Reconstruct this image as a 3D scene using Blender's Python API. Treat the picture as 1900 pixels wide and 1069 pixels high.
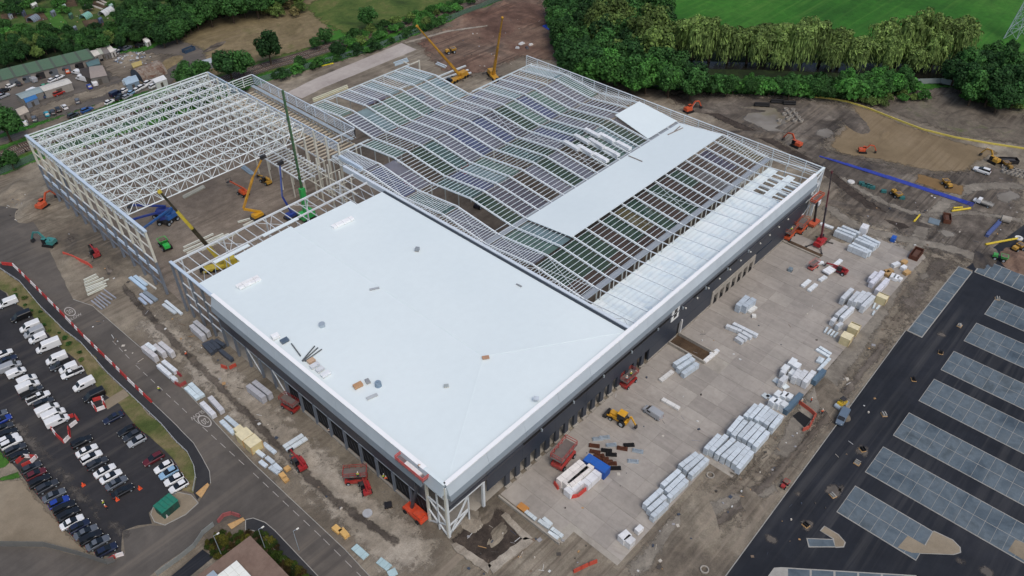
import bpy, math, random
from mathutils import Vector, Matrix
for o in list(bpy.data.objects): bpy.data.objects.remove(o)
random.seed(7)
SC = bpy.context.scene
COL = SC.collection
rad = math.radians
# ---------------------------------------------------------------- camera
FPX, CX, CY = 1472.0, 950.0, 534.5
PITCH = math.atan(1221.5 / FPX)
AZ = rad(42.8)
CAM = Vector((-61.9, -75.6, 150.0))
cam = bpy.data.cameras.new('camera')
cam.sensor_width = 36.0
cam.lens = 36.0 * FPX / 1900.0
cam.clip_start, cam.clip_end = 1.0, 6000.0
camo = bpy.data.objects.new('camera', cam)
COL.objects.link(camo)
camo.location = CAM
camo.rotation_euler = (math.pi / 2 - PITCH, 0, AZ - math.pi / 2)
SC.camera = camo
# ---------------------------------------------------------------- sky and sun
SUN_EL, SUN_AZ = rad(58), rad(200)          # azimuth clockwise from +Y
wd = bpy.data.worlds.new('World'); SC.world = wd; wd.use_nodes = True
wn = wd.node_tree.nodes; wn.clear()
sky = wn.new('ShaderNodeTexSky'); sky.sky_type = 'NISHITA'; sky.sun_disc = False
sky.sun_elevation = SUN_EL; sky.sun_rotation = SUN_AZ
sky.air_density = 1.0; sky.dust_density = 4.0; sky.ozone_density = 1.0
bg = wn.new('ShaderNodeBackground'); bg.inputs[1].default_value = 0.125
wo = wn.new('ShaderNodeOutputWorld')
wd.node_tree.links.new(sky.outputs[0], bg.inputs[0]); wd.node_tree.links.new(bg.outputs[0], wo.inputs[0])
sl = bpy.data.lights.new('sun', 'SUN'); sl.energy = 0.9; sl.angle = rad(26); sl.color = (1.0, 0.97, 0.93)
so = bpy.data.objects.new('sun', sl); COL.objects.link(so)
sd = Vector((math.sin(SUN_AZ) * math.cos(SUN_EL), math.cos(SUN_AZ) * math.cos(SUN_EL), math.sin(SUN_EL)))
so.location = (0, 0, 200); so.rotation_euler = sd.to_track_quat('Z', 'Y').to_euler()
SC.view_settings.view_transform = 'Standard'; SC.view_settings.look = 'None'
SC.view_settings.gamma = 1.0; SC.view_settings.use_curve_mapping = False
SC.view_settings.exposure = 0.1
SC.cycles.max_bounces = 6; SC.cycles.transparent_max_bounces = 24
# ---------------------------------------------------------------- survey: sight line -> point on a level plane
def W(px, py, z=0.0):
    r, u = px - CX, -(py - CY)
    fw = FPX * math.cos(PITCH) + u * math.sin(PITCH); up = -FPX * math.sin(PITCH) + u * math.cos(PITCH)
    dx = fw * math.cos(AZ) + r * math.sin(AZ); dy = fw * math.sin(AZ) - r * math.cos(AZ)
    t = (z - CAM.z) / up
    return Vector((CAM.x + dx * t, CAM.y + dy * t, z))
class Zr:                                    # enlarged survey sheet: corner and scale
    def __init__(s, x0, y0, k): s.a = (x0, y0, k)
    def __call__(s, x, y, z=0.0): return W(s.a[0] + x / s.a[2], s.a[1] + y / s.a[2], z)
# ---------------------------------------------------------------- mesh helpers
def lin(c):
    return tuple(((v / 255) / 12.92 if v / 255 <= 0.04045 else ((v / 255 + 0.055) / 1.055) ** 2.4) for v in c[:3]) + (1.0,)
class MB:
    def __init__(s): s.v = []; s.f = []
    def add(s, vs, fs):
        n = len(s.v); s.v += [tuple(p) for p in vs]; s.f += [tuple(i + n for i in f) for f in fs]; return s
    def box(s, cx, cy, cz, sx, sy, sz, rz=0, ry=0, tx=1, ty=1, ox=0):
        vs = []
        for z, ax, ay, o in ((-.5, 1, 1, 0), (.5, tx, ty, ox)):
            for x, y in ((-.5, -.5), (.5, -.5), (.5, .5), (-.5, .5)):
                vs.append(Vector((x * sx * ax + o, y * sy * ay, z * sz)))
        m = Matrix.Rotation(rz, 3, 'Z') @ Matrix.Rotation(ry, 3, 'Y')
        vs = [m @ v + Vector((cx, cy, cz)) for v in vs]
        return s.add(vs, [(3, 2, 1, 0), (4, 5, 6, 7), (0, 1, 5, 4), (1, 2, 6, 5), (2, 3, 7, 6), (3, 0, 4, 7)])
    def bb(s, x0, x1, y0, y1, z0, z1): return s.box((x0 + x1) / 2, (y0 + y1) / 2, (z0 + z1) / 2, x1 - x0, y1 - y0, z1 - z0)
    def beam(s, p, q, w, h=None):
        h = h or w; p, q = Vector(p), Vector(q); d = (q - p).normalized()
        up = Vector((0, 0, 1)) if abs(d.z) < .98 else Vector((1, 0, 0))
        a = d.cross(up).normalized() * (w / 2); b = a.cross(d).normalized() * (h / 2)
        vs = [p - a - b, p + a - b, p + a + b, p - a + b, q - a - b, q + a - b, q + a + b, q - a + b]
        return s.add(vs, [(0, 1, 2, 3), (7, 6, 5, 4), (4, 5, 1, 0), (5, 6, 2, 1), (6, 7, 3, 2), (7, 4, 0, 3)])
    def cyl(s, p, q, r, n=10, r2=None, cap=True):
        r2 = r if r2 is None else r2; p, q = Vector(p), Vector(q); d = (q - p).normalized()
        up = Vector((0, 0, 1)) if abs(d.z) < .95 else Vector((1, 0, 0))
        a = d.cross(up).normalized(); b = d.cross(a)
        vs = []
        for c, rr in ((p, r), (q, r2)):
            for i in range(n):
                t = 2 * math.pi * i / n; vs.append(c + a * math.cos(t) * rr + b * math.sin(t) * rr)
        fs = [(i, (i + 1) % n, n + (i + 1) % n, n + i) for i in range(n)]
        if cap: fs += [tuple(range(n - 1, -1, -1)), tuple(range(n, 2 * n))]
        return s.add(vs, fs)
    def ring(s, c, r0, r1, h, n=18):
        vs = []
        for z in (0, h):
            for r in (r0, r1):
                for i in range(n):
                    t = 2 * math.pi * i / n; vs.append((c[0] + r * math.cos(t), c[1] + r * math.sin(t), c[2] + z))
        fs = []
        for i in range(n):
            j = (i + 1) % n
            fs += [(n + i, n + j, 3 * n + j, 3 * n + i), (j, i, 2 * n + i, 2 * n + j), (2 * n + i, 2 * n + j, 3 * n + j, 3 * n + i)][:3]
            fs[-1] = (2 * n + i, 3 * n + i, 3 * n + j, 2 * n + j)
        return s.add(vs, fs)
    def poly(s, pts, z0, z1=None):
        a = sum(pts[i - 1][0] * pts[i][1] - pts[i][0] * pts[i - 1][1] for i in range(len(pts)))
        pts = list(pts) if a > 0 else list(pts)[::-1]; n = len(pts)
        if z1 is None: return s.add([(p[0], p[1], z0) for p in pts], [tuple(range(n))])
        vs = [(p[0], p[1], z0) for p in pts] + [(p[0], p[1], z1) for p in pts]
        return s.add(vs, [tuple(range(n, 2 * n)), tuple(range(n - 1, -1, -1))] + [(i, (i + 1) % n, n + (i + 1) % n, n + i) for i in range(n)])
    def loft(s, rings):
        n = len(rings[0]); vs = [p for r in rings for p in r]; fs = []
        for k in range(len(rings) - 1):
            for i in range(n):
                j = (i + 1) % n; fs.append((k * n + i, k * n + j, (k + 1) * n + j, (k + 1) * n + i))
        fs += [tuple(range(n - 1, -1, -1)), tuple(range((len(rings) - 1) * n, len(rings) * n))]
        return s.add(vs, fs)
    def path(s, pts, w, h):
        for a, b in zip(pts[:-1], pts[1:]): s.beam(a, b, w, h)
        return s
    def mesh(s, name, smooth=False):
        m = bpy.data.meshes.new(name); m.from_pydata(s.v, [], s.f); m.update()
        if smooth: m.shade_smooth()
        return m
def ob(name, mb, mat, parent=None, loc=None, rz=0.0, color=None, smooth=False, label=None, cat=None, group=None, kind=None, plabel=None):
    me = mb.mesh(name, smooth) if isinstance(mb, MB) else mb
    o = bpy.data.objects.new(name, me); COL.objects.link(o)
    if mat and not me.materials: me.materials.append(mat)
    if parent: o.parent = parent
    if loc is not None: o.location = loc
    if rz: o.rotation_euler = (0, 0, rz)
    if color: o.color = lin(color)
    if label: o['label'] = label
    if plabel: o['label'] = plabel
    if cat: o['category'] = cat
    if group: o['group'] = group
    if kind: o['kind'] = kind
    return o
def thing(name, label, cat, loc=(0, 0, 0), rz=0.0, group=None):
    o = bpy.data.objects.new(name, None); COL.objects.link(o); o.empty_display_size = .5
    o.location = loc; o.rotation_euler = (0, 0, rz); o['label'] = label; o['category'] = cat
    if group: o['group'] = group
    return o
KIDS = {}
PAINT = set()
def part(root, name, fn, mat, color=None, paint=False, smooth=False, plabel=None):
    m = MB(); fn(m); o = ob(name, m, mat, root, color=color, smooth=smooth, plabel=plabel)
    KIDS.setdefault(root.name, []).append(o)
    if paint: PAINT.add(o.name)
    return o
def clone(root, loc, rz, label, group=None, color=None, scale=None, first=set()):
    """the first call moves the original, the next ones copy it with its parts and sub-parts"""
    if root.name not in first:
        first.add(root.name); r = root; new = False
    else:
        r = root.copy(); COL.objects.link(r); new = True
    def rec(src, dst):
        for ch in KIDS.get(src.name, []):
            c = ch
            if new:
                c = ch.copy(); COL.objects.link(c); c.parent = dst
            if color and ch.name in PAINT: c.color = lin(color)
            rec(ch, c)
    rec(root, r)
    r.location = loc; r.rotation_euler = (0, 0, rz)
    if scale: r.scale = (scale,) * 3 if not isinstance(scale, tuple) else scale
    r['label'] = label
    if group: r['group'] = group
    elif 'group' in r: del r['group']
    return r
def link_kid(parent, o): KIDS.setdefault(parent.name, []).append(o); return o
def jag(pts, step=2.0, amp=.4, seed=1):
    rnd = random.Random(seed); out = []
    for i in range(len(pts)):
        a, b = Vector(pts[i][:2]), Vector(pts[(i + 1) % len(pts)][:2]); d = b - a; n = max(1, int(d.length / step))
        nr = Vector((-d.y, d.x)).normalized() if d.length > 0 else Vector((0, 0))
        for k in range(n):
            p = a + d * (k / n) + nr * (rnd.gauss(0, amp) if k else 0); out.append((p.x, p.y))
    return out
# ---------------------------------------------------------------- materials
class NT:
    def __init__(s, name):
        s.m = bpy.data.materials.new(name); s.m.use_nodes = True; s.n = s.m.node_tree.nodes; s.l = s.m.node_tree.links
        s.b = s.n['Principled BSDF']; s.pos = None
    def new(s, t, **kw):
        nd = s.n.new(t)
        for k, v in kw.items():
            if k.startswith('i_'): nd.inputs[int(k[2:])].default_value = v
            else: setattr(nd, k, v)
        return nd
    def P(s):
        if not s.pos: s.pos = s.new('ShaderNodeNewGeometry').outputs['Position']
        return s.pos
    def noise(s, scale, detail=5, rough=.6, vec=None, dist=0):
        nd = s.new('ShaderNodeTexNoise'); nd.inputs['Scale'].default_value = scale; nd.inputs['Detail'].default_value = detail
        nd.inputs['Roughness'].default_value = rough; nd.inputs['Distortion'].default_value = dist
        s.l.new(vec or s.P(), nd.inputs['Vector']); return nd.outputs['Fac']
    def ramp(s, fac, stops):
        nd = s.new('ShaderNodeValToRGB'); e = nd.color_ramp.elements
        while len(e) < len(stops): e.new(.5)
        for el, (p, c) in zip(e, stops): el.position = p; el.color = c if len(c) == 4 else lin(c)
        s.l.new(fac, nd.inputs[0]); return nd.outputs['Color']
    def gray(s, fac, a, b, lo=.3, hi=.7): return s.ramp(fac, [(lo, (a, a, a, 1)), (hi, (b, b, b, 1))])
    def mix(s, fac, a, b, mode='MIX'):
        nd = s.new('ShaderNodeMix', data_type='RGBA', blend_type=mode)
        for i, v in ((0, fac), (6, a), (7, b)):
            if hasattr(v, 'node'): s.l.new(v, nd.inputs[i])
            else: nd.inputs[i].default_value = v
        return nd.outputs[2]
    def mapped(s, rz, scale):
        nd = s.new('ShaderNodeMapping'); nd.inputs['Rotation'].default_value = (0, 0, rz); nd.inputs['Scale'].default_value = scale
        s.l.new(s.P(), nd.inputs['Vector']); return nd.outputs['Vector']
    def bump(s, fac, strength, dist):
        nd = s.new('ShaderNodeBump'); nd.inputs['Strength'].default_value = strength; nd.inputs['Distance'].default_value = dist
        s.l.new(fac, nd.inputs['Height']); s.l.new(nd.outputs[0], s.b.inputs['Normal'])
    def col(s, c): s.l.new(c, s.b.inputs['Base Color'])
    def rough(s, r):
        if hasattr(r, 'node'): s.l.new(r, s.b.inputs['Roughness'])
        else: s.b.inputs['Roughness'].default_value = r
def ground(name, cols, s=.05, f=.5, fine=5.0, tracks=(), rough=.92, bump=.35, wet=None, fvar=.22, patch=0.0):
    t = NT(name); nA = t.noise(s, 7, .62, dist=.6); k = len(cols)
    c = t.ramp(nA, [(.32 + .36 * i / max(1, k - 1), cl) for i, cl in enumerate(cols)])
    nB = t.noise(f, 6, .65); c = t.mix(1.0, c, t.gray(nB, 1 - fvar, 1 + fvar), 'MULTIPLY')
    if patch: c = t.mix(1.0, c, t.gray(t.noise(s * 2.6, 7, .68, dist=1.2), 1 - patch, 1 + patch * .8, .36, .64), 'MULTIPLY')
    nC = t.noise(fine, 4, .7); c = t.mix(1.0, c, t.gray(nC, 1 - fvar, 1 + fvar), 'MULTIPLY')
    h = nC
    for i, (ang, cc, amt, msc, lng, wid) in enumerate(tracks):
        ln = t.noise(1.0, 3, .55, t.mapped(rad(ang), (lng, wid, 1)), dist=.5)
        msk = t.noise(msc, 3, .5); f1 = t.gray(ln, 0, amt, .48, .66)
        c = t.mix(t.mix(1.0, f1, t.gray(msk, 0, 1, .42, .58), 'MULTIPLY'), c, lin(cc))
    c = t.mix(1.0, c, (.99, 1.005, .98, 1), 'MULTIPLY')
    t.col(c)
    if wet: t.rough(t.gray(nA, wet, rough, .30, .44))
    else: t.rough(rough)
    t.b.inputs['Specular IOR Level'].default_value = .25
    t.bump(h, bump, .12)
    return t.m
def plain(name, c, rough=.6, metal=0.0, var=.08, s=.8, spec=.4, bump=0):
    t = NT(name); n = t.noise(s, 5, .6)
    t.col(t.mix(1.0, t.mix(0.0, lin(c), lin(c)), t.gray(n, 1 - var, 1 + var), 'MULTIPLY'))
    t.rough(rough); t.b.inputs['Metallic'].default_value = metal; t.b.inputs['Specular IOR Level'].default_value = spec
    if bump: t.bump(t.noise(s * 6, 4, .6), bump, .05)
    return t.m
def tinted(name, rough=.5, var=.1, s=1.5, metal=0.0, spec=.4, coat=0.0, dirt=0.0):
    """colour comes from the object's own colour"""
    t = NT(name); oi = t.new('ShaderNodeObjectInfo'); n = t.noise(s, 5, .65)
    c = t.mix(1.0, oi.outputs['Color'], t.gray(n, 1 - var, 1 + var), 'MULTIPLY')
    if dirt: c = t.mix(t.gray(t.noise(s * .6, 6, .7), 0, dirt, .45, .7), c, lin((120, 108, 96)))
    t.col(c); t.rough(rough); t.b.inputs['Metallic'].default_value = metal
    t.b.inputs['Specular IOR Level'].default_value = spec
    if coat: t.b.inputs['Coat Weight'].default_value = coat; t.b.inputs['Coat Roughness'].default_value = .08
    return t.m
M = {}
M['paint'] = tinted('vehicle paint', .28, .04, .6, spec=.5, coat=.5)
M['matte'] = tinted('matte coloured', .7, .10, 1.2, dirt=.15)
M['machine'] = tinted('machine paint', .45, .14, 1.0, dirt=.35)
M['steel'] = tinted('painted steel', .55, .06, .4)
M['wrap'] = tinted('plastic wrapped', .42, .10, .9, spec=.45, dirt=.10)
M['cloth'] = tinted('cloth', .85, .12, 6.0)
M['glass'] = plain('dark window glass', (24, 29, 34), .08, 0, .1, .5, .6)
M['rubber'] = plain('rubber', (26, 26, 28), .8, 0, .15, 3)
M['lamp'] = plain('lamp lens', (225, 225, 215), .15, 0, .02)
M['tail'] = plain('tail lamp', (140, 20, 18), .2, 0, .02)
M['wood'] = plain('timber', (188, 152, 104), .8, 0, .2, 2.0, bump=.2)
M['rust'] = plain('rusted steel', (92, 56, 40), .85, .1, .35, 1.2, bump=.3)
M['galv'] = plain('galvanised steel', (176, 188, 196), .42, .35, .12, .5)
M['skin'] = plain('skin', (196, 150, 122), .6)
M['concrete'] = ground('cast concrete', [(142, 136, 128), (158, 151, 143), (168, 162, 153)], .2, 1.0, 6, bump=.15, fvar=.08)
# ================================================================ ground and roads
G_mud = ground('site mud', [(84, 77, 69), (112, 103, 92), (130, 121, 108), (152, 143, 130)], .035, .35, 3.0,
               tracks=((40, (88, 78, 70), .7, .02, .03, .9), (-48, (146, 134, 121), .6, .03, .03, .8)), wet=.45, patch=0.26)
G_dark = ground('dark churned mud', [(66, 60, 56), (86, 79, 73), (104, 96, 89), (126, 118, 109)], .05, .4, 2.5,
                tracks=((62, (128, 117, 105), .7, .02, .02, .7), (80, (52, 47, 43), .8, .03, .025, .9)), wet=.35, bump=.6, patch=0.34)
G_red = ground('reddish earth', [(84, 62, 53), (108, 84, 73), (122, 101, 88), (98, 86, 78)], .03, .3, 2.0, tracks=((100, (70, 56, 50), .7, .03, .03, .5),), bump=.6, patch=0.28)
G_pale = ground('pale compacted hardcore', [(122, 113, 102), (144, 135, 123), (160, 151, 140), (168, 160, 149)], .05, .5, 3.0,
                tracks=((38, (120, 108, 96), .6, .03, .03, .8),), wet=.6, patch=0.2)
G_road = ground('dusty asphalt', [(78, 74, 71), (93, 88, 84), (106, 99, 93)], .04, .5, 6.0,
                tracks=((-48, (120, 111, 102), .55, .02, .012, .45), (-48, (70, 66, 64), .5, .03, .015, .6)), bump=.1, fvar=.08, rough=.8, patch=0.1)
G_tar = ground('new black asphalt', [(27, 30, 37), (34, 37, 44), (43, 45, 52)], .03, .3, 6.0,
               tracks=((5, (78, 77, 78), .5, .02, .015, .5), (88, (62, 62, 66), .4, .03, .02, .6)), bump=.1, fvar=.12, rough=.72, patch=0.15)
G_park = ground('car park asphalt', [(42, 42, 45), (52, 51, 54), (64, 62, 62)], .06, .5, 6.0,
                tracks=((-52, (86, 81, 77), .5, .03, .02, .4),), bump=.1, fvar=.12, rough=.75)
G_foot = ground('footway asphalt', [(44, 45, 49), (54, 54, 57), (62, 61, 62)], .08, .6, 6.0, bump=.1, fvar=.1, rough=.8)
G_grass = ground('meadow grass', [(38, 84, 24), (46, 98, 29), (54, 108, 34), (66, 114, 42)], .02, .35, 2.2,
                 tracks=((-40, (88, 128, 54), .7, .008, .012, .35), (15, (40, 82, 28), .6, .012, .02, .2)), bump=.5, fvar=.2, patch=0.12)
G_rough = ground('rough grass', [(50, 66, 30), (66, 86, 38), (84, 98, 48), (104, 102, 62)], .06, .5, 2.5, bump=.6, fvar=.25)
G_verge = ground('worn verge grass', [(72, 84, 44), (94, 96, 58), (118, 108, 78), (132, 118, 92)], .12, .6, 3.0, bump=.5, fvar=.2)
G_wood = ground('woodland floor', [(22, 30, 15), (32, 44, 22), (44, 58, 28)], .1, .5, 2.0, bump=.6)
G_scrub = ground('bare scrubland', [(92, 82, 60), (112, 100, 74), (126, 112, 86), (96, 98, 58)], .04, .4, 2.0, bump=.4, tracks=((-25, (134, 118, 96), .6, .02, .02, .3),), patch=0.2)
G_gravel = ground('tan gravel', [(126, 114, 98), (140, 128, 111), (150, 139, 122)], .05, .4, 5, bump=.3, fvar=.1)
G_sand = ground('sand bed', [(112, 97, 76), (127, 111, 88), (138, 122, 100)], .03, .3, 2.0, tracks=((70, (104, 88, 68), .7, .03, .02, .8),), bump=.35, fvar=.1)
G_sand2 = ground('orange sand', [(118, 94, 64), (132, 107, 74)], .08, .4, 3.0, bump=.3, fvar=.1)
G_soil = ground('garden soil', [(62, 50, 40), (82, 66, 52), (98, 82, 64)], .2, 1, 4, bump=.5)
G_soil2 = ground('dark wet soil', [(52, 46, 42), (66, 58, 53), (84, 75, 68)], .2, 1, 4, bump=.5, patch=.25)
G_field = ground('scrubby spoil ground', [(70, 64, 58), (92, 84, 76), (108, 100, 90), (84, 90, 58)], .05, .4, 2.5, tracks=((70, (118, 110, 100), .6, .03, .03, .6),), bump=.6, patch=.3)
G_lawn = ground('lawn', [(56, 96, 34), (70, 112, 44)], .1, .6, 3, bump=.4)
G_pave = ground('grey permeable paving', [(70, 82, 93), (86, 98, 108), (98, 109, 118), (78, 88, 95)], .12, .9, 5.0,
                tracks=((20, (98, 105, 110), .4, .05, .15, .9),), bump=.12, fvar=.10, rough=.7, patch=0.12)
G_strip = ground('pale cast concrete', [(160, 151, 147), (172, 163, 158), (180, 172, 167)], .06, .5, 4, tracks=((-40, (150, 141, 136), .4, .05, .05, .6),), bump=.15, fvar=.1)
G_ball = ground('rail ballast', [(66, 60, 56), (84, 77, 71), (98, 90, 83)], .2, 1.2, 6.0, bump=.6)
G_int = ground('hall floor', [(112, 101, 92), (126, 115, 105), (138, 127, 117)], .04, .4, 3.0, tracks=((45, (82, 73, 66), .6, .03, .04, .5),), wet=.55, bump=.25, patch=0.14)
t = NT('river water'); t.b.inputs['Base Color'].default_value = lin((30, 29, 25)); t.rough(.25); t.b.inputs['Specular IOR Level'].default_value = .15; t.bump(t.noise(.8, 3, .5), .15, .1); M['river'] = t.m
t = NT('muddy puddle'); t.col(t.ramp(t.noise(.12, 4, .5), [(.35, (112, 103, 88)), (.65, (138, 131, 118))])); t.rough(.10); t.b.inputs['Specular IOR Level'].default_value = .6; M['puddle'] = t.m
M['line'] = plain('worn white marking', (172, 168, 162), .8, 0, .25, 3)
M['kerb'] = ground('kerb concrete', [(150, 148, 144), (166, 163, 158)], .3, 1, 5, bump=.1, fvar=.08)

ob('ground', MB().bb(-1800, 2200, -1800, 2200, -.4, 0), G_grass, kind='structure')
LV = [0.0]
import numpy as np
FEA = {}
def feathered(mat):
    """the same surface, thinning out irregularly towards its border"""
    if mat.name in FEA: return FEA[mat.name]
    m2 = mat.copy(); m2.name = mat.name + ' thinning edge'; nt = m2.node_tree; N, Lk = nt.nodes, nt.links
    at = N.new('ShaderNodeAttribute'); at.attribute_name = 'edge'; ge = N.new('ShaderNodeNewGeometry')
    nz = N.new('ShaderNodeTexNoise'); nz.inputs['Scale'].default_value = .35; nz.inputs['Detail'].default_value = 6; nz.inputs['Roughness'].default_value = .7; Lk.new(ge.outputs['Position'], nz.inputs['Vector'])
    ad = N.new('ShaderNodeMath'); ad.operation = 'MULTIPLY_ADD'; ad.inputs[1].default_value = 3.2; Lk.new(nz.outputs['Fac'], ad.inputs[0]); Lk.new(at.outputs['Fac'], ad.inputs[2])
    mr = N.new('ShaderNodeMapRange'); mr.interpolation_type = 'SMOOTHSTEP'; mr.inputs[1].default_value = 1.55; mr.inputs[2].default_value = 2.35; Lk.new(ad.outputs[0], mr.inputs[0])
    tr_ = N.new('ShaderNodeBsdfTransparent'); mx_ = N.new('ShaderNodeMixShader'); Lk.new(mr.outputs[0], mx_.inputs[0]); Lk.new(tr_.outputs[0], mx_.inputs[1])
    Lk.new(N['Principled BSDF'].outputs[0], mx_.inputs[2]); Lk.new(mx_.outputs[0], N['Material Output'].inputs[0]); FEA[mat.name] = m2; return m2
FE = {'site_ground': 2.0, 'earthwork': 5, 'haul_track': 0.8, 'churned_ground': 6, 'field_edge': 4, 'trackway': 4, 'sand_bed': 2.0, 'sand_patch': 1.0, 'puddle': 1.2, 'hardstanding': 5, 'footing_excavation': 1.2, 'haul_road': 1.6, 'dust_patch': .9, 'wet_track': 1.2, 'allotment_ground': 3, 'earth_bank': 4, 'scrubland': 5, 'grass_field': 4, 'vehicle_yard': 3, 'dirt_yard': 4, 'lane': 1.5, 'railway_bank': 3, 'woodland_floor': 4, 'allotment_wood': 4, 'dusty_lane': 2.5, 'gravel_area': 0.8, 'grass_plot': 0.6, 'garden_plot': 0.8, 'river': 0.8}
def sheet(name, pts, mat, z, px=True, step=2.5, amp=.35, seed=None):
    fe = FE.get(name, 0)
    w = [W(*p) for p in pts] if px else [Vector((p[0], p[1], 0)) for p in pts]
    w = [(p.x, p.y) for p in w]
    if not fe:
        if amp: w = jag(w, step, amp, seed or len(name) * 13 + len(pts))
        return ob(name, MB().poly(w, z), mat, kind='structure')
    P = np.array(w); lo, hi = P.min(0) - .5 * fe, P.max(0) + .5 * fe; cell = max(.5, min(3.0, fe * .6))
    gx = np.arange(lo[0], hi[0] + cell, cell); gy = np.arange(lo[1], hi[1] + cell, cell)
    X, Y = np.meshgrid(gx, gy, indexing='ij'); D = np.full(X.shape, 1e9); ins = np.zeros(X.shape, bool)
    for i in range(len(P)):
        a, b = P[i - 1], P[i]; d = b - a; L2 = max(1e-9, d @ d)
        tt = np.clip(((X - a[0]) * d[0] + (Y - a[1]) * d[1]) / L2, 0, 1); D = np.minimum(D, np.hypot(X - a[0] - tt * d[0], Y - a[1] - tt * d[1]))
        if abs(d[1]) > 1e-9:
            ins ^= ((a[1] > Y) != (b[1] > Y)) & (X < d[0] * (Y - a[1]) / d[1] + a[0])
    E_ = np.clip(np.where(ins, D, -D) / fe, -3, 3); keep = E_ > -1.2; nx, ny = X.shape
    cells = keep[:-1, :-1] | keep[1:, :-1] | keep[1:, 1:] | keep[:-1, 1:]; idx = -np.ones(nx * ny, int); ii, jj = np.nonzero(cells)
    q = np.stack([ii * ny + jj, (ii + 1) * ny + jj, (ii + 1) * ny + jj + 1, ii * ny + jj + 1], 1); u = np.unique(q); idx[u] = np.arange(len(u)); q = idx[q]
    me = bpy.data.meshes.new(name); me.from_pydata(np.stack([X.ravel()[u], Y.ravel()[u], np.full(len(u), z)], 1).tolist(), [], q.tolist())
    at = me.attributes.new('edge', 'FLOAT', 'POINT'); at.data.foreach_set('value', E_.ravel()[u].astype(np.float32)); me.materials.append(feathered(mat))
    return ob(name, me, None, kind='structure')
sheet('site_ground', [(-120, 345), (0, 326), (55, 302), (110, 285), (300, 225), (490, 152), (700, 92), (840, 37), (930, 0), (960, -12), (1010, -8), (1022, 30), (1048, 90), (1050, 122), (1110, 142),
       (1200, 162), (1300, 170), (1420, 175), (1560, 182), (1640, 180), (1690, 168), (1760, 160), (1830, 180), (1900, 198), (2050, 235), (2050, 1250), (-200, 1250), (-200, 400)], G_mud, .010, amp=.5)
# north earthworks
sheet('earthwork', [(770, 78), (845, 40), (935, 2), (960, -8), (1008, -5), (1020, 30), (1046, 92), (1046, 118), (968, 108), (900, 135), (850, 150), (800, 118)], G_red, .016, amp=.8)
sheet('concrete_strip', [(532, 172), (585, 146), (745, 80), (773, 92), (600, 163), (560, 183)], G_strip, .022, amp=.06)
sheet('haul_track', [(748, 78), (830, 56), (905, 46), (906, 49), (832, 60), (752, 82)], G_pale, .023, amp=.2)
# east earthworks
sheet('churned_ground', [(1230, 168), (1300, 172), (1420, 178), (1545, 186), (1580, 194), (1587, 212), (1556, 250), (1534, 272), (1640, 300), (1710, 320), (1900, 300), (1900, 520), (1810, 500), (1790, 495),
       (1745, 530), (1700, 600), (1600, 700), (1520, 790), (1440, 900), (1350, 1000), (1330, 900), (1440, 800), (1570, 650), (1690, 520), (1715, 470), (1640, 430), (1560, 400), (1545, 340), (1528, 318), (1430, 262), (1330, 222), (1240, 190)], G_dark, .016, amp=.8)
sheet('field_edge', [(1590, 186), (1700, 182), (1780, 165), (1900, 200), (1960, 300), (1900, 272), (1790, 255), (1700, 228), (1625, 200)], G_field, .014, amp=.8)
sheet('trackway', [(1545, 420), (1640, 440), (1760, 470), (1900, 500), (1900, 540), (1800, 498), (1720, 478), (1700, 470), (1600, 440), (1545, 432)], G_mud, .020, amp=.6)
sheet('sand_bed', [(1577, 194), (1587, 210), (1556, 248), (1534, 270), (1560, 285), (1647, 300), (1700, 312), (1740, 320), (1800, 318), (1815, 300), (1860, 282), (1760, 258), (1680, 232), (1620, 205)], G_sand, .024, amp=.7)
sheet('sand_patch', [(1703, 322), (1790, 345), (1787, 364), (1740, 354), (1697, 337)], G_sand2, .026, amp=.3)
for pts in ([(1365, 200), (1400, 196), (1440, 200), (1452, 212), (1470, 225), (1440, 238), (1462, 245), (1440, 252), (1400, 232), (1375, 222), (1385, 210)], [(1510, 243), (1535, 236), (1550, 246), (1540, 257), (1515, 256)],
            [(1735, 428), (1750, 424), (1775, 432), (1776, 440), (1755, 443)], [(1845, 360), (1880, 352), (1895, 365), (1870, 378), (1850, 372)], [(1700, 510), (1720, 502), (1728, 515), (1710, 524)]):
    sheet('puddle', pts, M['puddle'], .030, step=1.2, amp=.3)
def ribbon(name, pts, w, mat, z):
    c = [W(*p) for p in pts]; c = [Vector((p.x, p.y)) for p in c]; q = []
    for i in range(len(c) - 1):
        a, b, d_, e_ = c[max(0, i - 1)], c[i], c[i + 1], c[min(len(c) - 1, i + 2)]
        for k in range(6):
            t_ = k / 6; q.append(.5 * ((2 * b) + (d_ - a) * t_ + (2 * a - 5 * b + 4 * d_ - e_) * t_ * t_ + (3 * b - a - 3 * d_ + e_) * t_ ** 3))
    q.append(c[-1]); l_, r_ = [], []
    for i in range(len(q)):
        d_ = (q[min(i + 1, len(q) - 1)] - q[max(0, i - 1)]).normalized(); n_ = Vector((-d_.y, d_.x)) * w / 2; l_.append(q[i] + n_); r_.append(q[i] - n_)
    return sheet(name, [(p.x, p.y) for p in l_ + r_[::-1]], mat, z, px=False)
G_haul = ground('dried haul road', [(112, 105, 97), (128, 121, 112), (142, 135, 125)], .06, .5, 3.0, bump=.4, patch=.2)
ribbon('haul_road', [(1900, 345), (1800, 350), (1730, 400), (1690, 470), (1650, 545), (1590, 640), (1510, 745), (1450, 850)], 5.5, G_haul, .0215)
ribbon('haul_road', [(1530, 380), (1600, 425), (1690, 445), (1790, 470), (1900, 515)], 5.0, G_haul, .0225)
ribbon('haul_road', [(1560, 330), (1640, 375), (1720, 400), (1800, 395), (1900, 410)], 3.5, G_haul, .0218)
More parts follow.
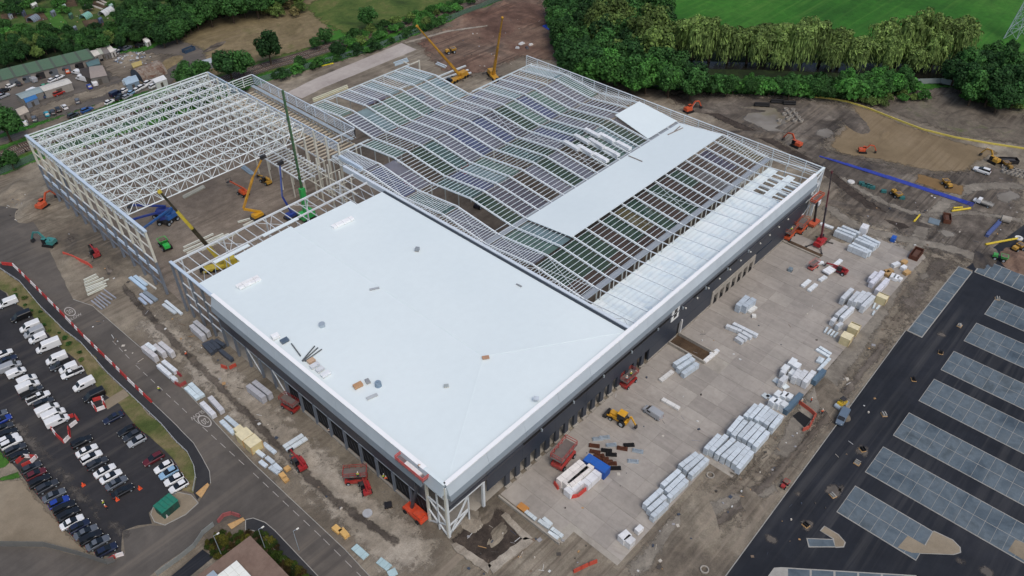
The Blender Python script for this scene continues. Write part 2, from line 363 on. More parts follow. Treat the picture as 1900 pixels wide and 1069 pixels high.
ribbon('wet_track', [(1240, 176), (1330, 215), (1430, 262), (1530, 318), (1600, 372), (1680, 425)], 4.5, G_soil2 if 'G_soil2' in globals() else G_dark, .0222)
ribbon('wet_track', [(1300, 1000), (1380, 930), (1470, 850), (1560, 740), (1640, 640)], 2.6, G_dark, .0235)
ribbon('haul_road', [(1170, 1069), (1260, 970), (1360, 930), (1440, 900)], 4.0, G_haul, .0232)
ribbon('wet_track', [(130, 440), (200, 500), (280, 590), (380, 690), (480, 790), (600, 910), (740, 1010)], 2.4, G_dark, .0205)
# ground left of the buildings and around the front corner
sheet('hardstanding', [(300, 560), (380, 640), (470, 700), (560, 790), (690, 900), (800, 985), (830, 1000), (800, 1069), (700, 1069), (600, 960), (500, 860), (400, 760), (320, 680), (240, 600)], G_pale, .018, amp=.8)
sheet('footing_excavation', [(835, 1005), (885, 955), (930, 940), (985, 1000), (915, 1062), (870, 1030)], G_soil2, .024, amp=.5)
sheet('earth_bank', [(1160, 1060), (1225, 970), (1290, 898), (1360, 888), (1440, 805), (1540, 690), (1660, 550), (1700, 590), (1560, 740), (1440, 880), (1350, 1000), (1290, 1069)], G_mud, .021, amp=.8)
sheet('hall_floor', [(1, 121), (66, 121), (66, 106), (81, 106), (81, 196), (1, 197)], G_int, .030, px=False, amp=.2)
sheet('hall_floor', [(1, 94), (66, 94), (66, 121), (1, 121)], G_int, .034, px=False, amp=.2)
sheet('hall_floor', [(66, 1), (166, 1), (166, 126), (131, 126), (131, 160), (81.5, 160), (81.5, 105), (66, 105)], G_int, .032, px=False, amp=.1)
ob('hall_floor', MB().bb(.4, 65.9, .6, 93.8, .02, .12), M['concrete'], kind='structure')
# roads on the left
ZE = Zr(0, 799, 3.958); ZA = Zr(0, 520, 3.958)
sheet('road', [(-120, 380), (0, 382), (40, 388), (68, 420), (112, 505), (136, 556), (172, 568), (227, 616), (265, 649), (290, 674), (341, 722), (379, 762), (404, 790), (470, 860), (560, 945), (640, 1020), (700, 1085),
       (560, 1110), (520, 1060), (468, 982), (455, 966), (425, 962), (400, 975), (360, 1010), (300, 1050), (240, 1100), (-120, 1110), (-120, 1016), (0, 1014), (85, 1016), (150, 1032), (200, 1048), (232, 1028), (228, 985), (278, 975),
       (300, 976), (345, 956), (370, 930), (392, 897), (389, 875), (374, 847), (359, 822), (336, 799), (328, 790), (283, 747), (210, 677), (157, 626), (101, 568), (53, 520), (20, 490), (-60, 470)], G_road, .028, amp=.12)
sheet('footway', [(0, 489), (20, 490), (53, 520), (101, 568), (157, 626), (210, 677), (283, 747), (328, 790), (336, 799), (359, 822), (374, 847), (389, 875), (390, 897), (366, 928), (359, 915), (364, 887), (361, 867), (349, 842),
       (328, 822), (301, 790), (235, 727), (200, 694), (152, 639), (121, 616), (76, 571), (38, 525), (0, 500)], G_foot, .036, amp=0)
sheet('verge', [(-60, 480), (0, 500), (38, 525), (76, 571), (121, 616), (152, 639), (200, 694), (235, 727), (301, 790), (328, 822), (349, 842), (361, 867), (364, 887), (359, 915), (338, 910), (346, 890), (320, 850), (290, 822),
       (262, 799), (240, 775), (222, 750), (192, 730), (172, 702), (141, 667), (109, 641), (76, 606), (56, 583), (28, 563), (0, 537), (-80, 500)], G_verge, .040, amp=.25)
sheet('path', [(188, 748), (230, 722), (240, 734), (200, 760)], G_gravel, .046, amp=.05)
sheet('car_park', [(-140, 500), (-80, 502), (0, 537), (28, 563), (56, 583), (76, 606), (109, 641), (141, 667), (172, 702), (192, 730), (222, 750), (240, 775), (262, 799), (290, 822), (320, 850), (346, 890), (338, 910), (326, 914), (288, 938),
       (276, 952), (282, 972), (228, 985), (225, 1025), (210, 1034), (180, 1030), (140, 1000), (100, 955), (65, 915), (40, 882), (20, 858), (-140, 780)], G_park, .034, amp=.3)
sheet('dusty_lane', [(20, 770), (40, 780), (100, 850), (160, 915), (195, 960), (250, 985), (228, 1000), (175, 960), (120, 905), (60, 840), (10, 790)], G_road, .040, amp=.5)
sheet('gravel_area', [(-120, 895), (0, 892), (40, 888), (65, 920), (100, 960), (140, 1004), (180, 1034), (210, 1036), (228, 1030), (202, 1046), (150, 1030), (85, 1014), (0, 1012), (-120, 1014)], G_gravel, .042, amp=.2)
sheet('grass_plot', [(-60, 800), (0, 832), (18, 858), (8, 868), (-60, 880)], G_lawn, .044, amp=.2)
sheet('grass_plot', [(-60, 892), (0, 886), (36, 874), (42, 888), (0, 893), (-60, 900)], G_lawn, .046, amp=.2)
def island(name, pts, mat, z=.028, kerb=.13, seed=0, closed=True):
    w = [W(*p) for p in pts]; o = ob(name, MB().poly([(p.x, p.y) for p in w], z, z + .10), mat, kind='structure')
    m = MB(); n = len(w)
    for i in range(n if closed else n - 1):
        a, b = w[i], w[(i + 1) % n]; m.beam((a.x, a.y, z + .07), (b.x, b.y, z + .07), .16, .16)
    ob('kerb', m, M['kerb'], o); return o
island('traffic_island', [(280, 955), (285, 941), (330, 914), (355, 919), (368, 934), (345, 955), (306, 975), (287, 969)], G_gravel)
# kerbs, lane lines and painted speed roundels of the left road
m = MB()
for a, b in (((136, 556), (172, 568)), ((172, 568), (227, 616)), ((227, 616), (265, 649)), ((265, 649), (290, 674)), ((290, 674), (341, 722)), ((341, 722), (379, 762)), ((379, 762), (404, 790)), ((404, 790), (470, 860)), ((470, 860), (560, 945)), ((560, 945), (640, 1020)), ((640, 1020), (700, 1085))):
    A, B = W(*a), W(*b); m.beam((A.x, A.y, .08), (B.x, B.y, .08), .14, .12)
ob('kerb_line', m, M['kerb'], kind='structure')
m = MB(); P = [(283, 747), (328, 790), (336, 799), (359, 822), (374, 847), (389, 875), (391, 897)]
for a, b in zip(P[:-1], P[1:]):
    A, B = W(*a), W(*b); m.beam((A.x, A.y, .08), (B.x, B.y, .08), .15, .14)
ob('kerb_line', m, M['kerb'], kind='structure')
def dash_line(pts, dash, gap, w=.12):
    """each painted dash is a piece of the road"""
    road = bpy.data.objects['road']
    for a, b in zip(pts[:-1], pts[1:]):
        A, B = W(*a), W(*b); d = B - A; L = d.length; d.normalize(); t_ = 0
        while t_ + dash < L:
            p, q = A + d * t_, A + d * (t_ + dash); nx, ny = -d.y * w / 2, d.x * w / 2
            ob('lane_dash', MB().poly([(p.x + nx, p.y + ny), (q.x + nx, q.y + ny), (q.x - nx, q.y - ny), (p.x - nx, p.y - ny)], .0335), M['line'], road); t_ += dash + gap
dash_line([(209, 633), (252, 678), (360, 778), (470, 878), (600, 1000), (680, 1080)], 2.2, 1.6)
def roundel(cx, cy, ang, digits):
    road = bpy.data.objects['road']; c = W(cx, cy); m = MB(); n = 28; a0, b0 = 2.5, 1.25; ca, sa = math.cos(ang), math.sin(ang)
    P = []
    for s_ in (1, .84):
        for i in range(n):
            t_ = 2 * math.pi * i / n; x, y = a0 * s_ * math.cos(t_), b0 * s_ * math.sin(t_); P.append((c.x + x * ca - y * sa, c.y + x * sa + y * ca, .0335))
    m.add(P, [(i, (i + 1) % n, n + (i + 1) % n, n + i) for i in range(n)]); ob('speed_roundel', m, M['line'], road)
    fc = bpy.data.curves.new('speed_number', 'FONT'); fc.body = digits; fc.align_x = 'CENTER'; fc.align_y = 'CENTER'; fc.size = 1.9
    fo = bpy.data.objects.new('speed_number', fc); COL.objects.link(fo); fo.location = (c.x, c.y, .0345); fo.rotation_euler = (0, 0, ang - math.pi / 2); fo.scale = (.75, 1.5, 1)
    fc.materials.append(M['line']); fo.parent = road
RD = W(341, 722) - W(227, 616); RANG = math.atan2(RD.y, RD.x)
roundel(129.8, 578.3, RANG + math.pi, '20'); roundel(379.6, 781.6, RANG, '20')
def word(cx, cy, ang, txt):
    road = bpy.data.objects['road']; c = W(cx, cy)
    fc = bpy.data.curves.new('road_lettering', 'FONT'); fc.body = txt; fc.align_x = 'CENTER'; fc.align_y = 'CENTER'; fc.size = 1.6
    fo = bpy.data.objects.new('road_lettering', fc); COL.objects.link(fo); fo.location = (c.x, c.y, .0345); fo.rotation_euler = (0, 0, ang - math.pi / 2); fo.scale = (.8, 1.1, 1)
    fc.materials.append(M['line']); fo.parent = road
word(140, 588.4, RANG + math.pi, 'SLOW'); word(366, 770, RANG, 'SLOW')
# ---------------------------------------------------------------- concrete yard, cast in bays
M['slab'] = None
t = NT('yard concrete'); oi = t.new('ShaderNodeObjectInfo'); nA = t.noise(.09, 6, .6); nB = t.noise(.7, 6, .65)
c = t.ramp(oi.outputs['Random'], [(0, (146, 140, 132)), (.5, (153, 147, 139)), (1, (162, 156, 147))])
c = t.mix(1.0, c, t.gray(nA, .84, 1.14), 'MULTIPLY'); c = t.mix(1.0, c, t.gray(nB, .9, 1.1), 'MULTIPLY')
ln = t.noise(1.0, 3, .5, t.mapped(0, (.9, .05, 1)), dist=.4); c = t.mix(t.gray(ln, 0, .4, .5, .7), c, lin((170, 162, 154)))
sk = t.noise(.16, 5, .7, t.mapped(.4, (1, .35, 1)), dist=1.5); c = t.mix(t.gray(sk, 0, .5, .55, .72), c, lin((128, 120, 113)))
t.col(c); t.rough(t.gray(nA, .6, .85)); t.bump(nB, .08, .03); M['slab'] = t.m
yard = ob('concrete_yard', MB().poly([(16, -.3), (14.8, -11), (15.4, -18.6), (19.3, -18.6), (19.2, -30.4), (55, -30.4), (55, -36.3), (160, -36.6), (170, -37), (170, -22), (148, -8), (146, -.3)], .012), M['concrete'], kind='structure')
cache = {}
def slab(x0, x1, y0, y1):
    k = (round(x1 - x0, 2), round(y1 - y0, 2))
    if k not in cache:
        a, b = k; g = .025; cache[k] = MB().bb(g, a - g, g, b - g, .0, .05).mesh('slab'); cache[k].materials.append(M['slab'])
    ob('slab', cache[k], None, yard, (x0, y0, .013))
xs = [15.5 + 5.1 * i for i in range(28)]
for i, x in enumerate(xs[:-1]):
    x1 = xs[i + 1]; ylo = -30.4 if x < 55 else -36.5; ys = [-.3, -5.6, -11.0, -16.6, -22.2, -26.4, ylo] if x < 55 else [-.3, -5.6, -11.0, -16.6, -22.2, -27.0, -31.6, ylo]
    for y1, y0 in zip(ys[:-1], ys[1:]):
        if x < 19 and y0 < -18: continue
        if 82 < (x + x1) / 2 < 87 and y1 > -11.5: continue
        slab(x, x1, y0, y1)
xe = xs[-1]
for y1, y0, xa in ((-.3, -5.6, 148), (-5.6, -11, 153), (-11, -16.6, 158), (-16.6, -22.2, 163), (-22.2, -27, 168), (-27, -31.6, 169), (-31.6, -36.5, 169)):
    x = xe
    while x + 5.1 < xa + 4: slab(x, min(x + 5.1, xa + 4), y0, y1); x += 5.1
# dock pit between two low walls
pit = ob('dock_pit', MB().bb(82.3, 87, -11.3, -.2, .014, .02), G_soil, kind='structure')
ob('retaining_wall', MB().bb(86.9, 87.3, -11.6, -.4, .02, 1.0), M['concrete'], label='low concrete wall on the far side of the earth pit by the dark facade', cat='wall')
ob('retaining_wall', MB().bb(82.0, 82.4, -11.6, -.4, .02, .9), M['concrete'], label='low concrete wall on the near side of the earth pit by the dark facade', cat='wall')
ob('retaining_wall', MB().bb(14.5, 14.9, -18.4, -.6, .02, .8), M['concrete'], label='long low concrete wall at the near end of the concrete yard', cat='wall')
pit2 = ob('dock_pit', MB().bb(146.6, 148.4, -13, -1.5, .066, .07), G_soil, kind='structure')
ob('retaining_wall', MB().bb(145.9, 146.4, -13, -.4, .02, .5), M['concrete'], label='low concrete wall of the narrow trench beside the orange lifts', cat='wall')
# ---------------------------------------------------------------- new car park on the right
tp = ob('asphalt_apron', MB().poly([(20, -48.6), (131.5, -45.8), (131.5, -50), (172, -50), (172, -48), (260, -62), (260, -190), (-60, -190), (-60, -48.6)], .030), G_tar, kind='structure')
ke = MB().beam((20, -48.5, .08), (131.5, -45.7, .08), .18, .16); ob('kerb', ke, M['kerb'], tp)
for i, (x_, y_, r_) in enumerate(((1600, 838, 3.0), (1545, 912, 3.2), (1496, 975, 2.4), (1560, 905, 2), (1430, 1000, 2.4), (1745, 655, 1.8), (1748, 622, 2.2), (1830, 1062, 2.5), (1480, 915, 1.6), (1780, 1040, 1.8))):
    c_ = W(x_, y_); r_ *= .62; sheet('dust_patch', [(c_.x + r_ * math.cos(a_ * .628) * (1 + .3 * math.sin(a_ * 2.1 + i)), c_.y + r_ * math.sin(a_ * .628)) for a_ in range(10)], G_road, .0335, px=False)
bm = {}
def bay(par, x0, x1, y0, y1):
    k = (round(x1 - x0, 2), round(y1 - y0, 2))
    if k not in bm: bm[k] = MB().bb(.04, k[0] - .04, .04, k[1] - .04, 0, .10).mesh('paved_bay'); bm[k].materials.append(G_pave)
    ob('paved_bay', bm[k], None, par, (x0, y0, .036))
ISL = [(62.7, 71.9, -58, -75.6), (77.4, 87.2, -58, -93), (92.5, 102, -58.3, -97), (107.9, 117.9, -58.5, -95), (122.8, 132, -58.5, -92), (138.3, 147.9, -59, -88), (153.6, 163.4, -59.4, -85)]
for x0, x1, ya, yb in ISL:
    base = ob('paved_island', MB().bb(x0 - .18, x1 + .18, yb, ya, .03, .115), M['kerb'], kind='structure')
    n = int((ya - yb) / 2.45); h = (ya - yb - .2) / n; xm = (x0 + x1) / 2
    for i in range(n):
        for a, b in ((x0, xm - .03), (xm + .03, x1)): bay(base, a, b, ya - .1 - (i + 1) * h, ya - .1 - i * h)
b2 = ob('paved_island', MB().bb(131.6, 171.2, -50.2, -46, .03, .115), M['kerb'], kind='structure')
for i in range(8): bay(b2, 131.9 + i * 4.9, 136.7 + i * 4.9, -50, -46.2)
b3 = ob('paved_island', MB().bb(171.5, 180, -80, -50.5, .03, .115), M['kerb'], kind='structure')
for i in range(10): bay(b3, 171.7, 179.8, -53.3 - i * 2.6, -50.8 - i * 2.6)
def planted(pts, seed):
    base = ob('planted_island', MB().poly(pts, .03, .13), M['kerb'], kind='structure'); c = Vector((sum(p[0] for p in pts) / len(pts), sum(p[1] for p in pts) / len(pts)))
    q = [((Vector(p) - c) * (1 - .22 / max(.4, (Vector(p) - c).length)) + c) for p in pts]; ob('soil', MB().poly([(p.x, p.y) for p in q], .14), G_gravel, base)
def wz(pts): return [(p.x, p.y) for p in (W(*q) for q in pts)]
planted(wz([(1663, 1017), (1682, 994), (1715, 1013), (1732, 985), (1768, 1002), (1782, 1016), (1783, 1026), (1770, 1030), (1690, 1027)]), 1)
planted(wz([(1521, 985), (1529, 976), (1556, 992), (1569, 1007), (1566, 1016), (1550, 1017), (1546, 1001)]), 2)
planted(wz([(1868, 1022), (1882, 1000), (1930, 1020), (1930, 1060)]), 3)
base = ob('paved_island', MB().poly(wz([(1496, 999), (1546, 1001), (1552, 1016), (1500, 1016)]), .03, .12), M['kerb'], kind='structure')
ob('paved_bay', MB().poly(wz([(1498, 1000.5), (1545, 1002.5), (1549, 1014.5), (1502, 1014.5)]), .06, .135), G_pave, base)
base = ob('paved_island', MB().poly(wz([(1425, 1069), (1436, 1054), (1450, 1053), (1700, 1068), (1700, 1100), (1425, 1100)]), .03, .12), M['kerb'], kind='structure')
for i in range(5): ob('paved_bay', MB().poly(wz([(1462 + i * 44, 1056 + i * 2.6), (1502 + i * 44, 1058.4 + i * 2.6), (1502 + i * 44, 1095), (1462 + i * 44, 1095)]), .06, .135), G_pave, base)
# ---------------------------------------------------------------- north: railway, scrub, allotments, river
sheet('scrubland', [(240, 120), (330, 70), (370, 40), (480, 8), (560, -5), (660, -30), (610, 40), (625, 60), (560, 110), (480, 130), (400, 150), (330, 160), (250, 160)], G_scrub, .018, amp=1.2)
sheet('grass_field', [(560, 12), (660, -40), (900, -60), (850, 5), (760, 30), (640, 66), (590, 40)], G_rough, .020, amp=1.0)
sheet('vehicle_yard', [(-80, 200), (0, 160), (60, 140), (190, 90), (250, 100), (330, 70), (380, 90), (390, 120), (300, 165), (215, 185), (170, 200), (30, 240), (-80, 280)], G_road, .022, amp=.8)
sheet('dirt_yard', [(170, 115), (250, 95), (330, 100), (300, 140), (250, 165), (190, 180), (60, 225), (20, 235), (70, 195), (150, 170), (230, 150), (200, 140)], G_mud, .026, amp=.8)
sheet('lane', [(-80, 282), (40, 243), (170, 196), (250, 168), (252, 174), (170, 208), (40, 258), (-80, 300)], G_mud, .028, amp=.4)
rl = [(-90, 330), (40, 275), (492, 124), (571, 101), (642, 78), (697, 63), (753, 45), (834, 20), (884, 7), (960, -18)]
m = MB(); ww = [W(*p) for p in rl]
rail = None; mb = MB()
for a, b in zip(ww[:-1], ww[1:]): mb.beam((a.x, a.y, .02), (b.x, b.y, .02), 9.0, .12)
rail = ob('railway_ballast', mb, G_ball, kind='structure')
for off in (-2.7, -1.25, 1.25, 2.7):
    mb = MB()
    for a, b in zip(ww[:-1], ww[1:]):
        d = (b - a).normalized(); n = Vector((-d.y, d.x, 0)) * off; mb.beam((a.x + n.x, a.y + n.y, .28), (b.x + n.x, b.y + n.y, .28), .12, .16)
    ob('rail', mb, M['rust'], rail)
mb = MB()
for a, b in zip(ww[:-1], ww[1:]):
    d = b - a; L = d.length; d.normalize(); n = Vector((-d.y, d.x, 0))
    for i in range(int(L / .8)):
        p = a + d * (i * .8)
        for o_ in (-1.97, 1.97): q = p + n * o_; mb.beam((q.x - n.x * 1.25, q.y - n.y * 1.25, .13), (q.x + n.x * 1.25, q.y + n.y * 1.25, .13), .26, .14)
ob('sleepers', mb, M['concrete'], rail, kind='stuff')
sheet('railway_bank', [(-90, 310), (40, 262), (480, 112), (640, 68), (760, 30), (880, -8), (900, 5), (830, 30), (700, 72), (560, 118), (490, 138), (60, 285), (-90, 340)], G_rough, .019, amp=.8)
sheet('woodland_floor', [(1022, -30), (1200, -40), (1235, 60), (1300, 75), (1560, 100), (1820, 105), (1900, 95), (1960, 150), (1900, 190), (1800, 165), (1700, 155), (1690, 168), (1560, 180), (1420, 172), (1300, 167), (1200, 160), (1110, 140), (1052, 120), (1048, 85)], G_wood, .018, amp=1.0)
sheet('river', [(1062, -10), (1085, 25), (1098, 48), (1105, 70), (1125, 100), (1180, 112), (1260, 112), (1400, 116), (1560, 116), (1700, 118), (1790, 128), (1830, 145), (1790, 156), (1730, 152), (1680, 142), (1560, 136), (1400, 130), (1280, 128), (1180, 124), (1110, 110), (1085, 80), (1070, 60), (1060, 30), (1045, -10)], M['river'], .024, amp=.5)
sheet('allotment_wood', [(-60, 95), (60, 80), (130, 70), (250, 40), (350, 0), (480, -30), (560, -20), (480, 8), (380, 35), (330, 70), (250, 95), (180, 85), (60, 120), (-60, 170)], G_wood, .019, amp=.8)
rs = random.Random(5)
sheet('allotment_ground', [(-80, -40), (420, -60), (360, 0), (250, 40), (130, 72), (0, 90), (-80, 100)], ground('allotment grass', [(46, 62, 30), (58, 80, 34), (72, 92, 44), (92, 92, 58)], .12, .6, 2.5, bump=.5, fvar=.25), .0195, amp=.5)
for i, (pts, mt) in enumerate((([(42, 28), (88, 22), (92, 36), (48, 44)], G_soil), ([(150, 38), (190, 34), (196, 48), (158, 52)], G_soil), ([(155, 2), (195, 0), (205, 14), (165, 18)], G_soil), ([(75, 16), (105, 14), (135, 55), (105, 62)], G_lawn), ([(145, 18), (185, 14), (190, 24), (150, 30)], G_verge), ([(52, 62), (70, 58), (82, 72), (62, 78)], G_soil),
                                ([(210, 16), (240, 12), (245, 24), (215, 28)], G_verge), ([(0, 26), (30, 24), (34, 34), (0, 38)], G_soil), ([(110, 0), (140, -2), (146, 12), (116, 14)], G_soil), ([(30, 4), (60, 0), (66, 14), (34, 18)], G_lawn))):
    sheet('garden_plot', pts, mt, .021 + i * .0006, amp=.2)
# heaps of spoil
from mathutils import noise as mn
def heap(px, py, rx, ry, h, rz, mat, seed):
    c = W(px, py); n = 22; vs, fs = [], []
    for i in range(n + 1):
        for j in range(n + 1):
            u, v = 2 * i / n - 1, 2 * j / n - 1; r = math.hypot(u, v); f = max(0, 1 - r ** 1.6)
            z = h * f * (.65 + .6 * (mn.noise(Vector((u * 2.2 + seed, v * 2.2, seed))) + .3) + .3 * mn.noise(Vector((u * 6, v * 6 + seed, 2)))) - .12
            x, y = u * rx, v * ry; vs.append((c.x + x * math.cos(rz) - y * math.sin(rz), c.y + x * math.sin(rz) + y * math.cos(rz), max(z, -.15)))
    for i in range(n):
        for j in range(n): a = i * (n + 1) + j; fs.append((a, a + n + 1, a + n + 2, a + 1))
    return ob('spoil_heap', MB().add(vs, fs), mat, smooth=True, kind='structure')
for i, (px, py, rx, ry, h, rz, mt) in enumerate(((930, 12, 14, 6, 2.4, .2, G_red), (980, 40, 9, 5, 1.6, .9, G_red), (870, 30, 16, 4, 1.5, .1, G_red), (1010, 78, 5, 10, 1.6, .4, G_red), (935, 88, 10, 6, 1.0, .6, G_red),
      (75, 375, 14, 7, 2.0, .8, G_mud), (30, 352, 9, 6, 1.6, .8, G_dark), (1430, 250, 22, 3.2, 1.6, -.9, G_dark), (1340, 205, 20, 3, 1.4, -.85, G_dark), (1585, 225, 12, 5, 1.5, .8, G_dark), (1500, 205, 10, 4, 1.0, .2, G_dark), (1620, 395, 22, 2.4, 1.3, -1.3, G_dark),
      (1660, 345, 16, 5, .8, -1.2, G_dark), (1800, 215, 14, 6, 1.2, -.3, G_field), (1840, 245, 12, 5, 1.0, -.6, G_field), (1890, 485, 8, 6, 1.8, .5, G_red), (1830, 480, 9, 4, .9, .1, G_dark), (1300, 985, 14, 5, .9, .7, G_mud), (1260, 1030, 9, 4, .9, .4, G_dark),
      (1395, 935, 6, 3, .6, .8, G_mud), (1545, 745, 10, 5, .6, .8, G_dark), (140, 470, 10, 5, 1.1, .8, G_mud), (190, 480, 12, 4, .9, .7, G_dark), (215, 520, 9, 4, .8, .7, G_dark), (900, 955, 3, 2, 1.0, .4, G_dark), (875, 965, 4, 3, .9, 1.2, G_pale), (925, 990, 5, 2, .6, .2, G_dark), (700, 60, 12, 2.4, .8, -.1, G_red), (1640, 250, 7, 3, .5, .2, G_sand))):
    heap(px, py, rx, ry, h * .75, rz, {G_dark: G_mud}.get(mt, mt) if px < 1230 or py > 700 else mt, i * 3.7)
# ================================================================ the warehouse under construction
t = NT('white roof membrane'); n1 = t.noise(.03, 4, .5); n2 = t.noise(.5, 5, .6)
c = t.mix(1.0, t.ramp(n1, [(.3, (216, 228, 230)), (.7, (222, 233, 234))]), t.gray(n2, .985, 1.015), 'MULTIPLY')
t.col(c); t.rough(.55); t.b.inputs['Specular IOR Level'].default_value = .3; M['roof'] = t.m
t = NT('white metal deck'); wv = t.new('ShaderNodeTexWave', wave_type='BANDS', bands_direction='Y'); wv.inputs['Scale'].default_value = .2; wv.inputs['Distortion'].default_value = .2
t.l.new(t.P(), wv.inputs['Vector']); n2 = t.noise(.18, 6, .65, dist=1.0)
c = t.mix(1.0, t.ramp(n2, [(.3, (204, 220, 230)), (.5, (226, 238, 240)), (.7, (236, 243, 244))]), t.gray(wv.outputs['Fac'], .92, 1.02, 0, .5), 'MULTIPLY')
t.col(c); t.rough(.4); M['deck'] = t.m
def clad(name, c, rough=.4):
    t = NT(name); wv = t.new('ShaderNodeTexWave', wave_type='BANDS', bands_direction='DIAGONAL'); wv.inputs['Scale'].default_value = .8
    t.l.new(t.P(), wv.inputs['Vector']); n = t.noise(.15, 4, .6)
    cc = t.mix(1.0, t.mix(0.0, lin(c), lin(c)), t.gray(n, .93, 1.07), 'MULTIPLY'); t.col(cc); t.rough(rough); t.b.inputs['Metallic'].default_value = .1
    t.bump(wv.outputs['Fac'], .12, .03); return t.m
M['pur'] = plain('purlin steel', (222, 233, 238), .5, 0, .1, .3)
M['cope'] = plain('bright white coping', (244, 246, 246), .35, 0, .02, .3)
CL = {'white': clad('white cladding', (188, 199, 207)), 'pale': clad('pale grey cladding', (140, 152, 162)), 'mid': clad('mid grey cladding', (98, 103, 110)), 'dark': clad('dark grey cladding', (64, 68, 77)), 'navy': clad('slate blue cladding', (52, 60, 72))}
WHS, CRM, GRY = (208, 214, 216), (205, 203, 190), (112, 120, 130)
BLW = (190, 206, 220)
wh = thing('warehouse', 'vast half-built warehouse with white roof, dark banded facade and bare wavy steel roof frame', 'warehouse')
# --- roof planes of the finished block
def plate(name, pts, mat, par, th=.22):
    n = len(pts); vs = [(p[0], p[1], p[2]) for p in pts] + [(p[0], p[1], p[2] - th) for p in pts]
    m = MB().add(vs, [tuple(range(n)), tuple(range(2 * n - 1, n - 1, -1))] + [(i, n + i, n + (i + 1) % n, (i + 1) % n) for i in range(n)]); return ob(name, m, mat, par)
ZE_, ZR_ = 17.75, 18.45
zr_ = lambda x: ZE_ + (ZR_ - ZE_) * (1 - abs(x - 31.5) / 31.5)
RD2 = (31.5, 20.0, ZR_)
e = .35
bk = [(0 + e, 94.2), (13, 94.2), (13, 97.4), (31.5, 97.4)]
plate('roof_slope', [(e, e, ZE_), RD2, (31.5, 97.4, ZR_), (13, 97.4, zr_(13)), (13, 94.4, zr_(13)), (e, 94.4, ZE_)], M['roof'], wh)
plate('roof_slope', [(63 - e, e, ZE_), (63 - e, 93, ZE_), (52, 93, zr_(52)), (52, 96, zr_(52)), (31.5, 96, ZR_), RD2], M['roof'], wh)
plate('roof_slope', [(e, e, ZE_), (63 - e, e, ZE_), RD2], M['roof'], wh)
for a, b in (((31.5, 97.4), RD2), ((e, e), RD2), ((63 - e, e), RD2)):
    za = ZR_ if a[1] > 50 else ZE_
    ob('ridge_flashing', MB().beam((a[0], a[1], za + .02), (b[0], b[1], b[2] + .02), .34, .05), M['roof'], wh)
# --- parapet and banded cladding: right-hand facade (plane y = 0) and left-hand facade (plane x = 0)
BANDS = [(15.4, 18.2, 'white', .0), (13.9, 15.4, 'pale', .03), (10.6, 13.9, 'mid', .06), (9.0, 10.2, 'dark', .02), (4.7, 9.0, 'navy', .05)]
pc = {}
SLOPE = {'white': (-.1, -1.0), 'pale': (-1.0, -1.25)}
def panel_x(x0, x1, z0, z1, key, off, par=wh):
    k = ('x', round(x1 - x0, 2), z0, z1, key)
    if k not in pc and key in SLOPE:
        yt, yb = SLOPE[key]; L_ = x1 - x0; h_ = z1 - z0 - .01
        pc[k] = MB().add([(.02, yt, h_), (L_ - .02, yt, h_), (L_ - .02, yb, 0), (.02, yb, 0), (.02, .16, h_), (L_ - .02, .16, h_), (L_ - .02, .16, 0), (.02, .16, 0)], [(3, 2, 1, 0), (4, 5, 6, 7), (0, 1, 5, 4), (2, 3, 7, 6), (1, 2, 6, 5), (3, 0, 4, 7)]).mesh('cladding_panel'); pc[k].materials.append(CL[key])
    if k not in pc: pc[k] = MB().bb(.02, x1 - x0 - .02, 0, .18, 0, z1 - z0 - .015).mesh('cladding_panel'); pc[k].materials.append(CL[key])
    return ob('cladding_panel', pc[k], None, par, (x0, -off - .02, z0))
def panel_y(y0, y1, z0, z1, key, off, par=wh):
    k = ('y', round(y1 - y0, 2), z0, z1, key)
    if k not in pc and key in SLOPE:
        yt, yb = SLOPE[key]; L_ = y1 - y0; h_ = z1 - z0 - .01
        pc[k] = MB().add([(yt, .02, h_), (yt, L_ - .02, h_), (yb, L_ - .02, 0), (yb, .02, 0), (.16, .02, h_), (.16, L_ - .02, h_), (.16, L_ - .02, 0), (.16, .02, 0)], [(0, 1, 2, 3), (7, 6, 5, 4), (4, 5, 1, 0), (6, 7, 3, 2), (5, 6, 2, 1), (7, 4, 0, 3)]).mesh('cladding_panel'); pc[k].materials.append(CL[key])
    if k not in pc: pc[k] = MB().bb(0, .18, .02, y1 - y0 - .02, 0, z1 - z0 - .015).mesh('cladding_panel'); pc[k].materials.append(CL[key])
    return ob('cladding_panel', pc[k], None, par, (-off - .02, y0, z0))
PX = 11.46
for i in range(14):
    x0 = .2 + i * PX; x1 = x0 + PX
    for z0, z1, key, off in BANDS:
        if x0 > 126 and key == 'mid': key = 'mid'
        if key == 'navy' and x0 < 6: continue
        if key == 'navy' and x1 > 103.5 and x0 < 127:
            z0 = 5.3
        panel_x(x0, x1, z0, z1, key, off)
    if not (x0 < 10): ob('facade_rail', MB().bb(x0 + .05, x1 - .05, -.42, -.02, 10.22, 10.56), M['rubber'] if (14 < x0 < 70 or 88 < x0 < 112) else CL['dark'], wh)
    ob('coping', MB().bb(x0, x1, -.3, .75, 18.2, 18.42), M['cope'], wh)
    for xx, zz in ((x0 + 2.5, 13.2), (x0 + 8.2, 13.2), (x0 + 2.5, 8.8), (x0 + 8.2, 8.8)):
        if 78 < xx < 150 and (zz > 10 or xx > 78): ob('wall_light', MB().box(xx, -.3, zz, .35, .35, .35), M['lamp'], wh)
    if 14 < x0 < 120:
        ob('bracket', MB().box(x0 + 6, -.5, 10.4, .3, .4, .8), M['galv'], wh)
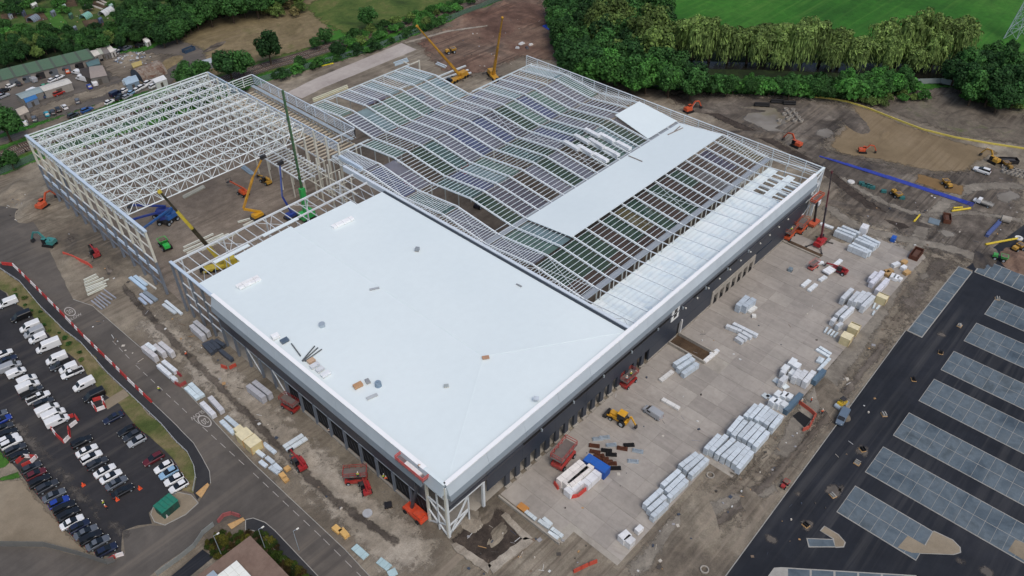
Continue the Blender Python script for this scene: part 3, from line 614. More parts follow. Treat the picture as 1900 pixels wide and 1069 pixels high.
# wall below 4.7 m: piers between loading openings
PP = 3.45
for i in range(16):
    x = 17.6 + i * PP
    ob('dock_pier', MB().bb(x, x + 1.35, -.1, .5, .06, 4.72), CL['navy'], wh)
    ob('dock_bumper', MB().bb(x - .25, x + 1.6, -.55, .1, .06, .75), M['concrete'], wh)
ob('dock_pier', MB().bb(72.8, 86, -.1, .4, .5, 4.72), CL['navy'], wh); ob('plinth', MB().bb(72.8, 86, -.25, .45, .06, .5), M['concrete'], wh)
ob('dock_pier', MB().bb(88.2, 103.4, -.1, .4, .5, 4.72), CL['navy'], wh); ob('plinth', MB().bb(88.2, 103.4, -.25, .45, .06, .5), M['concrete'], wh)
ob('dock_pier', MB().bb(127.6, 157, -.1, .4, .5, 4.72), CL['navy'], wh); ob('plinth', MB().bb(127.6, 150, -.25, .45, .06, .5), M['concrete'], wh)
ob('dock_lintel', MB().bb(103.4, 127.6, -.35, .2, 3.5, 5.25), M['concrete'], wh)
for i in range(8): ob('dock_jamb', MB().bb(103.4 + i * 3.3, 104.7 + i * 3.3, -.35, .3, .06, 3.5), M['concrete'], wh)
for i in range(7): ob('dock_leveller', MB().bb(104.8 + i * 3.3, 106.6 + i * 3.3, -.3, .6, .06, 1.0), M['rubber'], wh)
wf = ob('window', MB().bb(81.6, 85.0, -.34, -.1, 8.2, 12.9), M['steel'], wh, color=(226, 228, 226)); ob('pane', MB().bb(82.6, 84.0, -.38, -.3, 9.0, 12.0), M['glass'], wf)
ob('mullion', MB().bb(82.6, 84.0, -.42, -.36, 10.4, 10.6), M['steel'], wf, color=(226, 228, 226))
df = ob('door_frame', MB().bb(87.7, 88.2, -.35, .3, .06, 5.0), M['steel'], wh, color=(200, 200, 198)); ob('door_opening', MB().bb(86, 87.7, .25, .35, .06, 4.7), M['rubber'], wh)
# left-hand facade
YB = [6.2 + 5.78 * i for i in range(15)]
LB = [(15.2, 18.2, 'white', .0), (13.4, 15.2, 'pale', .03), (10.6, 13.4, 'mid', .06), (7.3, 10.6, 'dark', .04)]
for i in range(14):
    for z0, z1, key, off in LB:
        panel_y(YB[i], YB[i + 1], z0, z1, key, off)
    ob('coping', MB().bb(-.3, .75, YB[i], YB[i + 1], 18.2, 18.42), M['cope'], wh)
panel_y(.2, 6.2, 15.2, 18.2, 'white', 0); ob('coping', MB().bb(-.25, .55, .3, 6.2, 18.2, 18.42), M['roof'], wh)
ob('coping', MB().bb(-.3, .5, YB[14], 108.5, 17.6, 18.0), M['steel'], wh, color=BLW)
for i, y in enumerate([.3, 6.2] + YB[1:] + [92.9, 98.7, 104.4, 108.3]):
    c_ = GRY if y > 6.5 else CRM
    ob('column', MB().bb(-.2, .35, y - .25, y + .25, .02, 17.4 if y > 87 or y < 7 else 7.3), M['steel'], wh, color=c_)
for y0, y1 in zip(YB[:-1], YB[1:]):
    ob('girt', MB().bb(-.12, .12, y0 + .26, y1 - .26, 7.0, 7.28), M['galv'], wh)
    if y0 < 60: ob('plinth_wall', MB().bb(-.1, .25, y0 + .26, y1 - .26, .02, .55), M['concrete'], wh)
for y0 in (87.1, 92.9, 98.7):
    for z in (12.6, 8.6, 4.8): ob('girt', MB().bb(-.14, .14, y0 + .26, y0 + 5.5, z, z + .28), M['steel'], wh, color=WHS)
for y0, y1 in ((58.4, 64), (69.8, 75.6)): ob('brace', MB().beam((0, y0, .4), (0, y1, 7.2), .22), M['steel'], wh, color=WHS)
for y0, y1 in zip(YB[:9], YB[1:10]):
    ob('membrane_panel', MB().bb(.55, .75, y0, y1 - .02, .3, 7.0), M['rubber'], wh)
    for q in range(4): ob('membrane_batten', MB().beam((.5, y0 + .7 + q * 1.35, 1.4), (.5, y0 + 1.5 + q * 1.35, 4.2), .05, .09), M['steel'], wh, color=(74, 78, 84))
# exposed corner frame
for a, b in (((0, .3, 17), (0, 6, 13)), ((0, 6, 13.2), (0, .3, 13.2)), ((0, .3, 9.2), (0, 6, 9.2)), ((0, 6, 9), (0, .3, 4.5)), ((0, 6, 4.6), (0, .3, .3)), ((0, 3, 17), (0, 3, .2)), ((0, .3, 4.6), (0, 6, .4)),
             ((.3, 0, 9.0), (10.6, 0, 9.0)), ((.3, 0, .9), (6, 0, 8.8)), ((.3, 0, 4.2), (6, 0, 4.2)), ((.3, 0, 1.2), (6, 0, 4.0)), ((6, 0, .2), (6, 0, 8.9))):
    ob('brace', MB().beam(a, b, .3), M['steel'], wh, color=WHS)
ob('column', MB().bb(-.1, .45, -.1, .45, .02, 17.4), M['steel'], wh, color=WHS); ob('column', MB().bb(10.4, 11.0, -.1, .5, .02, 9.0), M['steel'], wh, color=WHS)
for x in (22, 33, 44, 55):
    for y in (18, 36, 54, 72, 90): ob('column', MB().bb(x - .2, x + .2, y - .2, y + .2, .1, 17.0), M['steel'], wh, color=GRY)
ob('shadow_gutter', MB().bb(61.75, 62.6, 1.2, 92.8, 17.82, 17.9), M['steel'], wh, color=(58, 66, 74))  # dark strip: the gutter's shadow line beside the upstand, put into its colour
# --- fascia between the finished block and the frame
for i in range(10): ob('roof_upstand', MB().bb(62.65, 63.55, .6 + i * 11.3, .6 + (i + 1) * 11.3 - .03, 16.2, 18.15), M['steel'], wh, color=(206, 216, 224))
# --- wavy steel roof
RX = [66.2 + 5.735 * k for k in range(18)]
PROF = [(0.6, 17.4), (17.7, 15.9), (35.4, 17.9), (53.1, 15.9), (70.8, 17.9), (88.5, 15.9), (106.2, 18.0), (123.9, 16.2), (141.6, 18.0), (159.3, 16.2)]
def rz_(y):
    for (a, za), (b, zb) in zip(PROF[:-1], PROF[1:]):
        if a <= y <= b: return za + (zb - za) * (y - a) / (b - a)
    return PROF[0][1]
def ymax(x): return 123.9 if x < 81.5 or x > 132 else 159.3
for x in RX:
    for (a, za), (b, zb) in zip(PROF[:-1], PROF[1:]):
        if b > ymax(x) + .1: continue
        w, dp = (.2, .2) if a < 1 else (.3, .42)
        m = MB().beam((x, a, za), (x, b, zb), w, .08).beam((x, a, za - dp / 2), (x, b, zb - dp / 2), .06, dp - .04).beam((x, a, za - dp), (x, b, zb - dp), w, .06)
        ob('rafter', m, M['steel'], wh, color=(232, 239, 241))
    for i, (y, z) in enumerate(PROF):
        if i % 2 == 1 and y <= ymax(x): ob('column', MB().bb(x - .14, x + .14, y - .14, y + .14, .03, z - .5), M['steel'], wh, color=CRM if x > 100 else (196, 202, 200))
for y in (17.7, 53.1):
    ob('gutter', MB().bb(64.2 if y < 20 else 66, 164, y - .75, y + .75, 15.5, 15.62).bb(64.2 if y < 20 else 66, 164, y - .8, y - .7, 15.5, 16.05).bb(64.2 if y < 20 else 66, 164, y + .7, y + .8, 15.5, 16.05), M['steel'], wh, color=(150, 158, 166))
# purlins bay by bay
def gap(xm, y):
    if 72 < xm < 77 and (98 < y < 121 or 56 < y < 84): return True
    if 88 < xm < 94 and 136 < y < 157: return True
    return False
single, rest = [], MB(); L = 5.735
xb = [63.5] + RX + [166]
for a, b in zip(xb[:-1], xb[1:]):
    xm = (a + b) / 2; dense = xm < 72 or xm > 160; st = .95 if dense else 1.62
    y = 1.8
    while y < min(ymax(a + .01), ymax(b - .01)) - .4:
        yy = y; y += st
        if min(abs(yy - p[0]) for p in PROF) < .5 or gap(xm, yy): continue
        if yy < 17: continue
        if 35.4 < yy < 53 and 82 < xm: continue
        if 53.2 < yy < 72.5 and xm > 148.5: continue
        d = (xm + 60) ** 2 + (yy + 75) ** 2
        single.append((d, a, b, yy))
single.sort()
pm = MB().bb(.16, L - .16, -.05, .05, -.05, .09).mesh('purlin'); pm.materials.append(M['pur'])
n1 = 0
for d, a, b, yy in single:
    if n1 < 290 and abs(b - a - L) < .01: ob('purlin', pm, None, wh, (a, yy, rz_(yy) - .06)); n1 += 1
    else: z = rz_(yy) - .06; rest.bb(a + .1, b - .1, yy - .05, yy + .05, z - .05, z + .09)
ob('purlins', rest, M['pur'], wh, kind='stuff')
m = MB()
for k in range(17): y0 = 1 + k * 7.2; z0, z1, z2 = rz_(y0), rz_(y0 + 3.6), rz_(y0 + 7.2); m.beam((63.6, y0, z0 - .2), (66.1, y0 + 3.6, z1 - .2), .12).beam((66.1, y0 + 3.6, z1 - .2), (63.6, y0 + 7.2, z2 - .2), .12)
ob('roof_bracing', m, M['steel'], wh, color=WHS)
for xa in (66.2, 117.8, 158): 
    for i in range(3 if xa > 150 else 6):
        y0 = 18.2 + i * 17.7
        if xa > 100 and y0 > 30 and y0 < 53: continue
        ob('roof_bracing', MB().beam((xa, y0, rz_(y0) - .3), (xa + 5.735, y0 + 17, rz_(y0 + 17) - .3), .1).beam((xa + 5.735, y0, rz_(y0) - .3), (xa, y0 + 17, rz_(y0 + 17) - .3), .1), M['steel'], wh, color=WHS)
for k in range(9):
    y0 = 99.8 + 2.9 * k
# eaves beams at the far side
for x0, x1, y, z in ((81.5, 131.4, 159.3, 16.2), (131.4, 165.5, 123.9, 16.2), (66, 81.5, 123.9, 16.2)): ob('eaves_beam', MB().bb(x0, x1, y - .15, y + .15, z - .4, z + .05), M['steel'], wh, color=(202, 212, 214))
ob('eaves_beam', MB().bb(131.2, 131.6, 159.3, 163, 15.9, 16.3).bb(131.6, 136, 158.9, 159.2, 15.9, 16.3), M['steel'], wh, color=CRM); ob('column', MB().bb(136, 136.5, 158.8, 159.3, .02, 16.4), M['steel'], wh, color=CRM)
# safety nets below the purlins
t = NT('safety net'); oi = t.new('ShaderNodeObjectInfo'); tr = t.new('ShaderNodeBsdfTransparent'); mx = t.new('ShaderNodeMixShader')
t.col(t.mix(1.0, oi.outputs['Color'], t.gray(t.noise(.3, 4, .6), .8, 1.2), 'MULTIPLY')); t.rough(.9); mx.inputs[0].default_value = .68
t.l.new(tr.outputs[0], mx.inputs[1]); t.l.new(t.b.outputs[0], mx.inputs[2]); t.l.new(mx.outputs[0], t.n['Material Output'].inputs[0]); M['net'] = t.m
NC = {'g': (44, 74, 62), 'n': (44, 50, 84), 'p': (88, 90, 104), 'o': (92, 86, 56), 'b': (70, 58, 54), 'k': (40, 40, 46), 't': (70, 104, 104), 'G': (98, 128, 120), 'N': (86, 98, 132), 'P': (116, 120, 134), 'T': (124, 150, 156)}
rn = random.Random(21); segs = [(18.5, 35), (35.8, 52.3), (53.9, 70.4), (71.2, 87.9), (89.1, 105.8), (106.6, 123.4), (124.4, 141), (142, 158.8)]
for a, b in zip(RX[:-1], RX[1:]):
    for j, (y0, y1) in enumerate(segs):
        xm = (a + b) / 2
        if y1 > min(ymax(a + .01), ymax(b - .01)) + 1 or gap(xm, (y0 + y1) / 2): continue
        if j == 1 and xm > 82: continue
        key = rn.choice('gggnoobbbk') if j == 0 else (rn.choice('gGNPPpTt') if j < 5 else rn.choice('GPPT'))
        if j >= 1 and rn.random() < .12: continue
        m_ = (y0 + y1) / 2; cut = y0 + (y1 - y0) * (rn.random() * .35 + .5) if j == 0 and rn.random() < .6 else None
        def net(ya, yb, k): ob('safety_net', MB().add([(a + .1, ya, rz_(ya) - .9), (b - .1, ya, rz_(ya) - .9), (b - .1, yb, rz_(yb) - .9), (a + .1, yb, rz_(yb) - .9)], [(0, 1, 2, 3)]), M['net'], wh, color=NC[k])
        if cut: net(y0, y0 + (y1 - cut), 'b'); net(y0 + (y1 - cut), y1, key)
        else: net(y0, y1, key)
# --- white roof panels already laid on the frame
for (x0, x1) in [(82.7 + 5.735 * i * 2, min(163.8, 82.7 + 5.735 * (i + 1) * 2)) for i in range(8)]:
    if x1 - x0 < 1: continue
    plate('roof_panel', [(x0, 35.2, rz_(35.3) + .3), (x1, 35.2, rz_(35.3) + .3), (x1, 52.6, rz_(52.6) + .3), (x0, 52.6, rz_(52.6) + .3)], M['roof'], wh, .14)
plate('roof_panel', [(146.5, 54, rz_(54) + .3), (164, 54, rz_(54) + .3), (164, 70.6, rz_(70.6) + .3), (149.5, 70.6, rz_(70.6) + .3)], M['roof'], wh, .14)
# --- mezzanine deck behind the right-hand facade
holes = {14: [(9.5, 13.8), (4.0, 7.5)], 15: [(10, 14.5), (4.5, 8)], 16: [(11.5, 15.5)]}
for i, (a, b) in enumerate(zip(RX[:-1], RX[1:])):
    if a > 159: continue
    y0, y1, z = .7, 17.0, 12.4
    if i in holes and i >= 13:
        st = [(y0, 4.2), (4.2, 7.4), (7.4, 10), (10, 13.6), (13.6, y1)]
        for k, (c0, c1) in enumerate(st):
            if k % 2 == 0: ob('floor_deck', MB().bb(a, b - .04, c0, c1, z, z + .12), M['deck'], wh)
            else:
                for q in range(4):
                    if q % 2 == 0: ob('floor_deck', MB().bb(a + q * 1.43, a + q * 1.43 + .85, c0, c1, z, z + .12), M['deck'], wh)
    elif i in (2, 6):
        ob('floor_deck', MB().bb(a, b - .04, 4.2, y1, z, z + .12), M['deck'], wh); ob('floor_deck', MB().bb(a, a + 2.2, y0, 4.2, z, z + .12), M['deck'], wh)
    else: ob('floor_deck', MB().bb(a, b - .04, y0, y1, z, z + .12), M['deck'], wh)
    ob('floor_beam', MB().bb(a - .15, a + .15, .6, 17.4, 11.9, 12.38), M['steel'], wh, color=WHS)
for x in RX: ob('post', MB().bb(x - .1, x + .1, 16.3, 16.5, 12.4, 15.7), M['steel'], wh, color=(214, 218, 214))
ob('floor_deck', MB().bb(140.7, 146.4, 20, 33, 12.4, 12.52), M['deck'], wh); ob('floor_beam', MB().bb(140.7, 160, 18.6, 18.9, 11.9, 12.4), M['steel'], wh, color=WHS)
# --- sheeting rails of the far side (plane x = 166)
def rails(par, p0, p1, z0, z1, n, posts, col=WHS, w=.16, pw=.24):
    p0, p1 = Vector(p0), Vector(p1); 
    for k in range(n):
        z = z0 + (z1 - z0) * k / (n - 1); big = k == n - 1
        ob('top_rail' if big else 'sheeting_rail', MB().beam((p0.x, p0.y, z), (p1.x, p1.y, z), .34 if big else .12, .26 if big else w), M['steel'], par, color=col)
    for k in range(posts + 1):
        q = p0 + (p1 - p0) * (k / posts); ob('rail_post', MB().bb(q.x - pw / 2, q.x + pw / 2, q.y - pw / 2, q.y + pw / 2, z0 - .4, z1 + .02), M['steel'], par, color=col)
rails(wh, (166, .3), (166, 127.5), 14.3, 18.2, 6, 22, (214, 222, 224))
for k in range(0, 23): y = .5 + k * 5.77; ob('column', MB().bb(165.6, 165.9, y - .15, y + .15, .02, 14), M['steel'], wh, color=(198, 202, 200))
for a, b in (((158, 0, 13.4), (166, 0, 17.6)), ((158, 0, 17.6), (166, 0, 13.2)), ((158, 0, 9), (166, 0, 13)), ((158, 0, 4), (166, 0, 9)), ((162, 0, 2), (162, 0, 13.4)), ((160, 0, 13.4), (166, 0, 13.4)), ((157.8, 0, 9), (166, 0, 9))): ob('brace', MB().beam(a, b, .3), M['steel'], wh, color=WHS)
ob('column', MB().bb(165.7, 166.2, -.2, .3, .02, 18.2), M['steel'], wh, color=WHS)
ob('coping', MB().bb(160.6, 166.2, -.25, .5, 18.2, 18.42), M['roof'], wh)
# --- open frame strip behind the white roof
for y, z in ((101.2, 17.5), (108.2, 17.5)): ob('eaves_beam', MB().bb(.4, 62.5, y - .2, y + .2, z - .5, z), M['steel'], wh, color=(214, 220, 222))
for i in range(21): x = 2 + i * 3.0; ob('joist', MB().bb(x - .09, x + .09, 93, 108, 17.0, 17.25), M['steel'], wh, color=WHS)
for x in (14, 27, 40, 52): ob('roof_bracing', MB().beam((x, 101.4, 16.9), (x + 5, 108, 16.9), .12).beam((x + 5, 101.4, 16.9), (x, 108, 16.9), .12), M['steel'], wh, color=WHS)
for x in (3, 16, 30, 44, 57): ob('column', MB().bb(x - .18, x + .18, 108, 108.4, .03, 17), M['steel'], wh, color=WHS)
for x0, x1, y in ((8, 19, 99.6), (24, 36, 100.4)): ob('roof_panel', MB().bb(x0, x1, y - .7, y + .6, 17.55, 17.75), M['roof'], wh)
m = MB()
for i in range(18): m.beam((2 + i * 3.4, 94.5, 15.8), (5.2 + i * 3.4, 100.8, 15.8), .14)
ob('roof_bracing', m, M['galv'], wh)
# ================================================================ tall hall frame
th = thing('tall_hall_frame', 'tall cream and white steel frame of a hall with many open roof trusses', 'steel frame')
HY = [119.4 + 6.57 * k for k in range(13)]; HX = [0 + 5.5 * k for k in range(13)]
for k, y in enumerate(HY):
    ob('column', MB().bb(-.35, .35, y - .2, y + .2, .02, 11.9), M['steel'], th, color=GRY); ob('column', MB().bb(-.32, .32, y - .22, y + .22, 11.9, 22.6), M['steel'], th, color=CRM)
    ob('column', MB().bb(65.7, 66.3, y - .25, y + .25, .02, 22.4), M['steel'], th, color=CRM)
    if k < 12:
        y2 = HY[k + 1]
        for z, w, c_ in ((11.9, .32, WHS), (16.6, .22, CRM), (7.9, .2, BLW), (7.1, .2, BLW), (20.2, .2, WHS), (3.6, .16, GRY)): ob('girt', MB().bb(-.15, .2, y + .26, y2 - .26, z - w, z), M['steel'], th, color=c_)
        if k % 3 == 1: ob('brace', MB().beam((0, y, 12), (0, y2, 16.5), .14).beam((0, y2, 12), (0, y, 16.5), .14), M['steel'], th, color=CRM)
        m = MB()
        for q in range(4): m.beam((0, y + q * 1.64, 20.3), (0, y + q * 1.64 + .82, 22.2), .1).beam((0, y + q * 1.64 + .82, 22.2), (0, y + q * 1.64 + 1.64, 20.3), .1)
        ob('edge_lattice', m, M['steel'], th, color=WHS)
ob('top_rail', MB().bb(-.45, .45, 119, 198.4, 22.5, 22.95), M['steel'], th, color=BLW)
rails(th, (0, 198.3), (66, 198.3), 18.6, 22.6, 7, 12, (216, 224, 222))
rails(th, (66.2, 119.6), (66.2, 198.2), 19.6, 22.6, 6, 12, BLW)
for x in HX[1:-1]: ob('column', MB().bb(x - .2, x + .2, 198, 198.5, .02, 18.4), M['steel'], th, color=GRY)
# trusses span from the left wall to the right wall
def truss():
    m = MB(); n = 12; zt, zb = 21.6, 18.3
    m.beam((.4, 0, zt), (65.6, 0, zt), .26, .26).beam((.4, 0, zb), (65.6, 0, zb), .24, .24)
    for i in range(n):
        x0, x1 = 65.2 * i / n + .4, 65.2 * (i + 1) / n + .4; xm = (x0 + x1) / 2
        m.beam((x0, 0, zt), (xm, 0, zb), .14).beam((xm, 0, zb), (x1, 0, zt), .14).beam((xm, 0, zb), (xm, 0, zt), .1).beam((x0, 0, zb), (x0, 0, zt), .1)
    return m.mesh('truss')
tm = truss(); tm.materials.append(M['steel'])
TY = [137.4 + 5.53 * k for k in range(12)]
for y in TY: ob('truss', tm, None, th, (0, y, 0), color=(236, 243, 245))
for i, x in enumerate([65.2 * (k + .5) / 12 + .4 for k in range(12)]):
    ob('tie_beam', MB().beam((x, TY[0], 18.3), (x, TY[-1], 18.3), .16), M['steel'], th, color=(210, 218, 216))
    for xo in (0, 2.7): ob('tie_beam', MB().beam((x + xo, TY[0], 21.85), (x + xo, TY[-1], 21.85), .18), M['steel'], th, color=(220, 228, 226))
for i in range(0, 12, 1):
    x0 = 65.2 * i / 12 + .4; m = MB()
    for k in range(11):
        if (i + k) % 2 == 0 or i in (0, 11) or k in (0, 10): m.beam((x0, TY[k], 21.4), (x0 + 5.43, TY[k + 1], 21.4), .13).beam((x0 + 5.43, TY[k], 21.4), (x0, TY[k + 1], 21.4), .13)
        m.beam((x0 + 2.7, TY[k], 18.4), (x0 + 2.7, (TY[k] + TY[k + 1]) / 2, 21.5), .1).beam((x0 + 2.7, (TY[k] + TY[k + 1]) / 2, 21.5), (x0 + 2.7, TY[k + 1], 18.4), .1)
    ob('roof_bracing', m, M['steel'], th, color=(212, 220, 218))
# mezzanine platform inside
for i in range(17): ob('platform_joist', MB().bb(56, 65.6, 128 + i * 1.75, 128.2 + i * 1.75, 9.3, 9.6), M['steel'], th, color=WHS)
for x in (56, 60.5, 65): ob('platform_beam', MB().bb(x - .2, x + .2, 127.6, 157, 8.9, 9.3), M['steel'], th, color=WHS)
for x in (56, 60.5, 65):
    for y in (128, 135, 142, 149, 156.6): ob('column', MB().bb(x - .18, x + .18, y - .18, y + .18, .03, 8.9), M['steel'], th, color=CRM)
for y in (112, 120, 128): ob('tie_beam', MB().beam((60, y, 13), (66, y, 13), .24).beam((60, y, 7), (66, y, 7), .24), M['steel'], th, color=CRM)
ob('tie_beam', MB().beam((60, 104, 13), (60, 140, 13), .26).beam((60, 104, 7), (60, 140, 7), .26), M['steel'], th, color=CRM)
for y in (106, 112, 118, 124): ob('column', MB().bb(59.8, 60.2, y - .2, y + .2, .03, 18), M['steel'], th, color=CRM)
ob('top_rail', MB().bb(65.6, 66.5, 108, 119.5, 17.2, 18.4), M['steel'], th, color=BLW)
# ================================================================ link bay between the hall and the wavy roof
lk = thing('link_bay_frame', 'narrow steel link bay with bare floor joists between tall hall and wavy roof', 'steel frame')
rails(lk, (81.2, 131), (81.2, 193.7), 14.6, 18.0, 6, 11, (206, 218, 228)); rails(lk, (68.5, 193.7), (81.2, 193.7), 14.4, 18.0, 5, 3, (214, 222, 220))
rails(lk, (70, 131), (81.2, 131), 15, 17.6, 2, 2, (210, 218, 222))
for i in range(31): ob('joist', MB().bb(67, 81, 131.6 + i * 2.02, 132.1 + i * 2.02, 11.6, 11.9), M['steel'], lk, color=(200, 188, 166))
for x in (67, 74, 80.8): ob('floor_beam', MB().bb(x - .15, x + .15, 131, 193.5, 11.1, 11.6), M['steel'], lk, color=WHS)
for k in range(8):
    for x in (67, 80.8): ob('column', MB().bb(x - .2, x + .2, 131 + k * 8.9 - .2, 131.2 + k * 8.9, .03, 11.1), M['steel'], lk, color=CRM)
ob('gutter', MB().bb(79.2, 80.6, 131, 193, 14.0, 14.2), M['galv'], lk)
# ================================================================ trees and shrubs
t = NT('foliage'); oi = t.new('ShaderNodeObjectInfo'); ge = t.new('ShaderNodeNewGeometry'); t.pos = ge.outputs['Position']
rv = t.ramp(ge.outputs['Random Per Island'], [(0, (.55, .55, .55, 1)), (.55, (1, 1, 1, 1)), (1, (1.5, 1.5, 1.35, 1))])
c = t.mix(1.0, oi.outputs['Color'], rv, 'MULTIPLY'); c = t.mix(1.0, c, t.gray(t.noise(.25, 3, .5), .7, 1.25), 'MULTIPLY')
t.col(c); t.rough(.75); t.b.inputs['Specular IOR Level'].default_value = .2
tl = t.new('ShaderNodeBsdfTranslucent'); t.l.new(c, tl.inputs[0]); mx = t.new('ShaderNodeMixShader'); mx.inputs[0].default_value = .25
t.l.new(t.b.outputs[0], mx.inputs[1]); t.l.new(tl.outputs[0], mx.inputs[2]); t.l.new(mx.outputs[0], t.n['Material Output'].inputs[0]); M['leaf'] = t.m
M['bark'] = plain('bark', (74, 62, 50), .9, 0, .3, 2, bump=.4)
def quad(m, c, n, s, s2=None, roll=0.0):
    n = n.normalized(); up = Vector((0, 0, 1)) if abs(n.z) < .95 else Vector((1, 0, 0)); a = n.cross(up).normalized(); b = a.cross(n)
    ca, sa = math.cos(roll), math.sin(roll); a, b = a * ca + b * sa, b * ca - a * sa; s2 = s2 or s
    m.add([c - a * s * .5 - b * s2 * .3, c + a * s * .2 - b * s2 * .5, c + a * s * .5 + b * s2 * .25, c - a * s * .15 + b * s2 * .5], [(0, 1, 2, 3)])
def rvec(r): 
    v = Vector((r.gauss(0, 1), r.gauss(0, 1), r.gauss(0, 1))); return v.normalized()
def make_tree(kind, seed):
    r = random.Random(seed); m = MB(); tk = MB()
    if kind == 'broad':
        H, R, cz, rzv = 13.0, 4.7, 6.9, 5.2; nl = 30
        lobes = []
        for i in range(nl):
            d = rvec(r); d.z = d.z * .75 + .12; q = r.uniform(.5, .88); lobes.append((Vector((d.x * R * q, d.y * R * q, cz + d.z * rzv * q)), r.uniform(1.3, 2.2)))
        for c, lr in lobes:
            for k in range(95):
                d = rvec(r); 
                if d.z < -.5 and r.random() < .6: d.z = -d.z
                p = c + d * lr * r.uniform(.75, 1.1); quad(m, p, d + rvec(r) * .7 + Vector((0, 0, .3)), r.uniform(.45, .95), None, r.uniform(0, 6))
        tk.cyl((0, 0, -.2), (0.1, 0, 5.5), .38, 8, .2)
        for i in range(5): d = lobes[i][0]; tk.cyl((.1, 0, 3.2 + i * .4), tuple(d), .16, 6, .05)
    elif kind == 'willow':
        R, cz = 5.6, 8.5; lobes = []
        for i in range(24):
            a = r.uniform(0, 6.28); q = math.sqrt(r.random()) * .9; lobes.append((Vector((math.cos(a) * R * q, math.sin(a) * R * q, cz + 4.2 * math.sqrt(max(0, 1 - q * q)) - 1.0 + r.uniform(-.8, .8))), r.uniform(1.2, 2.0)))
        for c, lr in lobes:
            for k in range(55):
                d = rvec(r); d.z = abs(d.z) * .9 - .1; p = c + d * lr * r.uniform(.8, 1.1); quad(m, p, d + rvec(r) * .5, r.uniform(.4, .8), None, r.uniform(0, 6))
            for k in range(64):
                a = r.uniform(0, 6.28); p = c + Vector((math.cos(a) * lr, math.sin(a) * lr, -r.uniform(.2, 1) * r.uniform(1.5, 9))); o_ = Vector((p.x, p.y, 0)).normalized()
                if p.z > .6: quad(m, p, o_ + rvec(r) * .5 + Vector((0, 0, .15)), r.uniform(.28, .5), r.uniform(1.2, 2.4), r.uniform(-.15, .15))
        tk.cyl((0, 0, -.2), (0, 0, 6), .5, 8, .25)
        for i in range(5): tk.cyl((0, 0, 3 + i * .4), tuple(lobes[i][0]), .18, 6, .05)
    else:
        R = 2.3; lobes = []
        for i in range(13):
            a = r.uniform(0, 6.28); q = math.sqrt(r.random()); lobes.append((Vector((math.cos(a) * R * q, math.sin(a) * R * q, 1.2 + 1.3 * (1 - q) + r.uniform(-.2, .6))), r.uniform(.8, 1.3)))
        for c, lr in lobes:
            for k in range(60):
                d = rvec(r); d.z = abs(d.z) - .25; p = c + d * lr * r.uniform(.75, 1.1); quad(m, p, d + rvec(r) * .7, r.uniform(.3, .65), None, r.uniform(0, 6))
        tk.cyl((0, 0, -.1), (0, 0, 1.4), .12, 6, .06)
        for i in range(4): tk.cyl((0, 0, .5), tuple(lobes[i][0]), .06, 5, .03)
    nm = {'broad': 'broadleaf_tree', 'willow': 'willow_tree', 'bush': 'shrub'}[kind]
    root = thing(nm, 'tree', 'shrub' if kind == 'bush' else 'tree')
    part(root, 'crown', lambda q: q.add(m.v, m.f), M['leaf'], (60, 80, 40), paint=True); part(root, 'trunk', lambda q: q.add(tk.v, tk.f), M['bark'])
    return root
PRO = {'broad': [make_tree('broad', i) for i in (1, 2, 3, 4)], 'willow': [make_tree('willow', i) for i in (11, 12, 13)], 'bush': [make_tree('bush', i) for i in (21, 22, 23)]}
CZ = {'broad': 7.2, 'willow': 7.5, 'bush': 1.6}
tr = random.Random(99)
def plant(kind, px, py, sc, col, label, group):
    sc *= {'broad': 1.3, 'willow': 1.35, 'bush': 1.15 if sc > .4 else 1}[kind]
    p = W(px, py, CZ[kind] * sc); p.z = 0; pr_ = tr.choice(PRO[kind]); v = tr.uniform(.85, 1.15)
    return clone(pr_, p, tr.uniform(0, 6.28), label, group, tuple(min(255, x * v) for x in col), (sc * tr.uniform(.88, 1.15), sc * tr.uniform(.88, 1.15), sc * tr.uniform(.8, 1.18)))
def inside(p, poly):
    x, y = p; c = False
    for i in range(len(poly)):
        (x0, y0), (x1, y1) = poly[i - 1], poly[i]
        if (y0 > y) != (y1 > y) and x < (x1 - x0) * (y - y0) / (y1 - y0) + x0: c = not c
    return c
def wood(poly, kind, mind, srange, cols, label, group, nmax=80):
    xs_, ys_ = [p[0] for p in poly], [p[1] for p in poly]; got = []; tries = 0
    while tries < 4000 and len(got) < nmax:
        tries += 1; q = (tr.uniform(min(xs_), max(xs_)), tr.uniform(min(ys_), max(ys_)))
        if not inside(q, poly): continue
        w = W(*q)
        if any((w - g).length < mind for g in got): continue
        got.append(w); plant(kind, q[0], q[1], tr.uniform(*srange), tr.choice(cols), label, group)
DK, MG, BR, WL, OL = (48, 82, 44), (62, 102, 52), (74, 124, 58), (118, 142, 80), (98, 120, 64)
wood([(1028, 2), (1075, 0), (1082, 40), (1075, 60), (1110, 100), (1060, 112), (1036, 60)], 'broad', 6.0, (.75, 1.0), [DK, MG], 'dense dark broadleaf tree beside the river bend north of the site', 'trees at the river bend')
wood([(1095, -20), (1160, -15), (1235, 10), (1235, 75), (1210, 100), (1140, 95), (1112, 60)], 'broad', 6.5, (.9, 1.2), [DK, MG, OL], 'tall mixed green tree in the clump left of the meadow', 'trees in the clump left of the meadow')
wood([(1065, 108), (1120, 112), (1170, 95), (1230, 110), (1280, 125), (1300, 150), (1180, 145), (1120, 130)], 'broad', 6.0, (.8, 1.05), [MG, BR, DK], 'bushy green tree just behind the dark hoarding near the steel frame', 'trees behind the hoarding')
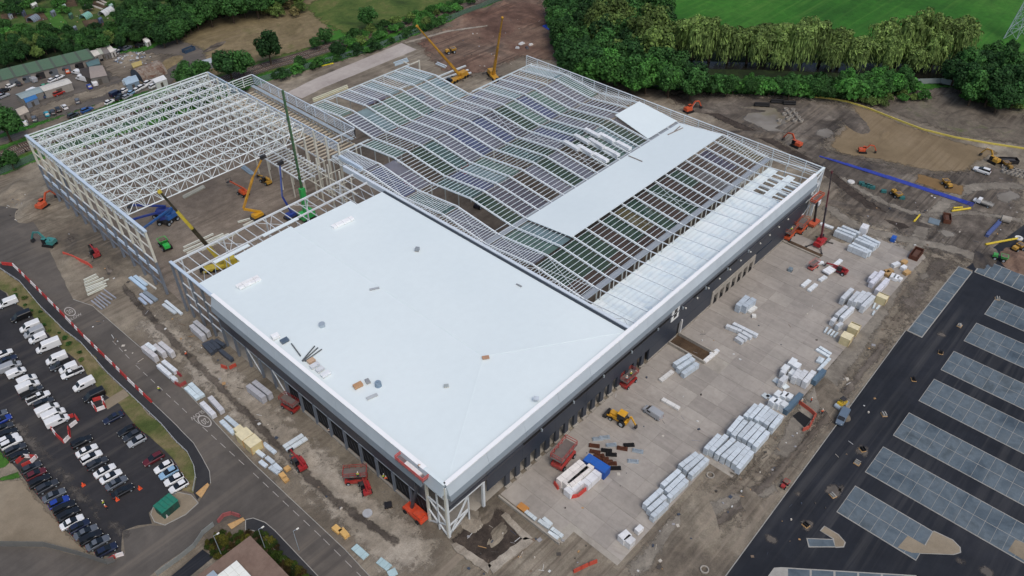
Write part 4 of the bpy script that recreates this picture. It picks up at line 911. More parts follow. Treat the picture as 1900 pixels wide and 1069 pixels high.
wood([(1290, 148), (1400, 150), (1500, 150), (1600, 140), (1640, 128), (1690, 138), (1690, 158), (1600, 164), (1480, 166), (1300, 158)], 'broad', 4.6, (.42, .6), [BR, MG, MG], 'small rounded bright green tree in the row along the hoarding', 'row of small trees along the hoarding')
wood([(1300, 160), (1420, 166), (1560, 172), (1620, 172), (1690, 160), (1690, 150), (1600, 160), (1420, 158), (1300, 152)], 'bush', 4.5, (1.5, 2.2), [BR, MG], 'broad bright green bush in the thick hedge along the hoarding', 'hedge bushes along the hoarding', 46)
wood([(1060, 118), (1110, 132), (1180, 150), (1110, 138), (1056, 120)], 'bush', 3.0, (.8, 1.2), [BR], 'low green shrub at the foot of the hoarding', 'shrubs at the hoarding', 12)
WO = 'first second third fourth fifth sixth seventh eighth ninth tenth eleventh twelfth thirteenth fourteenth fifteenth sixteenth'.split()
for i, (x, y, s_) in enumerate(((1262, 62, .9), (1290, 70, 1.0), (1322, 72, 1.05), (1356, 78, .95), (1392, 82, .9), (1428, 72, 1.0), (1462, 70, 1.1), (1496, 74, 1.1), (1530, 80, 1.0), (1566, 82, 1.05), (1598, 88, .95), (1644, 72, 1.0), (1676, 70, 1.1), (1712, 66, 1.15), (1748, 66, 1.1), (1784, 66, 1.15), (1660, 96, .8), (1700, 96, .8), (1738, 98, .8), (1550, 98, .75), (1450, 98, .7), (1180, 40, 1.0), (1205, 62, .9), (1150, 18, 1.0))):
    plant('willow', x, y, s_, WL if i < 21 else OL, ('weeping willow, %s from the left in the tall row by the meadow' % WO[i] if i < 16 else 'smaller willow at the water, %s from the left' % WO[(2, 3, 4, 1, 0)[i - 16]]) if i < 21 else 'olive green willow among the darker trees left of the meadow', 'willows along the river' if i < 21 else 'willows left of the meadow')
wood([(1770, 118), (1830, 95), (1900, 112), (1920, 150), (1890, 180), (1830, 165), (1780, 150)], 'broad', 6.0, (.75, 1.0), [DK, MG], 'dark green tree at the right edge beyond the chain link fence', 'trees at the right edge')
wood([(1580, 184), (1700, 172), (1720, 178), (1640, 190)], 'bush', 4, (.7, 1.1), [BR, OL], 'straggly green shrub on the field edge by the yellow pipe', 'shrubs on the field edge', 9)
wood([(1790, 178), (1870, 190), (1900, 200), (1840, 196)], 'bush', 4, (.7, 1.1), [BR, OL], 'low shrub on the bank below the chain link fence', 'shrubs below the fence', 14)
# allotment side
wood([(-30, 66), (60, 62), (100, 74), (60, 98), (0, 112), (-40, 118)], 'broad', 5.0, (.4, .58), [MG, DK, OL], 'green tree in the hedge behind the green-roofed workshop', 'hedge trees behind the workshop')
wood([(100, 78), (170, 62), (250, 55), (260, 74), (200, 80), (120, 94)], 'broad', 4.2, (.34, .5), [MG, OL, DK], 'shrubby hedge tree between allotments and workshop roof', 'hedge between allotments and workshop')
wood([(215, 22), (260, 12), (350, 8), (350, 50), (300, 62), (235, 56)], 'broad', 5.5, (.55, .8), [DK, MG], 'big dark green tree on the allotment edge above the scrap yard', 'dark trees above the scrap yard')
wood([(320, -10), (480, -25), (560, -30), (500, 4), (400, 14), (355, 30)], 'broad', 6.0, (.7, .95), [DK, MG], 'dark tree in the belt along the top of the scrubland', 'tree belt above the scrubland')
wood([(0, -5), (330, -20), (250, 12), (120, 18), (0, 22)], 'bush', 9, (.8, 1.5), [MG, DK, BR], 'rounded garden bush among the allotment plots', 'allotment bushes', 22)
wood([(0, 40), (120, 60), (210, 40), (230, 55), (100, 76), (0, 64)], 'bush', 6, (.8, 1.3), [MG, DK, BR], 'garden bush on the lower edge of the allotments', 'bushes below the allotments', 22)
for x, y, s_, c_, lb in ((422, 112, 1.0, DK, 'large dark tree behind the tall steel frame by the scrub'), (448, 118, .85, MG, 'green tree right of the large one behind the tall steel frame'), (496, 84, .95, DK, 'big round tree beside the railway right of the tall frame'), (345, 135, .8, MG, 'round green tree beside the corrugated barn'), (372, 122, .6, MG, 'smaller tree between the barn and the large dark tree'), (602, 62, .55, MG, 'small lone tree on the scrubland by the railway'), (586, 78, .4, MG, 'tiny tree on the scrubland below the lone one'),
                         (625, 86, .6, DK, 'dark round tree between railway and green fence'), (683, 30, .75, MG, 'round tree on the grass field above the railway'), (790, 38, .4, OL, 'pale shrubby tree by the railway below the field'), (2, 222, 1.0, MG, 'green tree cut by the left edge above the railway'), (18, 296, .45, MG, 'round bushy tree at the left edge by the railway fence'), (-12, 300, .5, DK, 'dark bushy tree at the extreme left by the railway fence'), (512, 10, .5, OL, 'low tree on the brown scrub near the top'), (555, 112, .45, MG, 'small tree beside the rails left of the green fence'), (1878, 88, .5, DK, 'dark small tree at the foot of the pylon')):
    plant('broad', x, y, s_, c_, lb, None)
wood([(630, 72), (760, 30), (870, -5), (880, 2), (770, 42), (640, 84)], 'bush', 4, (.7, 1.2), [MG, OL, BR], 'lineside shrub on the railway bank above the rails', 'lineside shrubs above the rails', 26)
wood([(500, 140), (600, 108), (700, 78), (830, 30), (835, 36), (700, 86), (520, 146)], 'bush', 4, (.6, 1.1), [MG, DK, BR], 'lineside shrub between the rails and the green fence', 'lineside shrubs by the fence', 26)
wood([(300, 215), (380, 180), (460, 160), (470, 150), (390, 165), (300, 200)], 'bush', 3.5, (.8, 1.3), [MG, DK], 'shrub on the railway bank behind the tall steel frame', 'shrubs behind the tall frame', 14)
wood([(60, 255), (250, 185), (300, 175), (300, 190), (200, 215), (70, 268)], 'bush', 3.5, (.5, .9), [MG, BR], 'low shrub on the green bank below the vehicle yard', 'shrubs on the bank below the yard', 24)
wood([(20, 560 - 20), (60, 585), (110, 632), (150, 668), (158, 662), (110, 612), (60, 560), (30, 535)], 'bush', 3.0, (.16, .3), [MG, OL], 'tuft of weeds on the verge beside the white fence', 'weeds on the verge', 14)
wood([(470, 15), (560, 0), (560, 22), (480, 30)], 'bush', 4, (.8, 1.4), [OL, (110, 104, 70)], 'dry olive shrub on the brown scrub heap', 'shrubs on the scrub', 8)
wood([(1026, 45), (1040, 80), (1044, 112), (1034, 100)], 'bush', 4, (.7, 1), [MG], 'shrub inside the curving grey fence', 'shrubs inside the curving fence', 5)
# bands of planting beside the office roof at the bottom
hp = [W(*p) for p in ((378, 1012), (410, 985), (412, 980), (450, 990), (478, 992), (560, 1069))]
for poly_, n_ in (([(380, 1010), (412, 982), (428, 994), (458, 985), (464, 992), (410, 1035), (396, 1030)], 34), ([(470, 988), (486, 984), (575, 1075), (548, 1078), (480, 1005)], 46)):
    wood(poly_, 'bush', .95, (.22, .34), [(64, 84, 34), (50, 66, 30), (96, 96, 40), (70, 60, 34)], 'small clipped shrub in the planting bed round the office roof', 'shrubs in the office planting bed', n_)
# ================================================================ vehicles
ORD = ['first', 'second', 'third', 'fourth', 'fifth', 'sixth', 'seventh', 'eighth', 'ninth', 'tenth', 'eleventh', 'twelfth', 'thirteenth', 'fourteenth', 'fifteenth', 'sixteenth', 'seventeenth', 'eighteenth', 'nineteenth', 'twentieth'] + ['later'] * 40
def ringsec(x, hw, zb, zt): return [(x, -hw * .86, zb), (x, -hw, zb + .22), (x, -hw, zt - .16), (x, -hw * .88, zt), (x, hw * .88, zt), (x, hw, zt - .16), (x, hw, zb + .22), (x, hw * .86, zb)]
def trap(x, b, t_, z0, z1): return [(x, -b, z0), (x, -t_, z1), (x, t_, z1), (x, b, z0)]
def wheels(root, xs_, y, r, w=.22):
    for x in xs_:
        for s_ in (-1, 1):
            wl = part(root, 'wheel', lambda m: m.cyl((x, s_ * (y - w / 2), r), (x, s_ * (y + w / 2), r), r, 14), M['rubber']); part(wl, 'hub', lambda m: m.cyl((x, s_ * (y + w / 2), r), (x, s_ * (y + w / 2 + .02), r), r * .58, 10), M['galv'])
def car_proto(kind):
    nm = {'hatch': 'hatchback_car', 'saloon': 'saloon_car', 'suv': 'estate_car', 'van': 'panel_van', 'lwb': 'long_panel_van', 'pickup': 'pickup_truck', 'smallvan': 'small_van'}[kind]
    r = thing(nm, 'car', {'van': 'van', 'lwb': 'van', 'smallvan': 'van', 'pickup': 'pickup'}.get(kind, 'car'))
    if kind in ('hatch', 'saloon', 'suv'):
        h = {'hatch': 0, 'saloon': -.03, 'suv': .16}[kind]; L = {'hatch': 2.1, 'saloon': 2.35, 'suv': 2.3}[kind]; k = L / 2.1
        st = [(-2.1, .72, .26, .74), (-1.98, .86, .22, .92), (-1.0, .91, .2, .97), (.5, .91, .2, .97), (.85, .9, .2, .95), (1.6, .87, .22, .84), (2.0, .76, .26, .70), (2.1, .62, .3, .56)]
        part(r, 'body', lambda m: m.loft([ringsec(x * k, hw, zb, zt + h * .7) for x, hw, zb, zt in st]), M['paint'], (200, 200, 200), paint=True, smooth=False)
        g = {'hatch': [(-1.95, .70, .62, .93, .96), (-1.55, .78, .60, .93, 1.40), (-.1, .80, .62, .93, 1.45), (.92, .76, .68, .93, .97)], 'saloon': [(-1.35, .72, .64, .93, .97), (-.85, .78, .60, .93, 1.38), (.0, .80, .62, .93, 1.43), (.95, .76, .68, .93, .97)], 'suv': [(-2.0, .74, .66, .93, 1.0), (-1.8, .78, .64, .93, 1.44), (-.1, .80, .65, .93, 1.47), (.9, .78, .68, .93, .97)]}[kind]
        part(r, 'windows', lambda m: m.loft([trap(x * k, b, t_, z0 + h * .7, z1 + h) for x, b, t_, z0, z1 in g]), M['glass'])
        a, b = g[1][0] * k, g[2][0] * k; zz = 1.42 + h
        part(r, 'roof', lambda m: m.loft([trap(a + .05, .60, .56, zz - .05, zz + .03), trap((a + b) / 2, .63, .58, zz - .02, zz + .075), trap(b - .05, .62, .57, zz - .02, zz + .05)]), M['paint'], (200, 200, 200), paint=True)
        wheels(r, (-1.28 * k, 1.3 * k), .8, .33); xf, xr, zl = 2.06 * k, -2.05 * k, .62 + h * .5
    elif kind == 'pickup':
        part(r, 'body', lambda m: m.loft([ringsec(x, hw, zb, zt) for x, hw, zb, zt in [(-.2, .9, .4, 1.05), (.9, .93, .4, 1.08), (1.2, .92, .4, 1.05), (2.3, .88, .4, .98), (2.65, .75, .45, .8)]]), M['paint'], (200, 200, 200), paint=True)
        part(r, 'windows', lambda m: m.loft([trap(-.25, .76, .66, 1.05, 1.1), trap(-.1, .78, .66, 1.05, 1.68), (trap(.75, .78, .64, 1.05, 1.7)), trap(1.45, .74, .66, 1.05, 1.08)]), M['glass'])
        part(r, 'roof', lambda m: m.bb(-.05, .75, -.62, .62, 1.69, 1.76), M['paint'], (200, 200, 200), paint=True)
        part(r, 'load_bed', lambda m: m.bb(-2.6, -.25, -.9, .9, .5, .68).bb(-2.6, -.25, -.92, -.84, .68, 1.05).bb(-2.6, -.25, .84, .92, .68, 1.05).bb(-2.66, -2.58, -.9, .9, .6, 1.05), M['paint'], (200, 200, 200), paint=True)
        part(r, 'bed_liner', lambda m: m.bb(-2.56, -.28, -.82, .82, .685, .72), M['rubber']); wheels(r, (-1.7, 1.75), .84, .38); xf, xr, zl = 2.6, -2.64, .8
    else:
        L, H = {'van': (2.55, 1.98), 'lwb': (3.0, 2.45), 'smallvan': (2.15, 1.78)}[kind]; b0 = L - 1.75
        part(r, 'body', lambda m: m.loft([ringsec(x, hw, zb, zt) for x, hw, zb, zt in [(-L, .9, .35, H - .1), (-L + .1, .97, .3, H), (b0 - .6, .98, .3, H), (b0, .95, .3, H - .06), (b0 + .85, .93, .3, 1.2), (b0 + 1.5, .88, .32, 1.02), (b0 + 1.75, .72, .38, .75)]]), M['paint'], (200, 200, 200), paint=True)
        sx, sz = b0 + .85 - b0, 1.2 - (H - .06)
        part(r, 'windscreen', lambda m: m.add([(b0 + .09, -.74, H - .06 - .12 + .03), (b0 + .09, .74, H - .15), (b0 + .82, .82, 1.27), (b0 + .82, -.82, 1.27)], [(0, 3, 2, 1)]).add([(b0 + .1, -.74, H - .13), (b0 + .1, .74, H - .13), (b0 + .84, .82, 1.26), (b0 + .84, -.82, 1.26)], [(0, 3, 2, 1)]), M['glass'])
        for s_ in (-1, 1): part(r, 'side_window', lambda m: m.bb(b0 - .75, b0 + .25, s_ * .965 - .02, s_ * .965 + .02, 1.18, min(1.68, H - .25)), M['glass'])
        wheels(r, (-L + .95, b0 + .95), .86, .35); xf, xr, zl = b0 + 1.68, -L, .8
    for s_ in (-1, 1):
        part(r, 'headlight', lambda m: m.box(xf - .06, s_ * .6, zl, .12, .28, .14), M['lamp']); part(r, 'tail_light', lambda m: m.box(xr, s_ * .68, zl + .15, .1, .16, .26), M['tail'])
    return r
CARS = {k: car_proto(k) for k in ('hatch', 'saloon', 'suv', 'van', 'lwb', 'pickup', 'smallvan')}
BLK, DGR, GRE, SIL, WHT, NVY, BLU, MAR, LBL = (22, 23, 25), (52, 55, 60), (92, 98, 106), (160, 164, 168), (226, 228, 228), (28, 36, 60), (34, 62, 150), (92, 30, 36), (140, 176, 204)
CN = {BLK: 'black', DGR: 'dark grey', GRE: 'grey', SIL: 'silver', WHT: 'white', NVY: 'dark blue', BLU: 'bright blue', MAR: 'maroon', LBL: 'pale blue'}
KN = {'hatch': 'hatchback', 'saloon': 'saloon car', 'suv': 'estate car', 'van': 'panel van', 'lwb': 'long panel van', 'pickup': 'pickup truck', 'smallvan': 'small van'}
dv = W(152, 957) - W(113, 978); CANG = math.atan2(dv.y, dv.x)
vr = random.Random(3)
def row(items, Z, ang, where, group, z=.9):
    for i, (x, y, k, c_) in enumerate(items):
        p = Z(x, y, z); p.z = .035
        clone(CARS[k], p, ang + vr.uniform(-.05, .05), '%s %s, %s %s' % (CN[c_], KN[k], ORD[i], where), group, c_, (1.04, 1.05, 1.04))
row([(55, 165, 'van', WHT), (155, 265, 'van', BLK), (220, 340, 'van', WHT), (250, 382, 'van', SIL), (275, 425, 'smallvan', WHT), (355, 485, 'lwb', WHT), (415, 575, 'van', WHT), (445, 617, 'pickup', DGR), (500, 645, 'smallvan', WHT), (530, 678, 'pickup', WHT), (615, 765, 'van', WHT), (690, 845, 'van', BLK), (830, 1005, 'saloon', NVY)], ZA, CANG + math.pi, 'from top in the row against the grass verge', 'vehicles parked against the verge')
row([(25, 535, 'hatch', WHT), (50, 582, 'saloon', NVY), (75, 635, 'van', SIL), (120, 677, 'smallvan', WHT), (200, 730, 'smallvan', WHT), (208, 778, 'van', WHT), (230, 818, 'pickup', DGR), (280, 858, 'pickup', WHT), (320, 897, 'suv', DGR), (350, 948, 'van', WHT), (395, 985, 'van', WHT), (422, 1032, 'van', WHT)], ZA, CANG, 'from top in the upper left car park row', 'vehicles in the upper car park row')
row([(-20, 985, 'hatch', GRE), (12, 1020, 'hatch', BLU), (20, 1062, 'hatch', (150, 160, 60))] if False else [(-20, 985, 'hatch', GRE), (12, 1022, 'hatch', BLU)], ZA, CANG, 'at the very left edge of the car park', 'vehicles at the left edge')
row([(20, -20, 'suv', DGR), (50, 22, 'suv', BLK), (58, 62, 'suv', WHT), (82, 88, 'suv', WHT), (112, 136, 'suv', DGR), (135, 180, 'hatch', BLK)], ZE, CANG, 'from top in the row just above the lawn', 'cars above the red barrier')
row([(228, 268, 'hatch', DGR), (262, 314, 'hatch', MAR), (290, 368, 'suv', BLK), (346, 408, 'suv', DGR), (394, 470, 'saloon', GRE), (430, 522, 'hatch', BLU), (470, 562, 'suv', BLK), (500, 612, 'suv', BLK), (525, 668, 'saloon', WHT), (580, 697, 'hatch', NVY), (628, 742, 'saloon', GRE), (665, 782, 'suv', BLK), (716, 820, 'saloon', GRE), (780, 872, 'hatch', NVY)], ZE, CANG, 'from top in the row beside the tan gravel', 'cars beside the gravel')
row([(598, 78, 'suv', BLK), (635, 142, 'saloon', WHT), (670, 192, 'suv', WHT), (712, 238, 'suv', DGR), (767, 290, 'saloon', WHT), (812, 332, 'saloon', WHT), (852, 380, 'saloon', GRE), (898, 440, 'saloon', BLK)], ZE, CANG, 'from top in the short middle car park row', 'cars in the middle row')
row([(930, -5, 'hatch', BLK), (968, 32, 'hatch', DGR), (1002, 72, 'hatch', SIL), (1125, 205, 'suv', (84, 52, 46)), (1200, 262, 'hatch', WHT), (1236, 305, 'hatch', LBL), (1275, 355, 'hatch', WHT), (1310, 405, 'hatch', WHT)] if (84, 52, 46) in CN else [(930, -5, 'hatch', BLK), (968, 32, 'hatch', DGR), (1002, 72, 'hatch', SIL), (1125, 205, 'suv', MAR), (1200, 262, 'hatch', WHT), (1236, 305, 'hatch', LBL), (1275, 355, 'hatch', WHT), (1310, 405, 'hatch', WHT)], ZE, CANG + math.pi, 'from top in the right row above the green cabin', 'cars along the lower verge')
def one(kind, px, py, ang, col, label, z=.9, sc=1.04):
    p = W(px, py, z); p.z = .06; return clone(CARS[kind], p, ang, label, None, col, sc)
def pang(a, b): d = W(*b) - W(*a); return math.atan2(d.y, d.x)
one('van', 1211, 765, pang((1222, 772), (1199, 757)), SIL, 'silver panel van alone on the concrete yard near the yellow digger')
one('van', 1563, 774, pang((1570, 760), (1556, 786)), (96, 112, 128), 'grey-blue van on the mud beside the yellow roller')
one('suv', 1822, 316, pang((1836, 321), (1808, 312)), WHT, 'white estate car on the mud beside the stacked concrete rings', sc=1.25)
# flatbed truck
fb = thing('flatbed_truck', 'white flatbed truck at the end of the long blue pipes', 'truck')
part(fb, 'cab', lambda m: m.loft([ringsec(.6, .98, .5, 2.1), ringsec(1.7, .98, .5, 2.1), ringsec(2.3, .96, .5, 1.35), ringsec(3.0, .85, .5, 1.1)]), M['paint'], (226, 228, 228)); part(fb, 'windscreen', lambda m: m.add([(1.75, -.8, 2.08), (1.75, .8, 2.08), (2.32, .84, 1.38), (2.32, -.84, 1.38)], [(0, 3, 2, 1)]), M['glass'])
part(fb, 'load_bed', lambda m: m.bb(-3.2, .5, -1.05, 1.05, .95, 1.1).bb(-3.2, .5, -1.08, -1.0, 1.1, 1.4).bb(-3.2, .5, 1.0, 1.08, 1.1, 1.4), M['matte'], (150, 148, 142)); wheels(fb, (-2.0, 1.9), .9, .42)
fb.location = W(1824, 376, .9); fb.location.z = .03; fb.rotation_euler = (0, 0, pang((1838, 382), (1808, 371)))
# yard of old cars top left
OC = [('hatch', 86, 210, (40, 150, 170), 'turquoise', 80), ('suv', 97, 207, DGR, 'dark grey', 80), ('suv', 107, 202, BLK, 'black', 80), ('hatch', 119, 197, WHT, 'white', 85), ('suv', 143, 186, GRE, 'grey', 75), ('hatch', 46, 227, WHT, 'white', 75), ('suv', 63, 219, GRE, 'dark blue-grey', 75), ('suv', 161, 203, (44, 86, 150), 'blue', 10), ('suv', 136, 213, DGR, 'dark grey', 15),
      ('hatch', 203, 188, WHT, 'white', 20), ('van', 215, 173, NVY, 'navy', 15), ('hatch', 226, 176, BLK, 'black', 15), ('hatch', 245, 170, LBL, 'pale blue', 20), ('hatch', 232, 166, WHT, 'white', 20), ('suv', 265, 160, WHT, 'white', 15), ('suv', 286, 158, WHT, 'white', 15), ('suv', 6, 177, SIL, 'silver', 10), ('suv', 8, 167, BLK, 'black', 20), ('van', 137, 122, WHT, 'white', 15), ('hatch', 124, 131, (196, 84, 40), 'orange', 80), ('van', 143, 134, WHT, 'white', 110), ('lwb', 153, 146, WHT, 'white', 110), ('hatch', 165, 159, BLU, 'blue', 80), ('smallvan', 175, 154, WHT, 'white', 80), ('suv', 109, 172, (160, 44, 34), 'red', 10), ('hatch', 88, 176, (50, 70, 100), 'slate blue', 10), ('hatch', 98, 147, WHT, 'white', 20), ('pickup', 222, 92, NVY, 'navy', 20), ('suv', 259, 83, BLK, 'black', 20), ('van', 51, 144, WHT, 'white', 100), ('hatch', 73, 140, DGR, 'dark', 100), ('lwb', 241, 151, (190, 204, 212), 'pale blue-grey', 25), ('hatch', 20, 158, WHT, 'white', 15), ('suv', 32, 154, DGR, 'dark grey', 95), ('van', 60, 147, SIL, 'silver', 95), ('hatch', 110, 142, WHT, 'white', 20), ('van', 62, 168, WHT, 'white', 20), ('hatch', 84, 158, (60, 150, 110), 'green', 20), ('suv', 276, 152, WHT, 'white', 20), ('hatch', 255, 165, WHT, 'white', 20), ('suv', 296, 153, SIL, 'silver', 15), ('hatch', 222, 181, BLK, 'black', 20), ('hatch', 236, 178, SIL, 'silver', 15), ('van', 212, 96, WHT, 'white', 25), ('suv', 236, 88, GRE, 'grey', 20)]
PL = ['in the row below the long white shed', 'by the curved earth bank', 'at the lane by the fence', 'under the scrap barn', 'outside the green-roofed workshop', 'behind the long white shed']
for i, (k, x, y, c_, cn, a) in enumerate(OC):
    base = pang((50, 150), (180, 110)); p = W(x, y, .9); p.z = .03
    pl = PL[0] if i < 4 else PL[1] if i < 7 else PL[2] if i < 10 else PL[3] if i < 16 else PL[4] if i < 22 else PL[5]
    clone(CARS[k], p, base + rad(a), '%s %s, %s, %s one there' % (cn, KN[k], pl, ORD[i % 6 if i < 32 else i - 22]), 'vehicles in the old yard', c_, 1.08)
# ================================================================ building-site machines (forward is +x)
ORG, RED, YEL, BLM, TEA, GRN, DKM = (192, 84, 50), (158, 40, 44), (190, 146, 54), (38, 62, 140), (54, 130, 128), (46, 176, 74), (40, 42, 46)
def excavator(col, reach=(3.4, 4.4, 6.2, 1.4)):
    r = thing('excavator', 'excavator', 'excavator')
    for s_ in (-1, 1): part(r, 'track', lambda m: m.box(0, s_ * 1.15, .45, 3.9, .6, .9, tx=.82), M['rubber'])
    part(r, 'turntable', lambda m: m.cyl((0, 0, .6), (0, 0, 1.1), .8, 14), M['machine'], DKM)
    h = part(r, 'engine_house', lambda m: m.box(-.7, 0, 1.7, 3.1, 2.5, 1.2, tx=.92, ty=.92), M['machine'], col, paint=True); part(h, 'exhaust', lambda m: m.cyl((-1.4, .6, 2.2), (-1.4, .6, 2.8), .08, 8), M['rubber'])
    c = part(r, 'cab', lambda m: m.box(.7, .78, 2.05, 1.5, .95, 1.7, tx=.85), M['glass']); part(c, 'cab_roof', lambda m: m.box(.66, .78, 2.93, 1.4, .95, .1), M['machine'], col, paint=True)
    part(r, 'boom', lambda m: m.beam((.8, -.2, 1.9), (2.6, -.2, reach[1]), .4, .6).beam((2.5, -.2, reach[1]), (reach[0] + 1.2, -.2, reach[1] - .4), .36, .5), M['machine'], col, paint=True)
    part(r, 'arm', lambda m: m.beam((reach[0] + 1.1, -.2, reach[1] - .2), (reach[2], -.2, reach[3]), .3, .42), M['machine'], col, paint=True)
    part(r, 'ram', lambda m: m.cyl((1.4, -.2, 1.7), (2.9, -.2, reach[1] - .5), .09, 8), M['galv'])
    part(r, 'bucket', lambda m: m.box(reach[2] - .1, -.2, reach[3] - .5, .9, 1.2, .9, tx=.5), M['machine'], DKM)
    return r
def telehandler(col):
    r = thing('telehandler', 'telehandler', 'telehandler')
    part(r, 'chassis', lambda m: m.box(0, 0, .95, 4.6, 1.5, .7), M['machine'], col, paint=True); wheels(r, (-1.5, 1.5), 1.0, .62, .45)
    part(r, 'engine_cover', lambda m: m.box(-.2, -.85, 1.55, 2.4, .7, .7, tx=.9), M['machine'], col, paint=True); part(r, 'rear_counterweight', lambda m: m.box(-2.2, 0, 1.3, .7, 1.9, .9), M['machine'], col, paint=True)
    c = part(r, 'cab', lambda m: m.box(-.1, .65, 1.95, 1.5, .9, 1.5, tx=.8), M['glass']); part(c, 'cab_roof', lambda m: m.box(-.1, .65, 2.73, 1.25, .85, .08), M['machine'], DKM)
    part(r, 'boom', lambda m: m.beam((-2.3, -.1, 2.2), (2.4, -.1, 1.9), .4, .45).beam((2.3, -.1, 1.9), (4.4, -.1, 1.5), .3, .34), M['machine'], col, paint=True); part(r, 'forks', lambda m: m.box(4.5, -.1, 1.1, .12, 1.4, 1.0).bb(4.5, 5.7, -.6, -.45, .6, .68).bb(4.5, 5.7, .3, .45, .6, .68), M['machine'], DKM)
    return r
def dumper(col):
    r = thing('site_dumper', 'dumper', 'dumper'); part(r, 'chassis', lambda m: m.box(0, 0, .8, 3.8, 1.2, .5), M['machine'], DKM); wheels(r, (-1.2, 1.2), .95, .6, .42)
    part(r, 'skip', lambda m: m.box(1.1, 0, 1.5, 1.6, 1.7, .9, tx=1.35, ty=1.25), M['machine'], col, paint=True); part(r, 'load', lambda m: m.box(1.1, 0, 2.0, 1.9, 1.9, .15, tx=.6, ty=.6), M['machine'], (110, 96, 82)); part(r, 'engine_cover', lambda m: m.box(-1.3, 0, 1.35, 1.5, 1.4, .8, tx=.85), M['machine'], col, paint=True)
    part(r, 'roll_bar', lambda m: m.beam((-.6, -.7, 1.2), (-.6, -.7, 2.8), .09).beam((-.6, .7, 1.2), (-.6, .7, 2.8), .09).beam((-.6, -.7, 2.8), (-.6, .7, 2.8), .09), M['machine'], DKM); return r
def scissor(col, lift=2.4, L=4.2, Wd=2.0):
    r = thing('scissor_lift', 'scissor lift', 'scissor lift'); part(r, 'base', lambda m: m.box(0, 0, .75, L, Wd, .6), M['machine'], col, paint=True); wheels(r, (-L * .35, L * .35), Wd * .5, .42, .35)
    part(r, 'scissor_arms', lambda m: [m.beam((-L * .4, s_ * .6, 1.0 + k * (lift - 1.1) / 2), (L * .4, s_ * .6, 1.0 + (k + 1) * (lift - 1.1) / 2), .14).beam((L * .4, s_ * .6, 1.0 + k * (lift - 1.1) / 2), (-L * .4, s_ * .6, 1.0 + (k + 1) * (lift - 1.1) / 2), .14) for s_ in (-1, 1) for k in (0, 1)], M['machine'], DKM)
    part(r, 'platform', lambda m: m.box(0, 0, lift, L * 1.05, Wd * 1.05, .14), M['machine'], (112, 104, 100))
    def rl_(m):
        a, b = L * .52, Wd * .52
        for z in (lift + .55, lift + 1.1): m.beam((-a, -b, z), (a, -b, z), .07).beam((-a, b, z), (a, b, z), .07).beam((-a, -b, z), (-a, b, z), .07).beam((a, -b, z), (a, b, z), .07)
        for x in (-a, -a / 2, 0, a / 2, a):
            for y in (-b, b): m.beam((x, y, lift), (x, y, lift + 1.1), .07)
    part(r, 'guard_rail', rl_, M['machine'], col, paint=True); return r
def boomlift(col, knee=(-1.5, 2.6), tip=(6.5, 1.9)):
    r = thing('boom_lift', 'boom lift', 'boom lift'); part(r, 'chassis', lambda m: m.box(0, 0, .8, 3.2, 1.6, .6), M['machine'], DKM); wheels(r, (-1.2, 1.2), 1.05, .5, .36)
    part(r, 'turret', lambda m: m.box(-.5, 0, 1.6, 2.8, 2.0, .9, tx=.9, ty=.85), M['machine'], col, paint=True); part(r, 'lower_boom', lambda m: m.beam((.8, 0, 1.9), (knee[0], 0, knee[1]), .36, .42), M['machine'], col, paint=True)
    part(r, 'upper_boom', lambda m: m.beam((knee[0], 0, knee[1] + .3), (tip[0], 0, tip[1] + .4), .36, .4), M['machine'], col, paint=True); part(r, 'basket', lambda m: m.box(tip[0] + .6, 0, tip[1] + .1, .9, 1.9, .1).beam((tip[0] + .2, -.9, tip[1] + 1), (tip[0] + 1, -.9, tip[1] + 1), .07).beam((tip[0] + .2, .9, tip[1] + 1), (tip[0] + 1, .9, tip[1] + 1), .07).beam((tip[0] + 1, -.9, tip[1] + 1), (tip[0] + 1, .9, tip[1] + 1), .07).beam((tip[0] + 1, -.9, tip[1]), (tip[0] + 1, -.9, tip[1] + 1), .07).beam((tip[0] + 1, .9, tip[1]), (tip[0] + 1, .9, tip[1] + 1), .07), M['machine'], DKM)
    return r
def roller(col):
    r = thing('road_roller', 'roller', 'roller')
    for x in (-1.2, 1.2): part(r, 'drum', lambda m: m.cyl((x, -.75, .6), (x, .75, .6), .6, 18), M['galv'])
    part(r, 'body', lambda m: m.box(0, 0, 1.25, 2.6, 1.3, .7, tx=.8), M['machine'], col, paint=True); c = part(r, 'canopy', lambda m: m.box(0, 0, 2.5, 1.3, 1.2, .1), M['machine'], DKM)
    part(c, 'canopy_post', lambda m: m.beam((-.5, -.5, 1.5), (-.5, -.5, 2.5), .07).beam((-.5, .5, 1.5), (-.5, .5, 2.5), .07).beam((.5, -.5, 1.5), (.5, -.5, 2.5), .07).beam((.5, .5, 1.5), (.5, .5, 2.5), .07), M['machine'], DKM); return r
